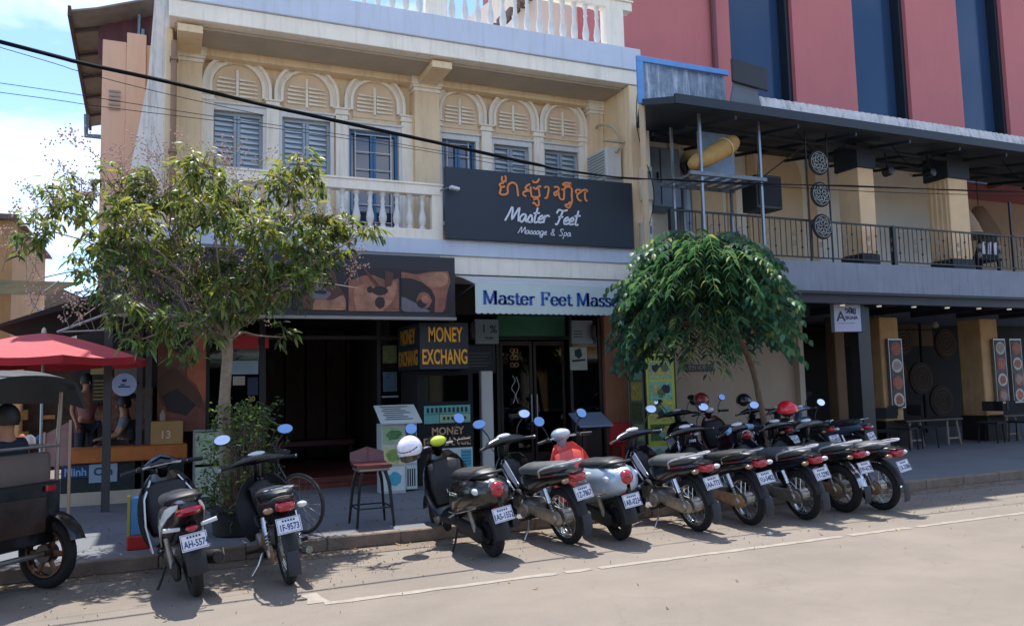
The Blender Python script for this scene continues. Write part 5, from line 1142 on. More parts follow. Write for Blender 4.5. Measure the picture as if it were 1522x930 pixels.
def leaves(tree, LS, meshes, nobj=300):
    """LS: list of (matrix, scale, kind); the largest in view as single leaves, the others joined"""
    cam_o = Vector((0, 0, 1.68))
    LS.sort(key=lambda q: -q[1]/(q[0].translation-cam_o).length)
    off = wloc(tree)
    for m, s, k in LS[:nobj]:
        o = bpy.data.objects.new('leaf', meshes[k]); COL.objects.link(o); o.parent = tree; o.matrix_local = Matrix.Translation(-off) @ m @ Matrix.Scale(s, 4)
    for k in range(len(meshes)):
        vs = []; fs = []; src = meshes[k]; sv = [v.co.copy() for v in src.vertices]; sf = [tuple(p.vertices) for p in src.polygons]
        for m, s, kk in LS[nobj:]:
            if kk != k: continue
            o = len(vs); mm = m @ Matrix.Scale(s, 4); vs += [tuple(mm @ v-off) for v in sv]; fs += [tuple(i+o for i in f) for f in sf]
        if vs:
            me = bpy.data.meshes.new('foliage'); me.from_pydata(vs, [], fs); me.materials.append(src.materials[0]); me.update()
            o = bpy.data.objects.new('foliage', me); COL.objects.link(o); o.parent = tree; o['kind'] = 'stuff'
# left tree: pale slim trunk, spreading limbs, drooping narrow leaves
rg = random.Random(11)
tA = thing('street_tree', 'broad leafy tree with pale slim trunk in front of the picture fascia', 'tree', (.66, 9.5, .13))
trunk = B().sweep(smoothpath([(.66,9.5,.10),(.665,9.5,.8),(.64,9.5,1.5),(.67,9.48,2.1),(.66,9.5,2.5)],4), [.075]*5+[.066]*4+[.06]*4+[.056]*4, 10).build('trunk', bark, tA, smooth=60)
def PX(px, py): return (.66+(px-333)*.00715+(.0 if px < 333 else 0), 2.5+(470-py)*.0083)
blobs = [(95,330,.28,.75),(75,375,.22,.7),(120,300,.28,.8),(180,290,.32,1),(190,350,.34,1),(150,420,.25,.6),(240,290,.32,1),(250,350,.36,1),(230,410,.32,.9),(290,280,.28,.9),(310,330,.36,1),(300,400,.34,1),(350,300,.3,1),(370,360,.34,1),(390,410,.30,.9),(420,280,.30,1),(430,330,.33,1),(450,380,.32,.9),(480,330,.28,.9),(440,255,.18,.8),(500,350,.25,.8),(530,330,.18,.7),(545,345,.14,.6),(195,460,.25,.8),(250,480,.25,.8),(300,460,.25,.8),(420,430,.24,.8),(425,490,.14,.5),(215,500,.2,.7),(270,520,.16,.6),(350,430,.25,.8),(205,260,.16,.6),(480,270,.16,.6),(170,380,.3,.9),(480,395,.2,.6),(335,440,.22,.9),(385,455,.2,.7),(300,500,.2,.6),(330,470,.16,.6)]
LS = []; limb = B(); twig = B(); base = Vector((.66, 9.5, 2.45))
for i, (px, py, r, dens) in enumerate(blobs):
    X, Z = PX(px, py); Y = 9.5+rg.uniform(-.75, .75); c = Vector((X, Y, Z))
    if i % 2 == 0 or r < .2:
        mid = base.lerp(c, .5)+Vector((0, 0, -.05+rg.uniform(-.1,.15)))
        st = base+Vector((0,0,rg.uniform(-.35,.1)))
        pts = smoothpath([st, st.lerp(mid, .5)+Vector((0,0,.08)), mid, c+Vector((0,0,-.03))], 3); limb.sweep(pts, [.024-.0019*k for k in range(len(pts))], 6)
    for k in range(int((38 if py < 440 else 32)*dens*(r/.28)**1.5)):
        d = Vector((rg.gauss(0,1), rg.gauss(0,1), rg.gauss(0,.8))).normalized(); p = c+d*r*rg.uniform(.35, 1.12)
        q = c.lerp(p, .3); e = p+Vector((d.x*.08, d.y*.08, -.05)); twig.sweep([q, q.lerp(p,.6)+Vector((0,0,.03)), e], [.005,.004,.002], 4)
        nl = rg.randint(5, 8)
        for j in range(nl):
            a = j*2.4+rg.random(); dv = Vector((math.cos(a), math.sin(a), rg.uniform(-1.1, .25)))+d*.4
            kind = 1 if (rg.random() < (.42 if p.z > 3.3 else .15)) else (2 if rg.random() < .45 else 0)
            LS.append((Matrix.Translation(p+Vector((rg.uniform(-.04,.04), rg.uniform(-.04,.04), rg.uniform(-.05,.04)))) @ orient(dv, rg.uniform(-.6,.6)), rg.uniform(.7,1.3), kind))
limb.build('limbs', bark, trunk, smooth=60, kind='stuff'); twig.build('twigs', bark2, tA, kind='stuff')
lmA = [leaf_mesh('leaf', m, .120, .034, .4) for m in LA]; leaves(tA, LS, lmA)
# crepe myrtle: thin bare twigs with pale seed heads and pinkish blossom behind the left tree
tC = thing('flowering_tree', 'thin twiggy tree with pink and white blossom sprigs beside the leafy tree', 'tree', (.2, 10.0, .13))
trk = B().sweep(smoothpath([(.72,9.72,.10),(.70,9.75,1.3),(.62,9.9,2.3),(.25,10.0,3.0)],4), [.035]*7+[.025]*6, 7).build('trunk', bark2, tC, smooth=50)
tw = B(); fl = B(); fw = B(); bl_ = []
def sprig(p, d, ln, depth):
    pts = [p]; q = p.copy(); dd = d.copy()
    for k in range(4): dd = (dd+Vector((rg.gauss(0,.18), rg.gauss(0,.18), rg.gauss(.02,.15)))).normalized(); q = q+dd*ln/4; pts.append(q.copy())
    tw.sweep(pts, [.006*(.6**(2-depth))+.001, .0045*(.6**(2-depth))+.001, .0035*(.6**(2-depth))+.001, .003*(.6**(2-depth)), .0015], 4)
    if depth: 
        for k in range(5): sprig(pts[rg.randint(1,4)], (dd+Vector((rg.gauss(0,.6), rg.gauss(0,.5), rg.gauss(.1,.5)))).normalized(), ln*.55, depth-1)
    else:
        for k in range(9):
            c = pts[rg.randint(2,4)]+Vector((rg.gauss(0,.03), rg.gauss(0,.03), rg.gauss(0,.03))); (fl if rg.random() < .55 else fw).ell(c, (.011,.011,.011), 5, 3)
for (x, z, n) in ((-1.35,3.3,5),(-1.1,3.8,5),(-.8,4.1,6),(-.55,4.35,6),(-1.2,2.9,3),(-.25,3.9,5),(.1,4.3,6),(.5,4.5,6),(.8,4.3,5),(1.1,4.1,4),(1.5,3.9,4),(1.9,3.6,3),(-.2,3.0,5),(.2,2.9,5),(.6,2.8,5),(1.0,2.8,3),(2.2,3.3,3),(-.5,2.7,5),(-.4,3.0,4),(0,3.1,4),(.35,3.05,4),(-.8,2.75,4),(.8,3.1,3)):
    for k in range(max(2, int(n*.7))):
        c = Vector((x+rg.uniform(-.2,.2), 9.9+rg.uniform(-.6,.4), z-.35)); dv = Vector((rg.gauss((x-.3)*.25,.45), rg.gauss(0,.3), 1)).normalized(); sprig(c, dv, rg.uniform(.3,.6), 1)
        if k % 3 == 0: tw.sweep(smoothpath([Vector((.45,9.95,2.7 if z > 3 else 2.3)), Vector((x*.5,10,(z+2.8)/2)), c],3), .007, 4)
tw.build('twigs', M('grey_twig', '#8d7f74', .9, var=.2), tC, kind='stuff'); fl.build('blossom', M('pink_blossom', '#c49a98', .8, island=.3), tC, kind='stuff'); fw.build('seed_heads', M('tan_seed_heads', '#b8a488', .8, island=.3), tC, kind='stuff')
# bush at the foot of the left tree
tS = thing('bush', 'dark leafy bush at the foot of the pale trunk behind the black motorbike', 'bush', (.8, 9.45, .13)); LS = []; st = B()
for k in range(380):
    h = rg.random()**.8; z = .2+h*1.35; rr = .46*(1-.35*abs(h-.35))*(1+.25*math.sin(7*h)*math.cos(k)) ; a = rg.uniform(0, 6.28); r_ = rr*math.sqrt(rg.random()); p = Vector((.80+r_*math.cos(a)+.12*(h-.5), 9.42+r_*math.sin(a)*.9, z))
    if k % 5 == 0: st.sweep([Vector((.8,9.42,.13)), Vector((.8,9.42,.13)).lerp(p,.5)+Vector((0,0,.08)), p], [.008,.006,.002], 4)
    for j in range(5):
        dv = Vector((rg.gauss(0,1), rg.gauss(0,1), rg.gauss(.1,.6))); LS.append((Matrix.Translation(p+Vector((rg.gauss(0,.03), rg.gauss(0,.03), rg.gauss(0,.03)))) @ orient(dv, rg.uniform(-1,1)), rg.uniform(.5,1.0), 2 if rg.random() < .6 else 0))
st.build('stems', bark2, tS, kind='stuff'); leaves(tS, LS, [leaf_mesh('leaf', m, .085, .034, .2) for m in LA], 120)
B().lathe([(.22,0),(.27,.02),(.30,.26),(.32,.27),(.32,.30),(.28,.30)], (.80,9.42,.13), 16).build('planter', M('dark_planter', '#33302c', .8, var=.2), tS, smooth=40)
# right tree: weeping pinnate fronds over a thin slanting trunk
tB = thing('weeping_tree', 'round weeping tree with dense drooping fronds before the cafe gallery', 'tree', (8.5, 9.6, .13))
trB = B().sweep(smoothpath([(8.42,9.6,.1),(8.36,9.6,.7),(8.24,9.6,1.3),(8.12,9.62,1.9),(7.85,9.62,2.4),(7.6,9.6,2.7)],4), [.05]*5+[.046]*5+[.042]*5+[.035]*6, 8).build('trunk', bark2, tB, smooth=60)
LS = []; fr_ = B(); lm = B(); C0 = Vector((7.27, 9.6, 2.90))
def prof(u):   # crown outline: half width of the crown over height in the picture
    return 1
nf = 900
for i in range(nf):
    a = rg.uniform(0, 2*math.pi); layer = rg.random()
    rad = rg.random()**.6
    start = C0+Vector((math.cos(a)*.98*rad, math.sin(a)*.96*rad, -.2+1.22*math.sqrt(max(0,1-rad*rad*.92))-rg.uniform(0,.3)-(rg.uniform(.2,.95) if layer < .6 else 0)))
    start.z = max(start.z, 1.95)
    out_ = Vector((math.cos(a), math.sin(a), 0)); ln = rg.uniform(.35, .62); gv = rg.uniform(.12, .34)
    pts = []; q = start.copy(); dd = (out_*rg.uniform(.75,1.2)+Vector((0,0,rg.uniform(-.1,.35)))).normalized(); ns = 6
    for k in range(ns+1):
        pts.append(q.copy()); dd = (dd+Vector((rg.gauss(0,.05),rg.gauss(0,.05),-gv))).normalized(); q = q+dd*ln/ns
        if abs(q.x-C0.x) > 1.25: dd.x *= .3
        if q.z < 1.80: dd.z = max(dd.z, -.1)
    fr_.sweep(pts, [.006-.0005*k for k in range(ns+1)], 4)
    if i % 6 == 0: lm.sweep(smoothpath([Vector((7.75,9.6,2.5)), Vector((7.75,9.6,2.5)).lerp(start,.5)+Vector((0,0,.12)), start],3), [.02,.018,.016,.014,.012,.01,.008], 5)
    side = Vector((-math.sin(a), math.cos(a), 0))
    for k in range(1, ns+1):
        for h in (0,):
            p = pts[k] if h == 0 else pts[k].lerp(pts[k-1], .5)
            t_ = (pts[k]-pts[k-1]).normalized(); sd = t_.cross(Vector((0,0,1)))
            sd = sd.normalized() if sd.length > .2 else side
            for s in (-1, 1):
                dv = sd*s*(1.1+rg.uniform(-.3,.3))+t_*.35+Vector((rg.gauss(0,.15),rg.gauss(0,.15),-.38+rg.uniform(-.25,.2))); LS.append((Matrix.Translation(p) @ orient(dv, s*.3+rg.uniform(-.3,.3)), rg.uniform(.75,1.2)*(1-.035*k), 2 if rg.random() < .05 else (1 if rg.random() < .4 else 0)))
fr_.build('frond_stalks', M('frond_stalk', '#5f6b35', .7), tB, smooth=60, kind='stuff'); lm.build('limbs', bark2, trB, kind='stuff')
leaves(tB, LS, [leaf_mesh('leaf', m, .155, .078, .35, .15) for m in LB+[leafmat('leaf_pale', '#8c9a5a', '#b0b860')]])
# ------------------------------------------------------------------ peach neighbour
t = thing('peach_house', 'narrow peach rendered house wall with grey overhanging roof at the left', 'building', (-.5, 13.6, 0))
b = B(); b.box(-.92, -.58, 13.6, 13.75, 2.95, 7.22); b.box(-.578, -.30, 13.54, 13.75, 2.95, 7.36); b.box(-.298, .02, 13.6, 13.75, 2.95, 7.22); b.box(-.92, -.7, 13.75, 17, 2.95, 7.1); b.build('front_wall', peach, t, bevel=.006)
b = B(); 
for k in range(5): b.prism([(-.82, 6.1+k*.07), (-.66, 6.1+k*.07), (-.66, 6.13+k*.07), (-.82, 6.13+k*.07)], 13.57, 13.598)
b.build('wall_vent', M('vent_grey', '#9a9086', .7), t)
g = []
for i in range(41):
    x = -1.0+i*.05; d = .012*math.sin(i*1.57); g.append([(x, 13.85+d, 7.0), (x, 13.9+d, 7.66+.32*(x+1.0)/1.0)])
B().sheet(g, .01).build('gable_sheet', M('maroon_sheet', '#5b2f33', .6, var=.15, streak=.2, dirt=(.25,.2,.2)), t, smooth=50)
b = B(); b.sheet([[(-1.36, 13.4, 7.52), (-1.36, 15.0, 7.35), (-1.36, 17.5, 7.0)], [(-1.0, 13.4, 7.62), (-1.0, 15.0, 7.44), (-1.0, 17.5, 7.1)], [(-.2, 13.4, 7.93), (-.2, 15, 7.74), (-.2, 17.5, 7.4)], [(.1, 13.4, 8.03), (.1, 15, 7.83), (.1, 17.5, 7.5)]], .03); b.build('roof', M('grey_tin_roof', '#857b70', .75, var=.25, scale=6), t)
b = B(); b.box(-1.38, -1.33, 13.36, 17.5, 7.05, 7.54) if False else b.prism([(13.36, 7.42), (13.36, 7.58), (17.5, 7.1), (17.5, 6.9)], -1.39, -1.345, 'x')
for k in range(5): b.prism([(-1.34, 7.40-k*.1), (-.93, 7.52-k*.1), (-.93, 7.55-k*.1), (-1.34, 7.44-k*.1)], 13.9+k*.75, 13.96+k*.75)
b.build('eaves_rafters', M('eaves_timber', '#4b3c37', .8), t)
b = B(); b.sweep([(-1.36, 16.5, 6.9), (-1.36, 16.5, 6.5), (-.9, 16.5, 6.5)], .05, 7); b.build('rain_pipe', M('pipe_blue_grey', '#6f7f8e', .6), t, smooth=40)
t = thing('antenna_pole', 'thin grey pole rising behind the peach wall parapet', 'pole', (-.45, 13.7, 7.0)); b = B(); b.tube((-.42, 13.8, 7.1), (-.42, 13.8, 10.5), .025, 8); b.tube((-.36, 13.8, 7.1), (-.36, 13.8, 7.55), .03, 8); b.build('pole', M('pole_blue', '#86a0ae', .5, metal=.5), t, smooth=40)

# ------------------------------------------------------------------ open stall under the peach house
t = thing('corner_cafe', 'open fronted dark stall with orange wooden counter at the left corner', 'stall', (-.6, 13.2, 0))
b = B(); b.box(-2.6, .0, 13.1, 17.4, .0, .30); b.build('raised_floor', M('stall_floor', '#6a6058', .8), t); b = B(); b.box(-2.4, .38, 12.98, 13.099, .0, .31); b.build('floor_edge', M('pale_floor_edge', '#b7ac98', .8, var=.12, streak=.2, dirt=(.3,.25,.2)), t, bevel=.01)
b = B(); b.box(-1.32, .36, 12.9, 13.35, .72, .93); b.build('counter', M('orange_wood', '#b5682a', .45, var=.25, scale=5), t, bevel=.015)
b = B(); b.box(-1.28, .32, 13.0, 13.05, .312, .718); ub = b.build('counter_front', M('leafy_dark_panel', '#1f2b27', .7, var=.6, scale=14), t)
sgl = M('sign_blue', '#1b3a60', .5, var=.1); b = B(); b.box(-1.27, -.93, 12.975, 12.998, .52, .70); b.build('sign_blue_panel', sgl, t); b = B(); b.box(-.93, -.57, 12.975, 12.998, .44, .70); b.build('sign_white_panel', M('sign_grey_white', '#8fa3b3', .5, var=.08), t)
text('Minh', .15, M('sign_pale_letter', '#7fa8cf', .5), t, (-1.10, 12.97, .60), bold=.004, width=.95); text('Can', .15, M('sign_dark_letter', '#173a6b', .5), t, (-.75, 12.97, .59), bold=.004)
b = B(); b.box(-.34, -.26, 13.0, 13.1, .31, 2.95); b.box(-.22, -.14, 13.0, 13.1, .31, 2.95); b.box(-.72, -.62, 12.1, 12.2, .13, 2.8); b.build('posts', M('grey_steel_post', '#4c4a4a', .5, metal=.4), t)
b = B(); b.prism([(-.72, 3.12), (-2.0, 2.62), (-2.0, 2.58), (-.72, 3.0)], 12.25, 16.5); b.box(-.9, .0, 12.3, 17.4, 2.86, 2.94); b.build('awning_roof', M('dark_awning', '#25221f', .85), t)
b = B(); b.sweep([(-1.28, 12.1, 2.52), (-.72, 12.1, 2.76)], .02, 7); b.sweep([(-1.28, 12.1, 2.52), (-.72, 12.1, 2.55)], .012, 6); b.build('awning_arm', M('pale_tube', '#a9a9a6', .4, metal=.5), t, smooth=40)
b = B(); b.box(-.05, -.01, 13.4, 17.4, .3, 2.95); b.box(-1.5, .0, 17.3, 17.4, .3, 2.95); b.build('inner_wall', brownin, t)
b = B()
for k in range(5): b.box(-1.5+k*.28, -1.28+k*.28, 17.1, 17.28, 1.0+.2*(k % 2), 1.6+.2*(k % 3))
b.build('shelf_goods', M('mixed_goods', '#6f4a3a', .7, var=.8, scale=9), t, kind='stuff')
B().box(-.72, -.34, 14.8, 14.84, 1.7, 2.4).build('pale_panel', M('pale_back_panel', '#7b766e', .7), t)
t = thing('wall_menu', 'yellow and black menu panel at the back of the corner stall', 'menu board', (-.8, 14.9, 1.9)); B().box(-1.05, -.8, 14.9, 14.93, 1.55, 2.15).build('board', pdk, t); B().box(-1.08, -.78, 14.89, 14.899, 2.02, 2.17).build('heading', M('yellowish_print', '#a89a5c', .5), t)
b = B()
for k in range(6): b.box(-1.03, -.83, 14.885, 14.899, 1.60+k*.06, 1.625+k*.06)
b.build('print', M('yellow_rows', '#8c7a3a', .5), t)
t = thing('round_sign', 'round pale blue sign hanging over the counter of the corner stall', 'sign', (-.5, 12.98, 1.82))
B().lathe([(0,-.02),(.165,-.02),(.165,.02),(0,.02)], (-.50, 12.98, 1.82), 28, 'y').build('disc', M('round_sign_blue', '#a9bde0', .5), t); b = B(); b.prism([(-.53,1.86),(-.47,1.86),(-.47,1.9),(-.53,1.9)], 12.955, 12.959); b.prism([(-.58,1.78),(-.42,1.78),(-.42,1.80),(-.58,1.80)], 12.955, 12.959); b.prism([(-.55,1.83),(-.48,1.83),(-.5,1.81),(-.55,1.81)], 12.955, 12.959); b.build('print', sgl, t); B().tube((-.34, 12.99, 1.84), (-.22, 13.05, 1.84), .01).build('bracket', black, t)
# poster with massage picture
t = thing('massage_poster', 'large orange brown massage poster left of the pale tree trunk', 'poster', (.27, 13.2, 1.9)); pic(t, -.06, .62, 1.10, 2.66, 13.2, M('poster_orange_brown', '#7a4535', .5, var=.6, scale=3), [(M('poster_orange', '#b5623f', .5, var=.3, scale=4), [(.75,1),(1,1),(1,.3),(.8,.45),(.6,.55),(.72,.8)]), (pdk, [(.3,1),(.72,1),(.72,.82),(.55,.7),(.35,.78)]), (sk3, [(.0,.5),(.3,.62),(.6,.5),(.9,.35),(.9,.22),(.5,.3),(.1,.25)]), (pdk, [(.1,.35),(.4,.42),(.8,.25),(.6,.15),(.2,.2)])], 'poster')
# window stickers, and a red street reflection painted as flat patches, right of the trunk
t = thing('window_stickers', 'painted red reflection, pale and yellow stickers on the glass right of the tree trunk', 'sticker', (1.1, 13.29, 2.0)); B().box(1.02, 1.40, 13.29, 13.30, 2.35, 2.58).build('red_reflection_patch', M('reflection_red', '#b8282c', .5), t); B().box(1.5, 1.56, 13.28, 13.29, 2.36, 2.56).build('red_reflection_patch', M('reflection_red', '#b8282c', .5), t); B().box(1.0, 1.40, 13.29, 13.30, 1.95, 2.16).build('pale_sticker', M('sticker_pale', '#8ba0a8', .4, var=.15), t); B().box(1.24, 1.40, 13.285, 13.29, 1.62, 1.9).build('navy_sticker', M('sticker_navy', '#1a2342', .5), t)
text('30', .11, M('sticker_yellow', '#9a8a4a', .5), t, (1.3, 13.285, 1.56), bold=.004); B().box(1.02, 1.2, 13.285, 13.29, 1.78, 1.92).build('cream_sticker', M('sticker_cream', '#a39c8a', .5), t)
# tan carton on the counter
t = thing('carton', 'tan cardboard carton with white mark on the orange counter', 'box', (.08, 13.1, .93)); b = B(); b.box(-.14, .30, 12.98, 13.28, .931, 1.27); b.build('box', M('cardboard', '#a5824f', .8, var=.12), t, bevel=.008); text('13', .16, M('carton_print', '#c9bda4', .6), t, (.06, 12.975, 1.07), bold=.003)
t = thing('bottle', 'small pale bottle on top of the tan carton', 'bottle', (.02, 13.1, 1.27)); B().lathe([(.035,0),(.04,.02),(.04,.10),(.018,.13),(.018,.16)], (.02, 13.1, 1.271), 10).build('bottle', M('bottle_pale', '#9c8b76', .4), t, smooth=50)
# ------------------------------------------------------------------ people
def person(lab, verts, edges, skin_mt, cloth, loc, face_dir, head, hair=None, rot=0., name='person'):
    """verts: list of (x,y,z,r); one continuous skinned body; clothing and hair are children"""
    t = thing(name, lab, 'person', loc); t.rotation_euler = (0,0,rot)
    def sk(nm, vs, es, m, root=0):
        me = bpy.data.meshes.new(nm); me.from_pydata([v[:3] for v in vs], es, []); me.materials.append(m)
        o = bpy.data.objects.new(nm, me); COL.objects.link(o); o.parent = t; s = o.modifiers.new('skin', 'SKIN'); s.use_smooth_shade = True
        for i, v in enumerate(vs):
            d = me.skin_vertices[0].data[i]; d.radius = (v[3], v[3] if len(v) < 5 else v[4]); d.use_root = (i == root)
        q = o.modifiers.new('subdivision', 'SUBSURF'); q.levels = 1; q.render_levels = 2; return o
    sk('body', verts, edges, skin_mt)
    for nm, vs, es, m in cloth: sk(nm, vs, es, m)
    hx, hy, hz = head
    if hair:
        b = B(); g = []
        for i in range(8):
            a = math.pi*.66*i/7; g.append([((.098*math.sin(a)*math.cos(p)-.012*face_dir[0])*(1) + hx, .10*math.sin(a)*math.sin(p)+hy-.012*face_dir[1], hz+.02+.122*math.cos(a)*(1 if (math.cos(p)*face_dir[0]+math.sin(p)*face_dir[1]) < .5 or i < 4 else .8)-.0) for p in [2*math.pi*k/14 for k in range(15)]])
        b.sheet(g, .012); o = b.build('hair', hair, None, smooth=70); o.parent = t
    f = B(); fx, fy = face_dir; sx, sy = -fy, fx
    for s in (-1, 1): f.ell((hx+fx*.088+sx*s*.033, hy+fy*.088+sy*s*.033, hz+.012), (.012,.012,.008), 8, 5)
    o = f.build('eyes', M('eye_dark', '#120d0b', .3), None); o.parent = t
    f = B(); f.ell((hx+fx*.10, hy+fy*.10, hz-.015), (.014,.014,.02), 8, 5); 
    for s in (-1, 1): f.ell((hx+sx*s*.09-fx*.01, hy+sy*s*.09-fy*.01, hz-.005), (.018,.018,.03), 8, 5)
    o = f.build('nose_and_ears', skin_mt, None, smooth=60); o.parent = t; f = B(); f.ell((hx+fx*.092, hy+fy*.092, hz-.052), (.02,.02,.006), 8, 4); o = f.build('mouth', M('lip', '#7a3f36', .5), None); o.parent = t
    return t
skn = M('skin_tan', '#9a6a4c', .55, var=.1, scale=8); hairm = M('black_hair', '#0f0d0d', .6, var=.3, scale=20)
def fingers(vs, es, wi, d, palm=.03):
    """five short finger chains rooted in the wrist vertex"""
    w = Vector(vs[wi][:3]); d = Vector(d).normalized(); sd = d.cross(Vector((0,0,1))); sd = sd.normalized() if sd.length > .1 else Vector((1,0,0))
    p = w+d*.07; vs.append((*p, .036, .02)); pi_ = len(vs)-1; es.append((wi, pi_))
    for k, ln in enumerate((.07,.08,.075,.06)):
        q = p+d*.03+sd*(k-1.5)*.018; e = q+d*ln*.6+Vector((0,0,-.02)); vs.append((*q, .009)); es.append((pi_, len(vs)-1)); vs.append((*e, .008)); es.append((len(vs)-2, len(vs)-1))
    q = w+d*.03-sd*.045; vs.append((*q, .011)); es.append((wi, len(vs)-1)); vs.append((*(q+d*.035-sd*.01), .009)); es.append((len(vs)-2, len(vs)-1))
# seated man: local frame, faces -x (left in the photo)
vs = [(0,0,.50,.13,.11),(0,0,.68,.12,.10),(-.02,0,.90,.15,.10),(-.03,0,1.02,.06),(-.045,0,1.10,.07,.065),(-.05,0,1.18,.085,.09),(-.05,0,1.26,.05,.06)]; es = [(0,1),(1,2),(2,3),(3,4),(4,5),(5,6)]
for s in (-1, 1):
    o = len(vs); vs += [(-.02,s*.18,.95,.055),(-.12,s*.2,.72,.043),(-.33,s*.14,.66,.03)]; es += [(2,o),(o,o+1),(o+1,o+2)]; fingers(vs, es, o+2, (-1,-s*.3,-.1))
    o = len(vs); vs += [(-.08,s*.09,.50,.085),(-.44,s*.13,.52,.06),(-.46,s*.13,.28,.052),(-.44,s*.13,.07,.035),(-.56,s*.14,.03,.032)]; es += [(0,o),(o,o+1),(o+1,o+2),(o+2,o+3),(o+3,o+4)]
sh_v = [(0,0,.55,.155,.13),(0,0,.70,.15,.125),(-.02,0,.90,.172,.12),(-.03,0,.99,.08,.075)]; sh_e = [(0,1),(1,2),(2,3)]
for s in (-1,1): o = len(sh_v); sh_v += [(-.02,s*.185,.945,.07),(-.08,s*.2,.80,.06)]; sh_e += [(2,o),(o,o+1)]
tr_v = [(0,0,.52,.155,.14)]; tr_e = []
for s in (-1,1): o = len(tr_v); tr_v += [(-.08,s*.09,.50,.098),(-.40,s*.13,.52,.078),(-.45,s*.13,.44,.07)]; tr_e += [(0,o),(o,o+1),(o+1,o+2)]
person('seated man in grey shirt with short dark hair behind the orange counter', vs, es, skn, [('shirt', sh_v, sh_e, M('grey_shirt', '#5a6064', .85, var=.12)), ('shorts', tr_v, tr_e, M('dark_shorts', '#2b2228', .85))], (-.50, 14.2, .34), (-1,0), (-.05,0,1.17), hairm, rot=R(8))
t = thing('stool', 'low dark stool under the seated man in the grey shirt', 'stool', (-.5, 14.2, .3)); b = B(); b.lathe([(0,.0),(.17,.0),(.17,.04),(0,.04)], (-.48,14.2,.66), 14); b.build('seat', darkwood, t)
for a in (0.5,2.1,3.7,5.3): B().tube((-.48+.13*math.cos(a),14.2+.13*math.sin(a),.66),(-.48+.17*math.cos(a),14.2+.17*math.sin(a),.302),.016).build('leg', darkwood, t)
def standing(lab, loc, rot, shirt, pants, hz=1.0):
    vs = [(0,0,.92,.13,.10),(0,0,1.10,.12,.09),(0,0,1.34,.155,.095),(0,0,1.46,.058),(.01,0,1.53,.068,.065),(.012,0,1.60,.082,.09),(.01,0,1.68,.05,.06)]; es = [(0,1),(1,2),(2,3),(3,4),(4,5),(5,6)]
    for s in (-1, 1):
        o = len(vs); vs += [(0,s*.19,1.39,.052),(.02,s*.24,1.12,.042),(.14,s*.22,.92,.029)]; es += [(2,o),(o,o+1),(o+1,o+2)]; fingers(vs, es, o+2, (.5,0,-.8))
        o = len(vs); vs += [(0,s*.09,.86,.085),(.02,s*.11,.48,.058),(0,s*.12,.08,.036),(.12,s*.13,.035,.032)]; es += [(0,o),(o,o+1),(o+1,o+2),(o+2,o+3)]
    a_ = [(0,0,.90,.15,.12),(0,0,1.10,.145,.115),(0,0,1.33,.172,.115),(0,0,1.43,.075)]; ae = [(0,1),(1,2),(2,3)]
    for s in (-1,1): o = len(a_); a_ += [(0,s*.195,1.385,.066),(.01,s*.225,1.22,.056)]; ae += [(2,o),(o,o+1)]
    p_ = [(0,0,.92,.15,.12)]; pe = []
    for s in (-1,1): o = len(p_); p_ += [(0,s*.09,.85,.10),(.02,s*.11,.48,.075),(0,s*.12,.14,.06)]; pe += [(0,o),(o,o+1),(o+1,o+2)]
    return person(lab, vs, es, skn, [('shirt', a_, ae, shirt), ('trousers', p_, pe, pants)], loc, (1,0), (.012,0,1.60), hairm, rot=rot)
standing('person in faded pink shirt standing at the back of the corner stall', (-1.15, 15.2, .302), R(-60), M('pink_shirt', '#9a6460', .85, var=.1), M('dark_trousers', '#2c2f36', .85))
# ------------------------------------------------------------------ red umbrella
t = thing('market_umbrella', 'faded red market umbrella over the stall behind the three wheeler', 'umbrella', (-1.42, 12.0, .13)); ru = M('faded_red_canvas', '#b5484c', .8, var=.12, scale=3, streak=.1, dirt=(.5,.3,.3)); rud = M('red_valance', '#a31f26', .8, var=.15)
n = 8; C = Vector((-1.42, 12.0, 2.50)); Rr = 1.27
for k in range(n):
    a0 = 2*math.pi*(k+.35)/n; a1 = 2*math.pi*(k+1.35)/n; g = []
    for i in range(6):
        u = i/5; row = []
        for j in range(6):
            v = j/5; p0 = Vector((math.cos(a0), math.sin(a0), 0)); p1 = Vector((math.cos(a1), math.sin(a1), 0)); d = p0.lerp(p1, v); row.append(C+d*Rr*u+Vector((0,0,-.34*u**1.35-.03*math.sin(math.pi*v)*u)))
        g.append(row)
    cp = B().sheet(g, .006).build('canopy_panel', ru, t, smooth=60)
    g = [[p, Vector(p)+Vector((0,0,-.09))] for p in g[-1]]; B().sheet(g, .005).build('valance', rud, cp)
    B().sweep([C+Vector((0,0,-.02)), C+Vector((math.cos(a0)*Rr*.5, math.sin(a0)*Rr*.5, -.16)), C+Vector((math.cos(a0)*Rr, math.sin(a0)*Rr, -.35))], .008, 5).build('rib', steel, t)
B().tube((-1.42,12.0,.13), (-1.42,12.0,2.56), .019, 10).build('pole', steel, t, smooth=40); B().lathe([(.0,0),(.03,0),(.025,.05),(0,.08)], (-1.42,12.0,2.5), 10).build('finial', M('finial_cream', '#c9bfae', .6), t)
B().lathe([(.0,0),(.22,0),(.2,.08),(.05,.12),(0,.12)], (-1.42,12.0,.131), 16).build('base', pavem, t)
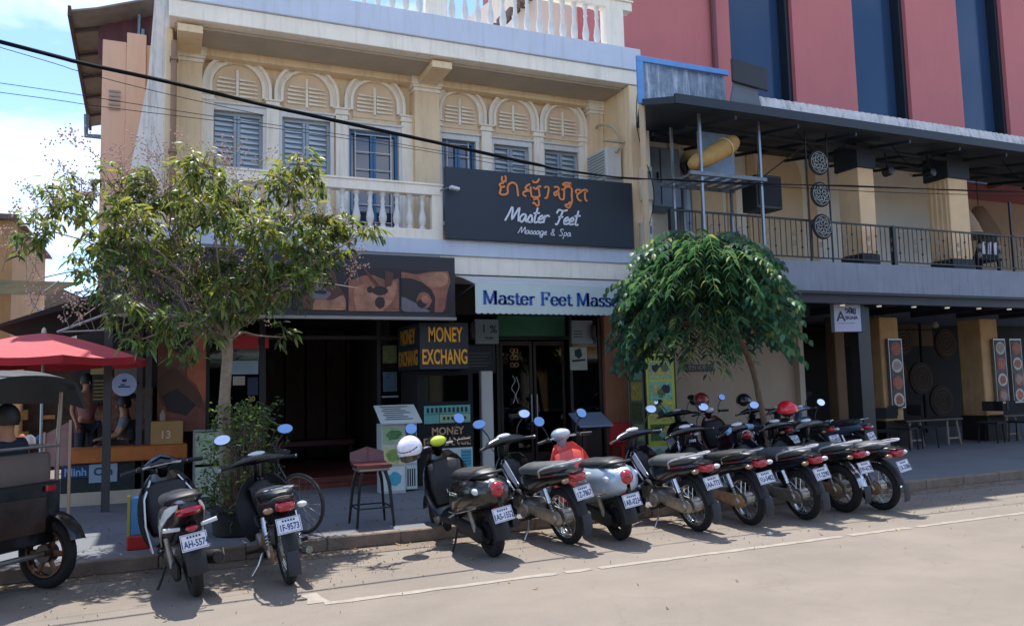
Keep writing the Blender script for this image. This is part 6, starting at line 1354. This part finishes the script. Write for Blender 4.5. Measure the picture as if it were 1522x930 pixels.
# ------------------------------------------------------------------ market goods seen through the three wheeler
t = thing('market_table', 'low sunlit market table piled with bags behind the three wheeler', 'table', (-2.6, 18, 0)); B().box(-3.4, -1.75, 17.6, 18.6, .72, .76).build('tabletop', M('table_cloth_cream', '#cbb79c', .8, var=.15), t)
for x in (-3.35, -1.85):
    for y in (17.65, 18.5): B().box(x, x+.05, y, y+.05, .0, .72).build('leg', darkwood, t)
cols = ['#b9ad9c', '#8c2a22', '#c9c4bd', '#6d5b4a', '#a3522d', '#d0cbc3', '#3e5c7d', '#c49b6a']
nm_ = ['white bag', 'red basket', 'pale sack', 'brown parcel', 'orange tub', 'cream bundle', 'blue parcel', 'tan sack']; rg = random.Random(4)
pos_ = ['at the left end', 'in the middle', 'right of the red basket', 'behind the white bag', 'near the table front', 'on the pile top', 'at the far side', 'at the right end']
for k in range(8):
    x = -3.2+k*.18; y = 17.8+(k*37 % 5)*.13; t = thing('goods_bundle', nm_[k]+' '+pos_[k]+' of the low market table', 'goods', (x, y, .76)); b = B(); r1 = rg.uniform(.09,.15)
    b.sweep([(x,y,.762),(x,y,.80),(x+.01,y,.9),(x,y,.96)], [(r1*.8,r1*.8),(r1,r1),(r1*.8,r1*.9),(r1*.3,r1*.3)], 10, up=(0,1,0)); b.build('bundle', M('goods_%s' % nm_[k].replace(' ', '_'), cols[k], .7, var=.2, scale=8), t, smooth=60)
t = thing('price_panel', 'brown framed pinkish panel standing upright behind the three wheeler roof post', 'panel', (-1.1, 11.5, .13)); b = B(); b.prism([(-1.30,.82),(-1.05,.82),(-1.05,1.36),(-1.30,1.22)], 11.4, 11.43); b.build('board', M('pink_brown_panel', '#8d6c66', .7, var=.25, scale=6), t); b = B(); b.box(-1.325,-1.30,11.38,11.45,.13,1.24); b.box(-1.05,-1.02,11.38,11.45,.13,1.38); b.build('frame', M('pale_wood', '#b08f76', .7), t)
# background houses and dark market roofs at the far left
def house(lab, x0, x1, y0, y1, h, wm, rm, gable=0., roofh=.0, loc=None, wins=()):
    t = thing('background_house', lab, 'building', ((x0+x1)/2, y0, 0)); B().box(x0, x1, y0, y1, -.02, h).build('wall', wm, t)
    xm = (x0+x1)/2; B().prism([(x0-.15, h+.002), (x1+.15, h+.002), (x1+.1, h+.1), (xm, h+.1+gable), (x0-.1, h+.1)], y0-.2, y1+.2).build('roof', rm, t)
    for (a, c, d, e) in wins:
        w = B().box(a, c, y0-.03, y0-.002, d, e).build('window', blackmat, t); B().box(a-.04, c+.04, y0-.05, y0-.031, d-.06, d-.01).build('sill', whitep, w)
    return t
tanw = M('terracotta_wall', '#b58a5c', .85, var=.2, scale=1.5, streak=.3); greyr = M('weathered_roof', '#6a5d50', .85, var=.3, scale=6); palew = M('pale_far_wall', '#c9c2b2', .85, var=.1); dkw = M('dark_far_wall', '#4b463f', .85, var=.25)
house('terracotta building with timber posts at the left edge', -7.5, -2.85, 19.0, 24, 5.3, tanw, greyr, 0, wins=((-4.2,-3.3,1.2,2.4),))
house('pale house with a low brown gable far behind the red umbrella', -4.6, -1.55, 30, 36, 4.35, palew, greyr, .75, wins=((-3.3,-2.3,2.2,3.3),))
house('dark roofed market shed before the pale gabled house', -4.0, -1.3, 24, 27, 2.5, dkw, palew, .0, wins=())
house('long white walled shed beyond the corner stall', -9.0, -2.2, 42, 50, 4.2, palew, dkw, .6, wins=((-7,-6,1,2.4),(-5,-4,1,2.4)))
house('brown shop row closing the side street', -24, -8.5, 46, 56, 5.6, tanw, greyr, .9, wins=((-14,-12.8,3,4.4),(-11,-9.8,3,4.4)))
t = thing('slatted_awning', 'sagging slatted shade awning on the terracotta building', 'awning', (-2.7, 18.3, 3.6))
for k in range(12): B().box(-3.4, -2.0+.035*k, 17.6+k*.11, 17.66+k*.11, 3.62+k*.035, 3.65+k*.035).build('slat', M('shade_slat', '#8d8264', .8, var=.2), t)
b = B(); b.tube((-2.15,17.6,3.64),(-2.0,18.9,4.05),.02).tube((-3.35,17.6,3.64),(-3.35,18.9,4.05),.02); b.build('frame', dkw, t)
t = thing('white_awning', 'white curved awning edge below the slatted shade', 'awning', (-2.2, 18.0, 3.2)); g = [[(-2.35+.08*k, 18.0, 3.45-.018*k*k), (-2.35+.08*k, 19.0, 3.45-.018*k*k)] for k in range(6)]; B().sheet(g, .03).build('canvas', M('white_canvas', '#cfd1cc', .8), t, smooth=60)
t = thing('market_backdrop', 'dark cluttered market stalls in shade beyond the seated people', 'stall', (-4, 21, 0)); B().box(-7, -1.2, 21, 21.3, -.02, 2.4).build('panel', M('cluttered_panel', '#3d322c', .85, var=.7, scale=5), t); rg = random.Random(9)
for k in range(26):
    x = -5.2+rg.random()*3.9; z = .4+rg.random()*1.7; B().box(x, x+rg.uniform(.1,.3), 20.8, 20.99, z, z+rg.uniform(.06,.22)).build('parcel', M('parcel_%d' % (k % 6), ['#8d2f35','#b5aea4','#5c4a3a','#a8884f','#c7c2ba','#5a2a3a'][k % 6], .7, var=.3, scale=10), t)
# ------------------------------------------------------------------ three wheeler
t = thing('three_wheeler', 'dark three wheeled passenger tuk tuk with black canopy at the left edge', 'tuk tuk'); tk = M('tuk_black_paint', '#101113', .28, var=.3, scale=5, coat=.5); tkb = M('tuk_brown_panel', '#33241b', .35, var=.5, scale=4, coat=.3); canv = M('black_canopy', '#101214', .6, var=.2, scale=6); tseat = M('tuk_brown_seat', '#5c5048', .6, var=.15)
for s in (1, -1):
    w = B().lathe([(.03,-.05),(.08,-.05),(.08,.05),(.03,.05)], (0, s*.42, .30), 14, 'y').build('wheel', tkb, t, smooth=40)
    B().torus((0, s*.42, .30), .25, .05, 'y', 30, 10).build('tyre', rubber, w, smooth=60)
    B().lathe([(.19,-.03),(.205,-.04),(.205,.04),(.19,.03)], (0, s*.42, .30), 26, 'y', cap=False).build('rim', M('rusty_rim', '#7a5a45', .6, metal=.3, var=.3, scale=12), w, smooth=50)
    b = B()
    for k in range(6): a = k*1.047; b.sweep([(.07*math.cos(a), s*.42, .30+.07*math.sin(a)), (.195*math.cos(a), s*.42, .30+.195*math.sin(a))], [(.03,.015),(.022,.012)], 6, up=(0,1,0))
    b.build('rim_spokes', M('rusty_rim', '#8a5a3e'), w, smooth=40)
    g = []
    for i in range(9):
        a = R(5+155*i/8); g.append([(.345*math.cos(a), s*.35, .31+.34*math.sin(a)), (.35*math.cos(a), s*.42, .31+.35*math.sin(a)), (.345*math.cos(a), s*.50, .31+.335*math.sin(a))])
    B().sheet(g, .012).build('mudguard', tk, t, smooth=60)
_o = B.mesh
def _sh(self, *q, **k):
    self.v = [(p[0]+.36, p[1], p[2]) for p in self.v]; return _o(self, *q, **k)
B.mesh = _sh
b = B(); b.prism([(-.38,.42),(-.30,.36),(1.15,.36),(1.25,.45),(1.25,.60),(-.42,.62)], -.36, .36); b.build('tub', tkb, t, bevel=.02)
b = B(); b.box(-.45,-.40,-.46,.46,.40,.92); b.box(-.40,.55,-.475,-.44,.60,.92); b.box(-.40,.55,.44,.475,.60,.92); b.build('body_panels', tk, t, bevel=.012)
b = B(); b.box(-.462,-.452,-.30,.30,.50,.80); b.build('rear_panel', tkb, t, bevel=.01)
b = B(); b.sweep([(-.33,-.42,1.0),(-.33,.42,1.0)], [(.05,.17)]*2, 10, up=(0,0,1), power=.5); b.build('seat_back', tseat, t, bevel=.01); b = B(); b.box(-.3,.25,-.42,.42,.70,.80); b.build('seat', tseat, t, bevel=.03, seg=2)
b = B()
for y in (-.44, .44):
    for x in (-.42, .62): b = B(); b.sweep(smoothpath([(x,y,.62),(x,y,1.2),(x+(-.04 if x < 0 else .05),y*.98,1.68)],3), .018, 8); b.build('canopy_post', M('worn_tube', '#8b8178', .4, metal=.7), t, smooth=50)
b = B(); b.sweep([(-.43,-.44,1.22),(-.43,.44,1.22)], .014, 6).sweep([(-.42,-.44,1.22),(.62,-.44,1.22)], .012, 6); b.build('canopy_frame', M('worn_tube', '#8b8178', .4, metal=.7), t, smooth=50)
g = []
for i in range(9):
    x = -.62+1.5*i/8; row = []
    for j in range(11):
        v = -1+2*j/10; row.append((x, v*.53, 1.86-.10*abs(v)**2.5-.17*max(0, abs(v)-.82)/.18-.04*max(0,(-.42-x)/.2)**1.5-.03*((x-.1)**2)))
    g.append(row)
B().sheet(g, .03).build('canopy', canv, t, smooth=70)
for yy in (-.33, .33): B().box(-.485,-.452,yy-.05,yy+.05,.84,.89).build('tail_light', redlens, t, bevel=.008)
b = B(); b.ell((-.05,-.52,.78),(.07,.06,.05),12,8); b.box(-.1,0,-.50,-.44,.7,.76); b.build('side_lamp', black, t, smooth=50)
b = B(); b.box(1.25,1.9,-.12,.12,.40,.52); b.build('tow_bar', tk, t)
B.mesh = _o
b = B(); b.sweep([(0,-.42,.30),(0,.42,.30)], .025, 8); b.build('axle', engm, t)
t.location = (-1.18, 7.95, .0); t.rotation_euler = (0,0,R(90+50)); t.scale = (1.02,1.02,1.02)
# passenger, reclining: local to the vehicle frame
vs = [(0,0,.50,.13,.11),(-.03,0,.68,.12,.10),(-.08,0,.90,.15,.10),(-.09,0,1.02,.06),(-.09,0,1.10,.07,.065),(-.09,0,1.18,.085,.09),(-.08,0,1.26,.05,.06)]; es = [(0,1),(1,2),(2,3),(3,4),(4,5),(5,6)]
for s in (-1, 1):
    o = len(vs); vs += [(-.06,s*.18,.95,.055),(.05,s*.22,.72,.043),(.26,s*.12,.66,.03)]; es += [(2,o),(o,o+1),(o+1,o+2)]; fingers(vs, es, o+2, (1,-s*.3,-.1))
    o = len(vs); vs += [(.08,s*.09,.50,.085),(.44,s*.11,.52,.06),(.50,s*.11,.28,.052),(.50,s*.12,.07,.035),(.62,s*.13,.03,.032)]; es += [(0,o),(o,o+1),(o+1,o+2),(o+2,o+3),(o+3,o+4)]
m1 = [(0,0,.55,.155,.13),(-.03,0,.70,.155,.13),(-.08,0,.92,.185,.135),(-.09,0,1.01,.085,.08)]; e1 = [(0,1),(1,2),(2,3)]
for s in (-1,1): o = len(m1); m1 += [(-.06,s*.185,.95,.085),(.0,s*.21,.80,.06)]; e1 += [(2,o),(o,o+1)]
m2 = [(0,0,.52,.155,.14)]; e2 = []
for s in (-1,1): o = len(m2); m2 += [(.08,s*.09,.50,.098),(.40,s*.11,.52,.078),(.50,s*.11,.30,.07),(.50,s*.12,.12,.06)]; e2 += [(0,o),(o,o+1),(o+1,o+2),(o+2,o+3)]
pp = person('person with black hair and dark navy shirt sitting in the three wheeler', vs, es, skn, [('shirt', m1, e1, M('navy_shirt', '#16202f', .85)), ('trousers', m2, e2, M('dark_jeans', '#1d2530', .85))], (-1.30, 8.19, .31), (1,0), (-.09,0,1.17), hairm, rot=R(140))
# ------------------------------------------------------------------ bar stool, bicycle, small things on the pavement
t = thing('bar_stool', 'tall black metal bar stool with maroon padded low back on the pavement', 'stool', (2.2, 9.25, .13)); mar = M('maroon_vinyl', '#5e2a2a', .3, var=.15, coat=.3); sx_, sy_ = 2.22, 9.22
b = B(); b.box(sx_-.18, sx_+.18, sy_-.17, sy_+.17, .745, .785); b.build('seat_frame', M('worn_steel_edge', '#a39a90', .4, metal=.6), t, bevel=.01)
b = B(); b.sheet([[(sx_-.2+.04*k, sy_-.18, .80), (sx_-.2+.04*k, sy_, .80), (sx_-.2+.04*k, sy_+.17, .82), (sx_-.2+.04*k, sy_+.20, .93-.012*abs(k-5)), (sx_-.2+.04*k, sy_+.21, 1.0-.012*abs(k-5))] for k in range(11)], .035); b.build('padded_seat', mar, t, smooth=60)
for sx in (-1, 1):
    for sy in (-1, 1): B().prism([(0,0)]*0 or [(-.018,-.018),(.018,-.018),(.018,.018),(-.018,.018)], 0, .001, 'z') if False else B().sweep([(sx_+sx*.13, sy_+sy*.13, .75), (sx_+sx*.17, sy_+sy*.17, .60), (sx_+sx*.21, sy_+sy*.21, .133)], [.022,.02,.014], 6).build('leg', black, t, smooth=40)
b = B(); q = .195
for a, c in (((-q,-q),(q,-q)),((q,-q),(q,q)),((q,q),(-q,q)),((-q,q),(-q,-q))): b.tube((sx_+a[0],sy_+a[1],.34),(sx_+c[0],sy_+c[1],.34),.009)
b.build('foot_rail', black, t)
t = thing('bicycle', 'dark bicycle parked on the pavement behind the black motorbike', 'bicycle'); 
for cx, nm in ((0,'wheel'),(1.02,'wheel')):
    w = B().lathe([(.012,-.04),(.025,-.03),(.025,.03),(.012,.04)], (cx,0,.33), 10, 'y').build(nm, alu, t); B().torus((cx,0,.33), .312, .019, 'y', 36, 8).build('tyre', M('bicycle_tyre', '#3f3c3a', .8), w, smooth=60); B().torus((cx,0,.33), .292, .010, 'y', 36, 6).build('rim', alu, w, smooth=60)
    b = B()
    for k in range(16): a = k*.3927; b.tube((cx,.02*(-1)**k,.33),(cx+.288*math.cos(a),0,.33+.288*math.sin(a)),.0015,3)
    b.build('spokes', alu, w, kind='stuff')
b = B(); b.sweep([(0,0,.33),(.42,0,.30)], .011, 6).sweep([(0,0,.33),(.3,0,.75)], .010, 6).sweep([(.42,0,.30),(.28,0,.85)], .016, 7).sweep([(.42,0,.30),(.86,0,.68)], .018, 7).sweep([(.3,0,.78),(.84,0,.78)], .016, 7).sweep([(1.02,0,.33),(.86,0,.68),(.82,0,.92)], .015, 7); b.build('frame', M('bicycle_frame_black', '#1a1c20', .35, coat=.4), t, smooth=50)
B().sweep([(.84,-.28,.98),(.80,-.1,.97),(.82,0,.95),(.80,.1,.97),(.84,.28,.98)], .012, 7).build('handlebar', chrome, t, smooth=50); B().sweep([(.16,0,.88),(.28,0,.9),(.4,0,.89)], [(.07,.03),(.06,.03),(.02,.02)], 10, up=(0,0,1)).build('saddle', seatm, t, smooth=60)
b = B(); b.torus((.42,0,.30), .09, .008, 'y', 18, 5).tube((.42,.06,.30),(.46,.08,.16),.009).tube((.42,-.06,.30),(.38,-.08,.44),.009); b.box(.42,.5,.07,.14,.14,.16); b.box(.34,.42,-.14,-.07,.43,.45); b.build('crank_and_pedals', alu, t)
t.location = (1.43, 9.05, .13); t.rotation_euler = (R(-6), 0, R(128))
t = thing('toy_cart', 'small blue carton with yellow edge on a red crate beside the black and white scooter', 'box', (-.25, 9.1, .13)); B().box(-.30,-.08,9.0,9.22,.131,.27).build('red_crate', red, t, bevel=.01); B().box(-.27,-.13,9.02,9.2,.271,.64).build('blue_carton', M('carton_blue', '#4f8fc0', .6, var=.1), t, bevel=.008); B().box(-.30,-.272,9.02,9.2,.271,.66).build('yellow_edge', M('carton_yellow', '#b8a343', .6), t); B().box(-.12,-.09,9.0,9.2,.271,.40).build('white_flap', whitep, t)
t = thing('pavement_board', 'small framed green and white poster stand between the trunk and the counter', 'poster', (.55, 12.4, .13)); b = B(); b.box(.42,.45,12.4,12.44,.13,1.15); b.box(.80,.83,12.4,12.44,.13,1.15); b.box(.45,.80,12.4,12.43,1.12,1.15); b.build('frame', steel, t); B().box(.45,.80,12.405,12.42,.66,1.11).build('poster', M('poster_leafy', '#93a486', .5, var=.5, scale=14), t); B().box(.45,.80,12.405,12.42,.2,.62).build('poster', M('poster_pale', '#a5b0a0', .5, var=.3, scale=10), t)
# ------------------------------------------------------------------ cables over the street
t = thing('power_cable', 'thick black twisted power cable sagging across the facade', 'cable', (5, 8.8, 4.3)); cb_ = M('cable_black', '#121316', .9, spec=.15)
P = smoothpath([(-6,8.8,5.8),(-1.48,8.8,5.10),(-.79,8.8,4.99),(.02,8.8,4.90),(.89,8.8,4.78),(1.76,8.8,4.68),(3.03,8.8,4.54),(4.08,8.8,4.42),(5.02,8.8,4.34),(6.26,8.8,4.37),(8.63,8.8,4.49),(13.46,8.8,4.76),(20,8.8,5.2)],5)
b = B(); b.sweep(P, [.021]*int(len(P)*.62)+[.009]*(len(P)-int(len(P)*.62)), 6); b.sweep([p+Vector((0,.012*math.sin(i*1.1),.014*math.cos(i*1.1))) for i, p in enumerate(P)], .008, 5); b.build('cable', cb_, t, smooth=60)
for lab, pts, r in (('thin dark wire just below the thick cable at the upper left', [(-6,9.0,6.0),(-1.51,9.0,5.12),(-.81,9.0,4.97),(.0,9.0,4.84),(1.0,9.0,4.72)], .004), ('upper of two thin wires crossing the arcade', [(-6,9.5,5.1),(-1.59,9.5,4.93),(-.62,9.5,4.88),(.37,9.5,4.82),(2.06,9.5,4.75),(3.63,9.5,4.65),(5.9,9.5,4.55)], .004), ('lower of two thin wires crossing the arcade', [(-6,9.5,4.95),(-1.58,9.5,4.83),(-.62,9.5,4.79),(1.11,9.5,4.75),(2.91,9.5,4.66),(4.6,9.5,4.53),(5.9,9.5,4.52)], .004), ('grey telephone wire running right along the cafe gallery', [(5.9,9.3,4.50),(8.6,9.2,4.55),(12,9.2,4.7),(20,9.2,5.2)], .006), ('dark wire drooping from the shophouse corner to the loudspeaker', [(7.9,12.0,7.3),(7.75,11.9,6.2),(7.85,11.6,5.0),(7.9,11.9,4.3),(7.92,12.0,3.2)], .008)):
    t = thing('wire', lab, 'cable', pts[0]); B().sweep(smoothpath(pts, 5), r, 5).build('wire', cb_, t, smooth=60)
# ------------------------------------------------------------------ the other side of the street (seen only in panes and mirrors)
fa = [M('far_cream', '#cdb892', .85, var=.1, streak=.3, dirt=(.2,.17,.13)), M('far_ochre', '#b98f5a', .85, var=.1, streak=.3, dirt=(.2,.15,.1)), M('far_white', '#c9c6bd', .85, var=.1, streak=.3, dirt=(.25,.22,.2)), M('far_green', '#8ea08a', .85, var=.1, streak=.3, dirt=(.2,.2,.17))]
sidewalk = tag(B().box(-60, 70, -15, -8.6, -.01, .125).build('pavement', pavem), kind='structure')
names = ['cream', 'ochre', 'white', 'green']
for i in range(7):
    x = -16+i*7.2; h = 6.6+(i*37 % 5)*.45; k = i % 4
    t = thing('opposite_shophouse', names[k]+' shophouse number '+['one','two','three','four','five','six','seven'][i]+' from the left across the street, seen only in reflections', 'building', (x+3.5, -15.5, 0))
    b = B(); wall_open(b, x, x+7.1, 0.0, h, -15.9, -15.5, [(x+.7,x+6.4,.1,2.9)]); b.build('wall', fa[k], t)
    B().box(x+.05, x+7.05, -22, -16.4, 0, h-.1).build('rear_block', blackmat, t); B().box(x-.02, x+7.12, -15.5, -14.4, 3.1, 3.3).build('canopy', fa[(k+1) % 4], t)
    for j in range(3):
        w = B().box(x+.9+j*2.1, x+2.1+j*2.1, -15.495, -15.46, 4.0, 5.6).build('window', blueglass, t); B().box(x+.8+j*2.1, x+2.2+j*2.1, -15.46, -15.4, 3.9, 3.98).build('sill', whitep, w)
t = thing('parked_car', 'white hatchback car parked across the street, mirrored in the shop glass', 'car', (0, 0, 0)); cw = M('car_white', '#cfd2d4', .25, coat=.6, var=.03)
b = B(); b.sweep([(-2.05,0,.55),(-1.95,0,.6),(-1.2,0,.66),(0,0,.66),(1.2,0,.62),(1.9,0,.55),(2.05,0,.5)], [(.6,.15),(.8,.28),(.85,.32),(.86,.32),(.84,.28),(.75,.2),(.5,.1)], 16, up=(0,0,1), power=.5); b.build('body', cw, t, smooth=60)
b = B(); b.sweep([(-1.85,0,.9),(-1.3,0,1.12),(-.3,0,1.2),(.6,0,1.1),(1.2,0,.88)], [(.6,.05),(.66,.28),(.68,.28),(.66,.26),(.6,.05)], 14, up=(0,0,1), power=.6); b.build('cabin', blueglass, t, smooth=60); B().sweep([(-1.3,0,1.40),(-.3,0,1.47),(.5,0,1.38)], [(.55,.02),(.6,.02),(.55,.02)], 12, up=(0,0,1), power=.5).build('roof', cw, t, smooth=60)
for x in (-1.3, 1.3):
    for s in (-1, 1): w = B().torus((x, s*.78, .31), .23, .08, 'y', 20, 8).build('tyre', rubber, t, smooth=60); B().lathe([(0,-.04),(.17,-.05),(.17,.05),(0,.04)], (x, s*.8, .31), 14, 'y').build('hubcap', alu, w)
t.location = (-4.5, -6.8, 0); t.rotation_euler = (0, 0, R(4))
# ------------------------------------------------------------------ fallen leaves and litter
def scatter(name, mt, n, fx, size, thing_=True):
    rg = random.Random(len(name)); b = B()
    for i in range(n):
        x, y, z = fx(rg); s = size*rg.uniform(.6, 1.4); a = rg.uniform(0, 6.28); m = Matrix.Translation((x, y, z+.004)) @ Matrix.Rotation(a, 4, 'Z') @ Matrix.Rotation(rg.uniform(-.3,.3), 4, 'X')
        b.add([(-s,0,0),(-.3*s,.32*s,.15*s),(.5*s,.28*s,.1*s),(s,0,.02),(.4*s,-.3*s,.12*s),(-.4*s,-.28*s,.1*s)], [(0,5,4,3,2,1)], m)
    return tag(b.build(name, mt), kind='stuff')
scatter('fallen_leaves', M('dry_leaf', '#8a6a3a', .8, island=.4), 260, lambda g: ((lambda x: (x, g.uniform(8.30, 8.58), .006))(g.uniform(-1.5, 12)) if g.random() < .55 else (g.uniform(-1.2, 3.2), g.uniform(8.8, 11.5), .134)), .028)
scatter('road_leaves', M('dry_leaf_pale', '#9c8a5e', .8, island=.4), 90, lambda g: (g.uniform(-1, 11), 8.3-abs(g.gauss(0, 1.3)), .0), .022)
scatter('grit', M('road_grit', '#5b544c', .9, island=.4), 900, lambda g: (g.uniform(-2, 14), 8.55-abs(g.gauss(0, .9)), .0), .008)
# crumpled paper and a cup by the kerb
for (x, y, lab, nm, col, r) in ((6.05, 7.0, 'crumpled white paper lying in shade between two wheels', 'paper_scrap', '#cfcfca', .035), (1.75, 8.35, 'flattened pale cup in the gutter near the bar stool', 'paper_cup', '#bfb6a6', .03)):
    t = thing(nm, lab, 'litter', (x, y, 0)); b = B(); rg = random.Random(int(x*10)); b.ell((x, y, r*.5), (r, r*.8, r*.5), 8, 5); b.v = [(p[0]+rg.uniform(-.008,.008), p[1]+rg.uniform(-.008,.008), max(.006, p[2]+rg.uniform(-.004,.008))) for p in b.v]; b.build('paper', M(nm, col, .8), t)
# gallery clutter: grey cabinet doubling as painted wall shadow, pipes and ducting on the left of the cafe gallery
t = thing('grey_shadow_cabinet', 'grey blue steel cabinet also standing in for gallery wall shadow behind the tan roll', 'cabinet', (8.7, 12.9, 5.2)); b = B(); b.box(8.25, 9.15, 12.6, 13.18, 5.0, 6.15); b.build('casing', M('cabinet_shadow_grey', '#7f8c9c', .5, metal=.3, var=.2, scale=4, streak=.3, dirt=(.2,.22,.25)), t, bevel=.01)
b = B(); b.box(8.69, 8.70, 12.585, 12.598, 5.03, 6.12); b.box(8.6, 8.63, 12.57, 12.598, 5.5, 5.65); b.build('door_seam', blackmat, t)
t = thing('air_duct', 'round grey air duct rising beside the steel cabinet on the gallery', 'duct', (9.5, 12.9, 5.0)); b = B(); b.sweep([(9.45, 12.9, 4.2), (9.45, 12.9, 5.6), (9.5, 12.9, 5.9), (9.9, 12.95, 6.05)], .14, 12)
b.build('duct', M('duct_grey', '#8f98a2', .4, metal=.7, var=.2), t, smooth=50)
# wall lamps, downlights and cable loops on the gallery
for i, x in enumerate((10.9, 13.2, 16.3)):
    t = thing('cable_loop', ['left', 'middle', 'right'][i]+' loop of black cable hanging under the canopy between brackets', 'cable', (x, 10.8, 5.9)); B().sweep(smoothpath([(x-.7,10.6,6.0),(x-.35,10.6,5.72),(x,10.65,5.64),(x+.35,10.7,5.74),(x+.6,10.7,6.0)],4), .008, 5).build('cable', cb_, t, smooth=60)
b = B()
for k in range(9): b.box(11.2+k*.9, 11.26+k*.9, 10.75, 10.81, 2.955, 2.978)
b.build('downlights', M('downlight', '#c8c4b8', .4, emit=.25), cf, kind='stuff')
# curtain, bench, small pictures and mirrors inside the dark doorway
t = thing('wall_ornament', 'row of dark leaf shaped ornaments on timber wall inside the open doorway', 'ornament', (2.6, 16.8, 2)); b = B()
for x, z in ((2.0,2.2),(2.6,1.9),(3.2,2.25)): B().prism([(x-.09,z),(x,z+.22),(x+.09,z),(x,z-.22)], 16.8, 16.85).build('leaf_panel', darkwood, t)
t = thing('waiting_bench', 'dark red padded bench inside the open massage doorway', 'bench', (2.5, 15.6, .28)); b = B(); b.box(1.7, 3.4, 15.4, 15.9, .62, .74); b.build('seat', M('dark_red_pad', '#4d2326', .5), t, bevel=.02)
for x in (1.75, 3.3): B().box(x, x+.06, 15.42, 15.88, .281, .62).build('leg', darkwood, t)
t = thing('money_plant_sticker', 'small picture stickers on the glass beside the open doorway', 'sticker', (3.9, 13.29, 1.8)); B().box(3.42, 3.66, 13.29, 13.30, 1.62, 1.95).build('sticker', M('sticker_blue_grey', '#41606c', .5, var=.4, scale=12), t); B().box(3.42, 3.66, 13.29, 13.30, 2.1, 2.4).build('sticker', M('sticker_green_gold', '#5f6a3c', .5, var=.5, scale=10), t); B().box(3.4, 3.68, 13.285, 13.295, 1.52, 1.55).build('strip', M('sticker_pale', '#8ba0a8'), t)
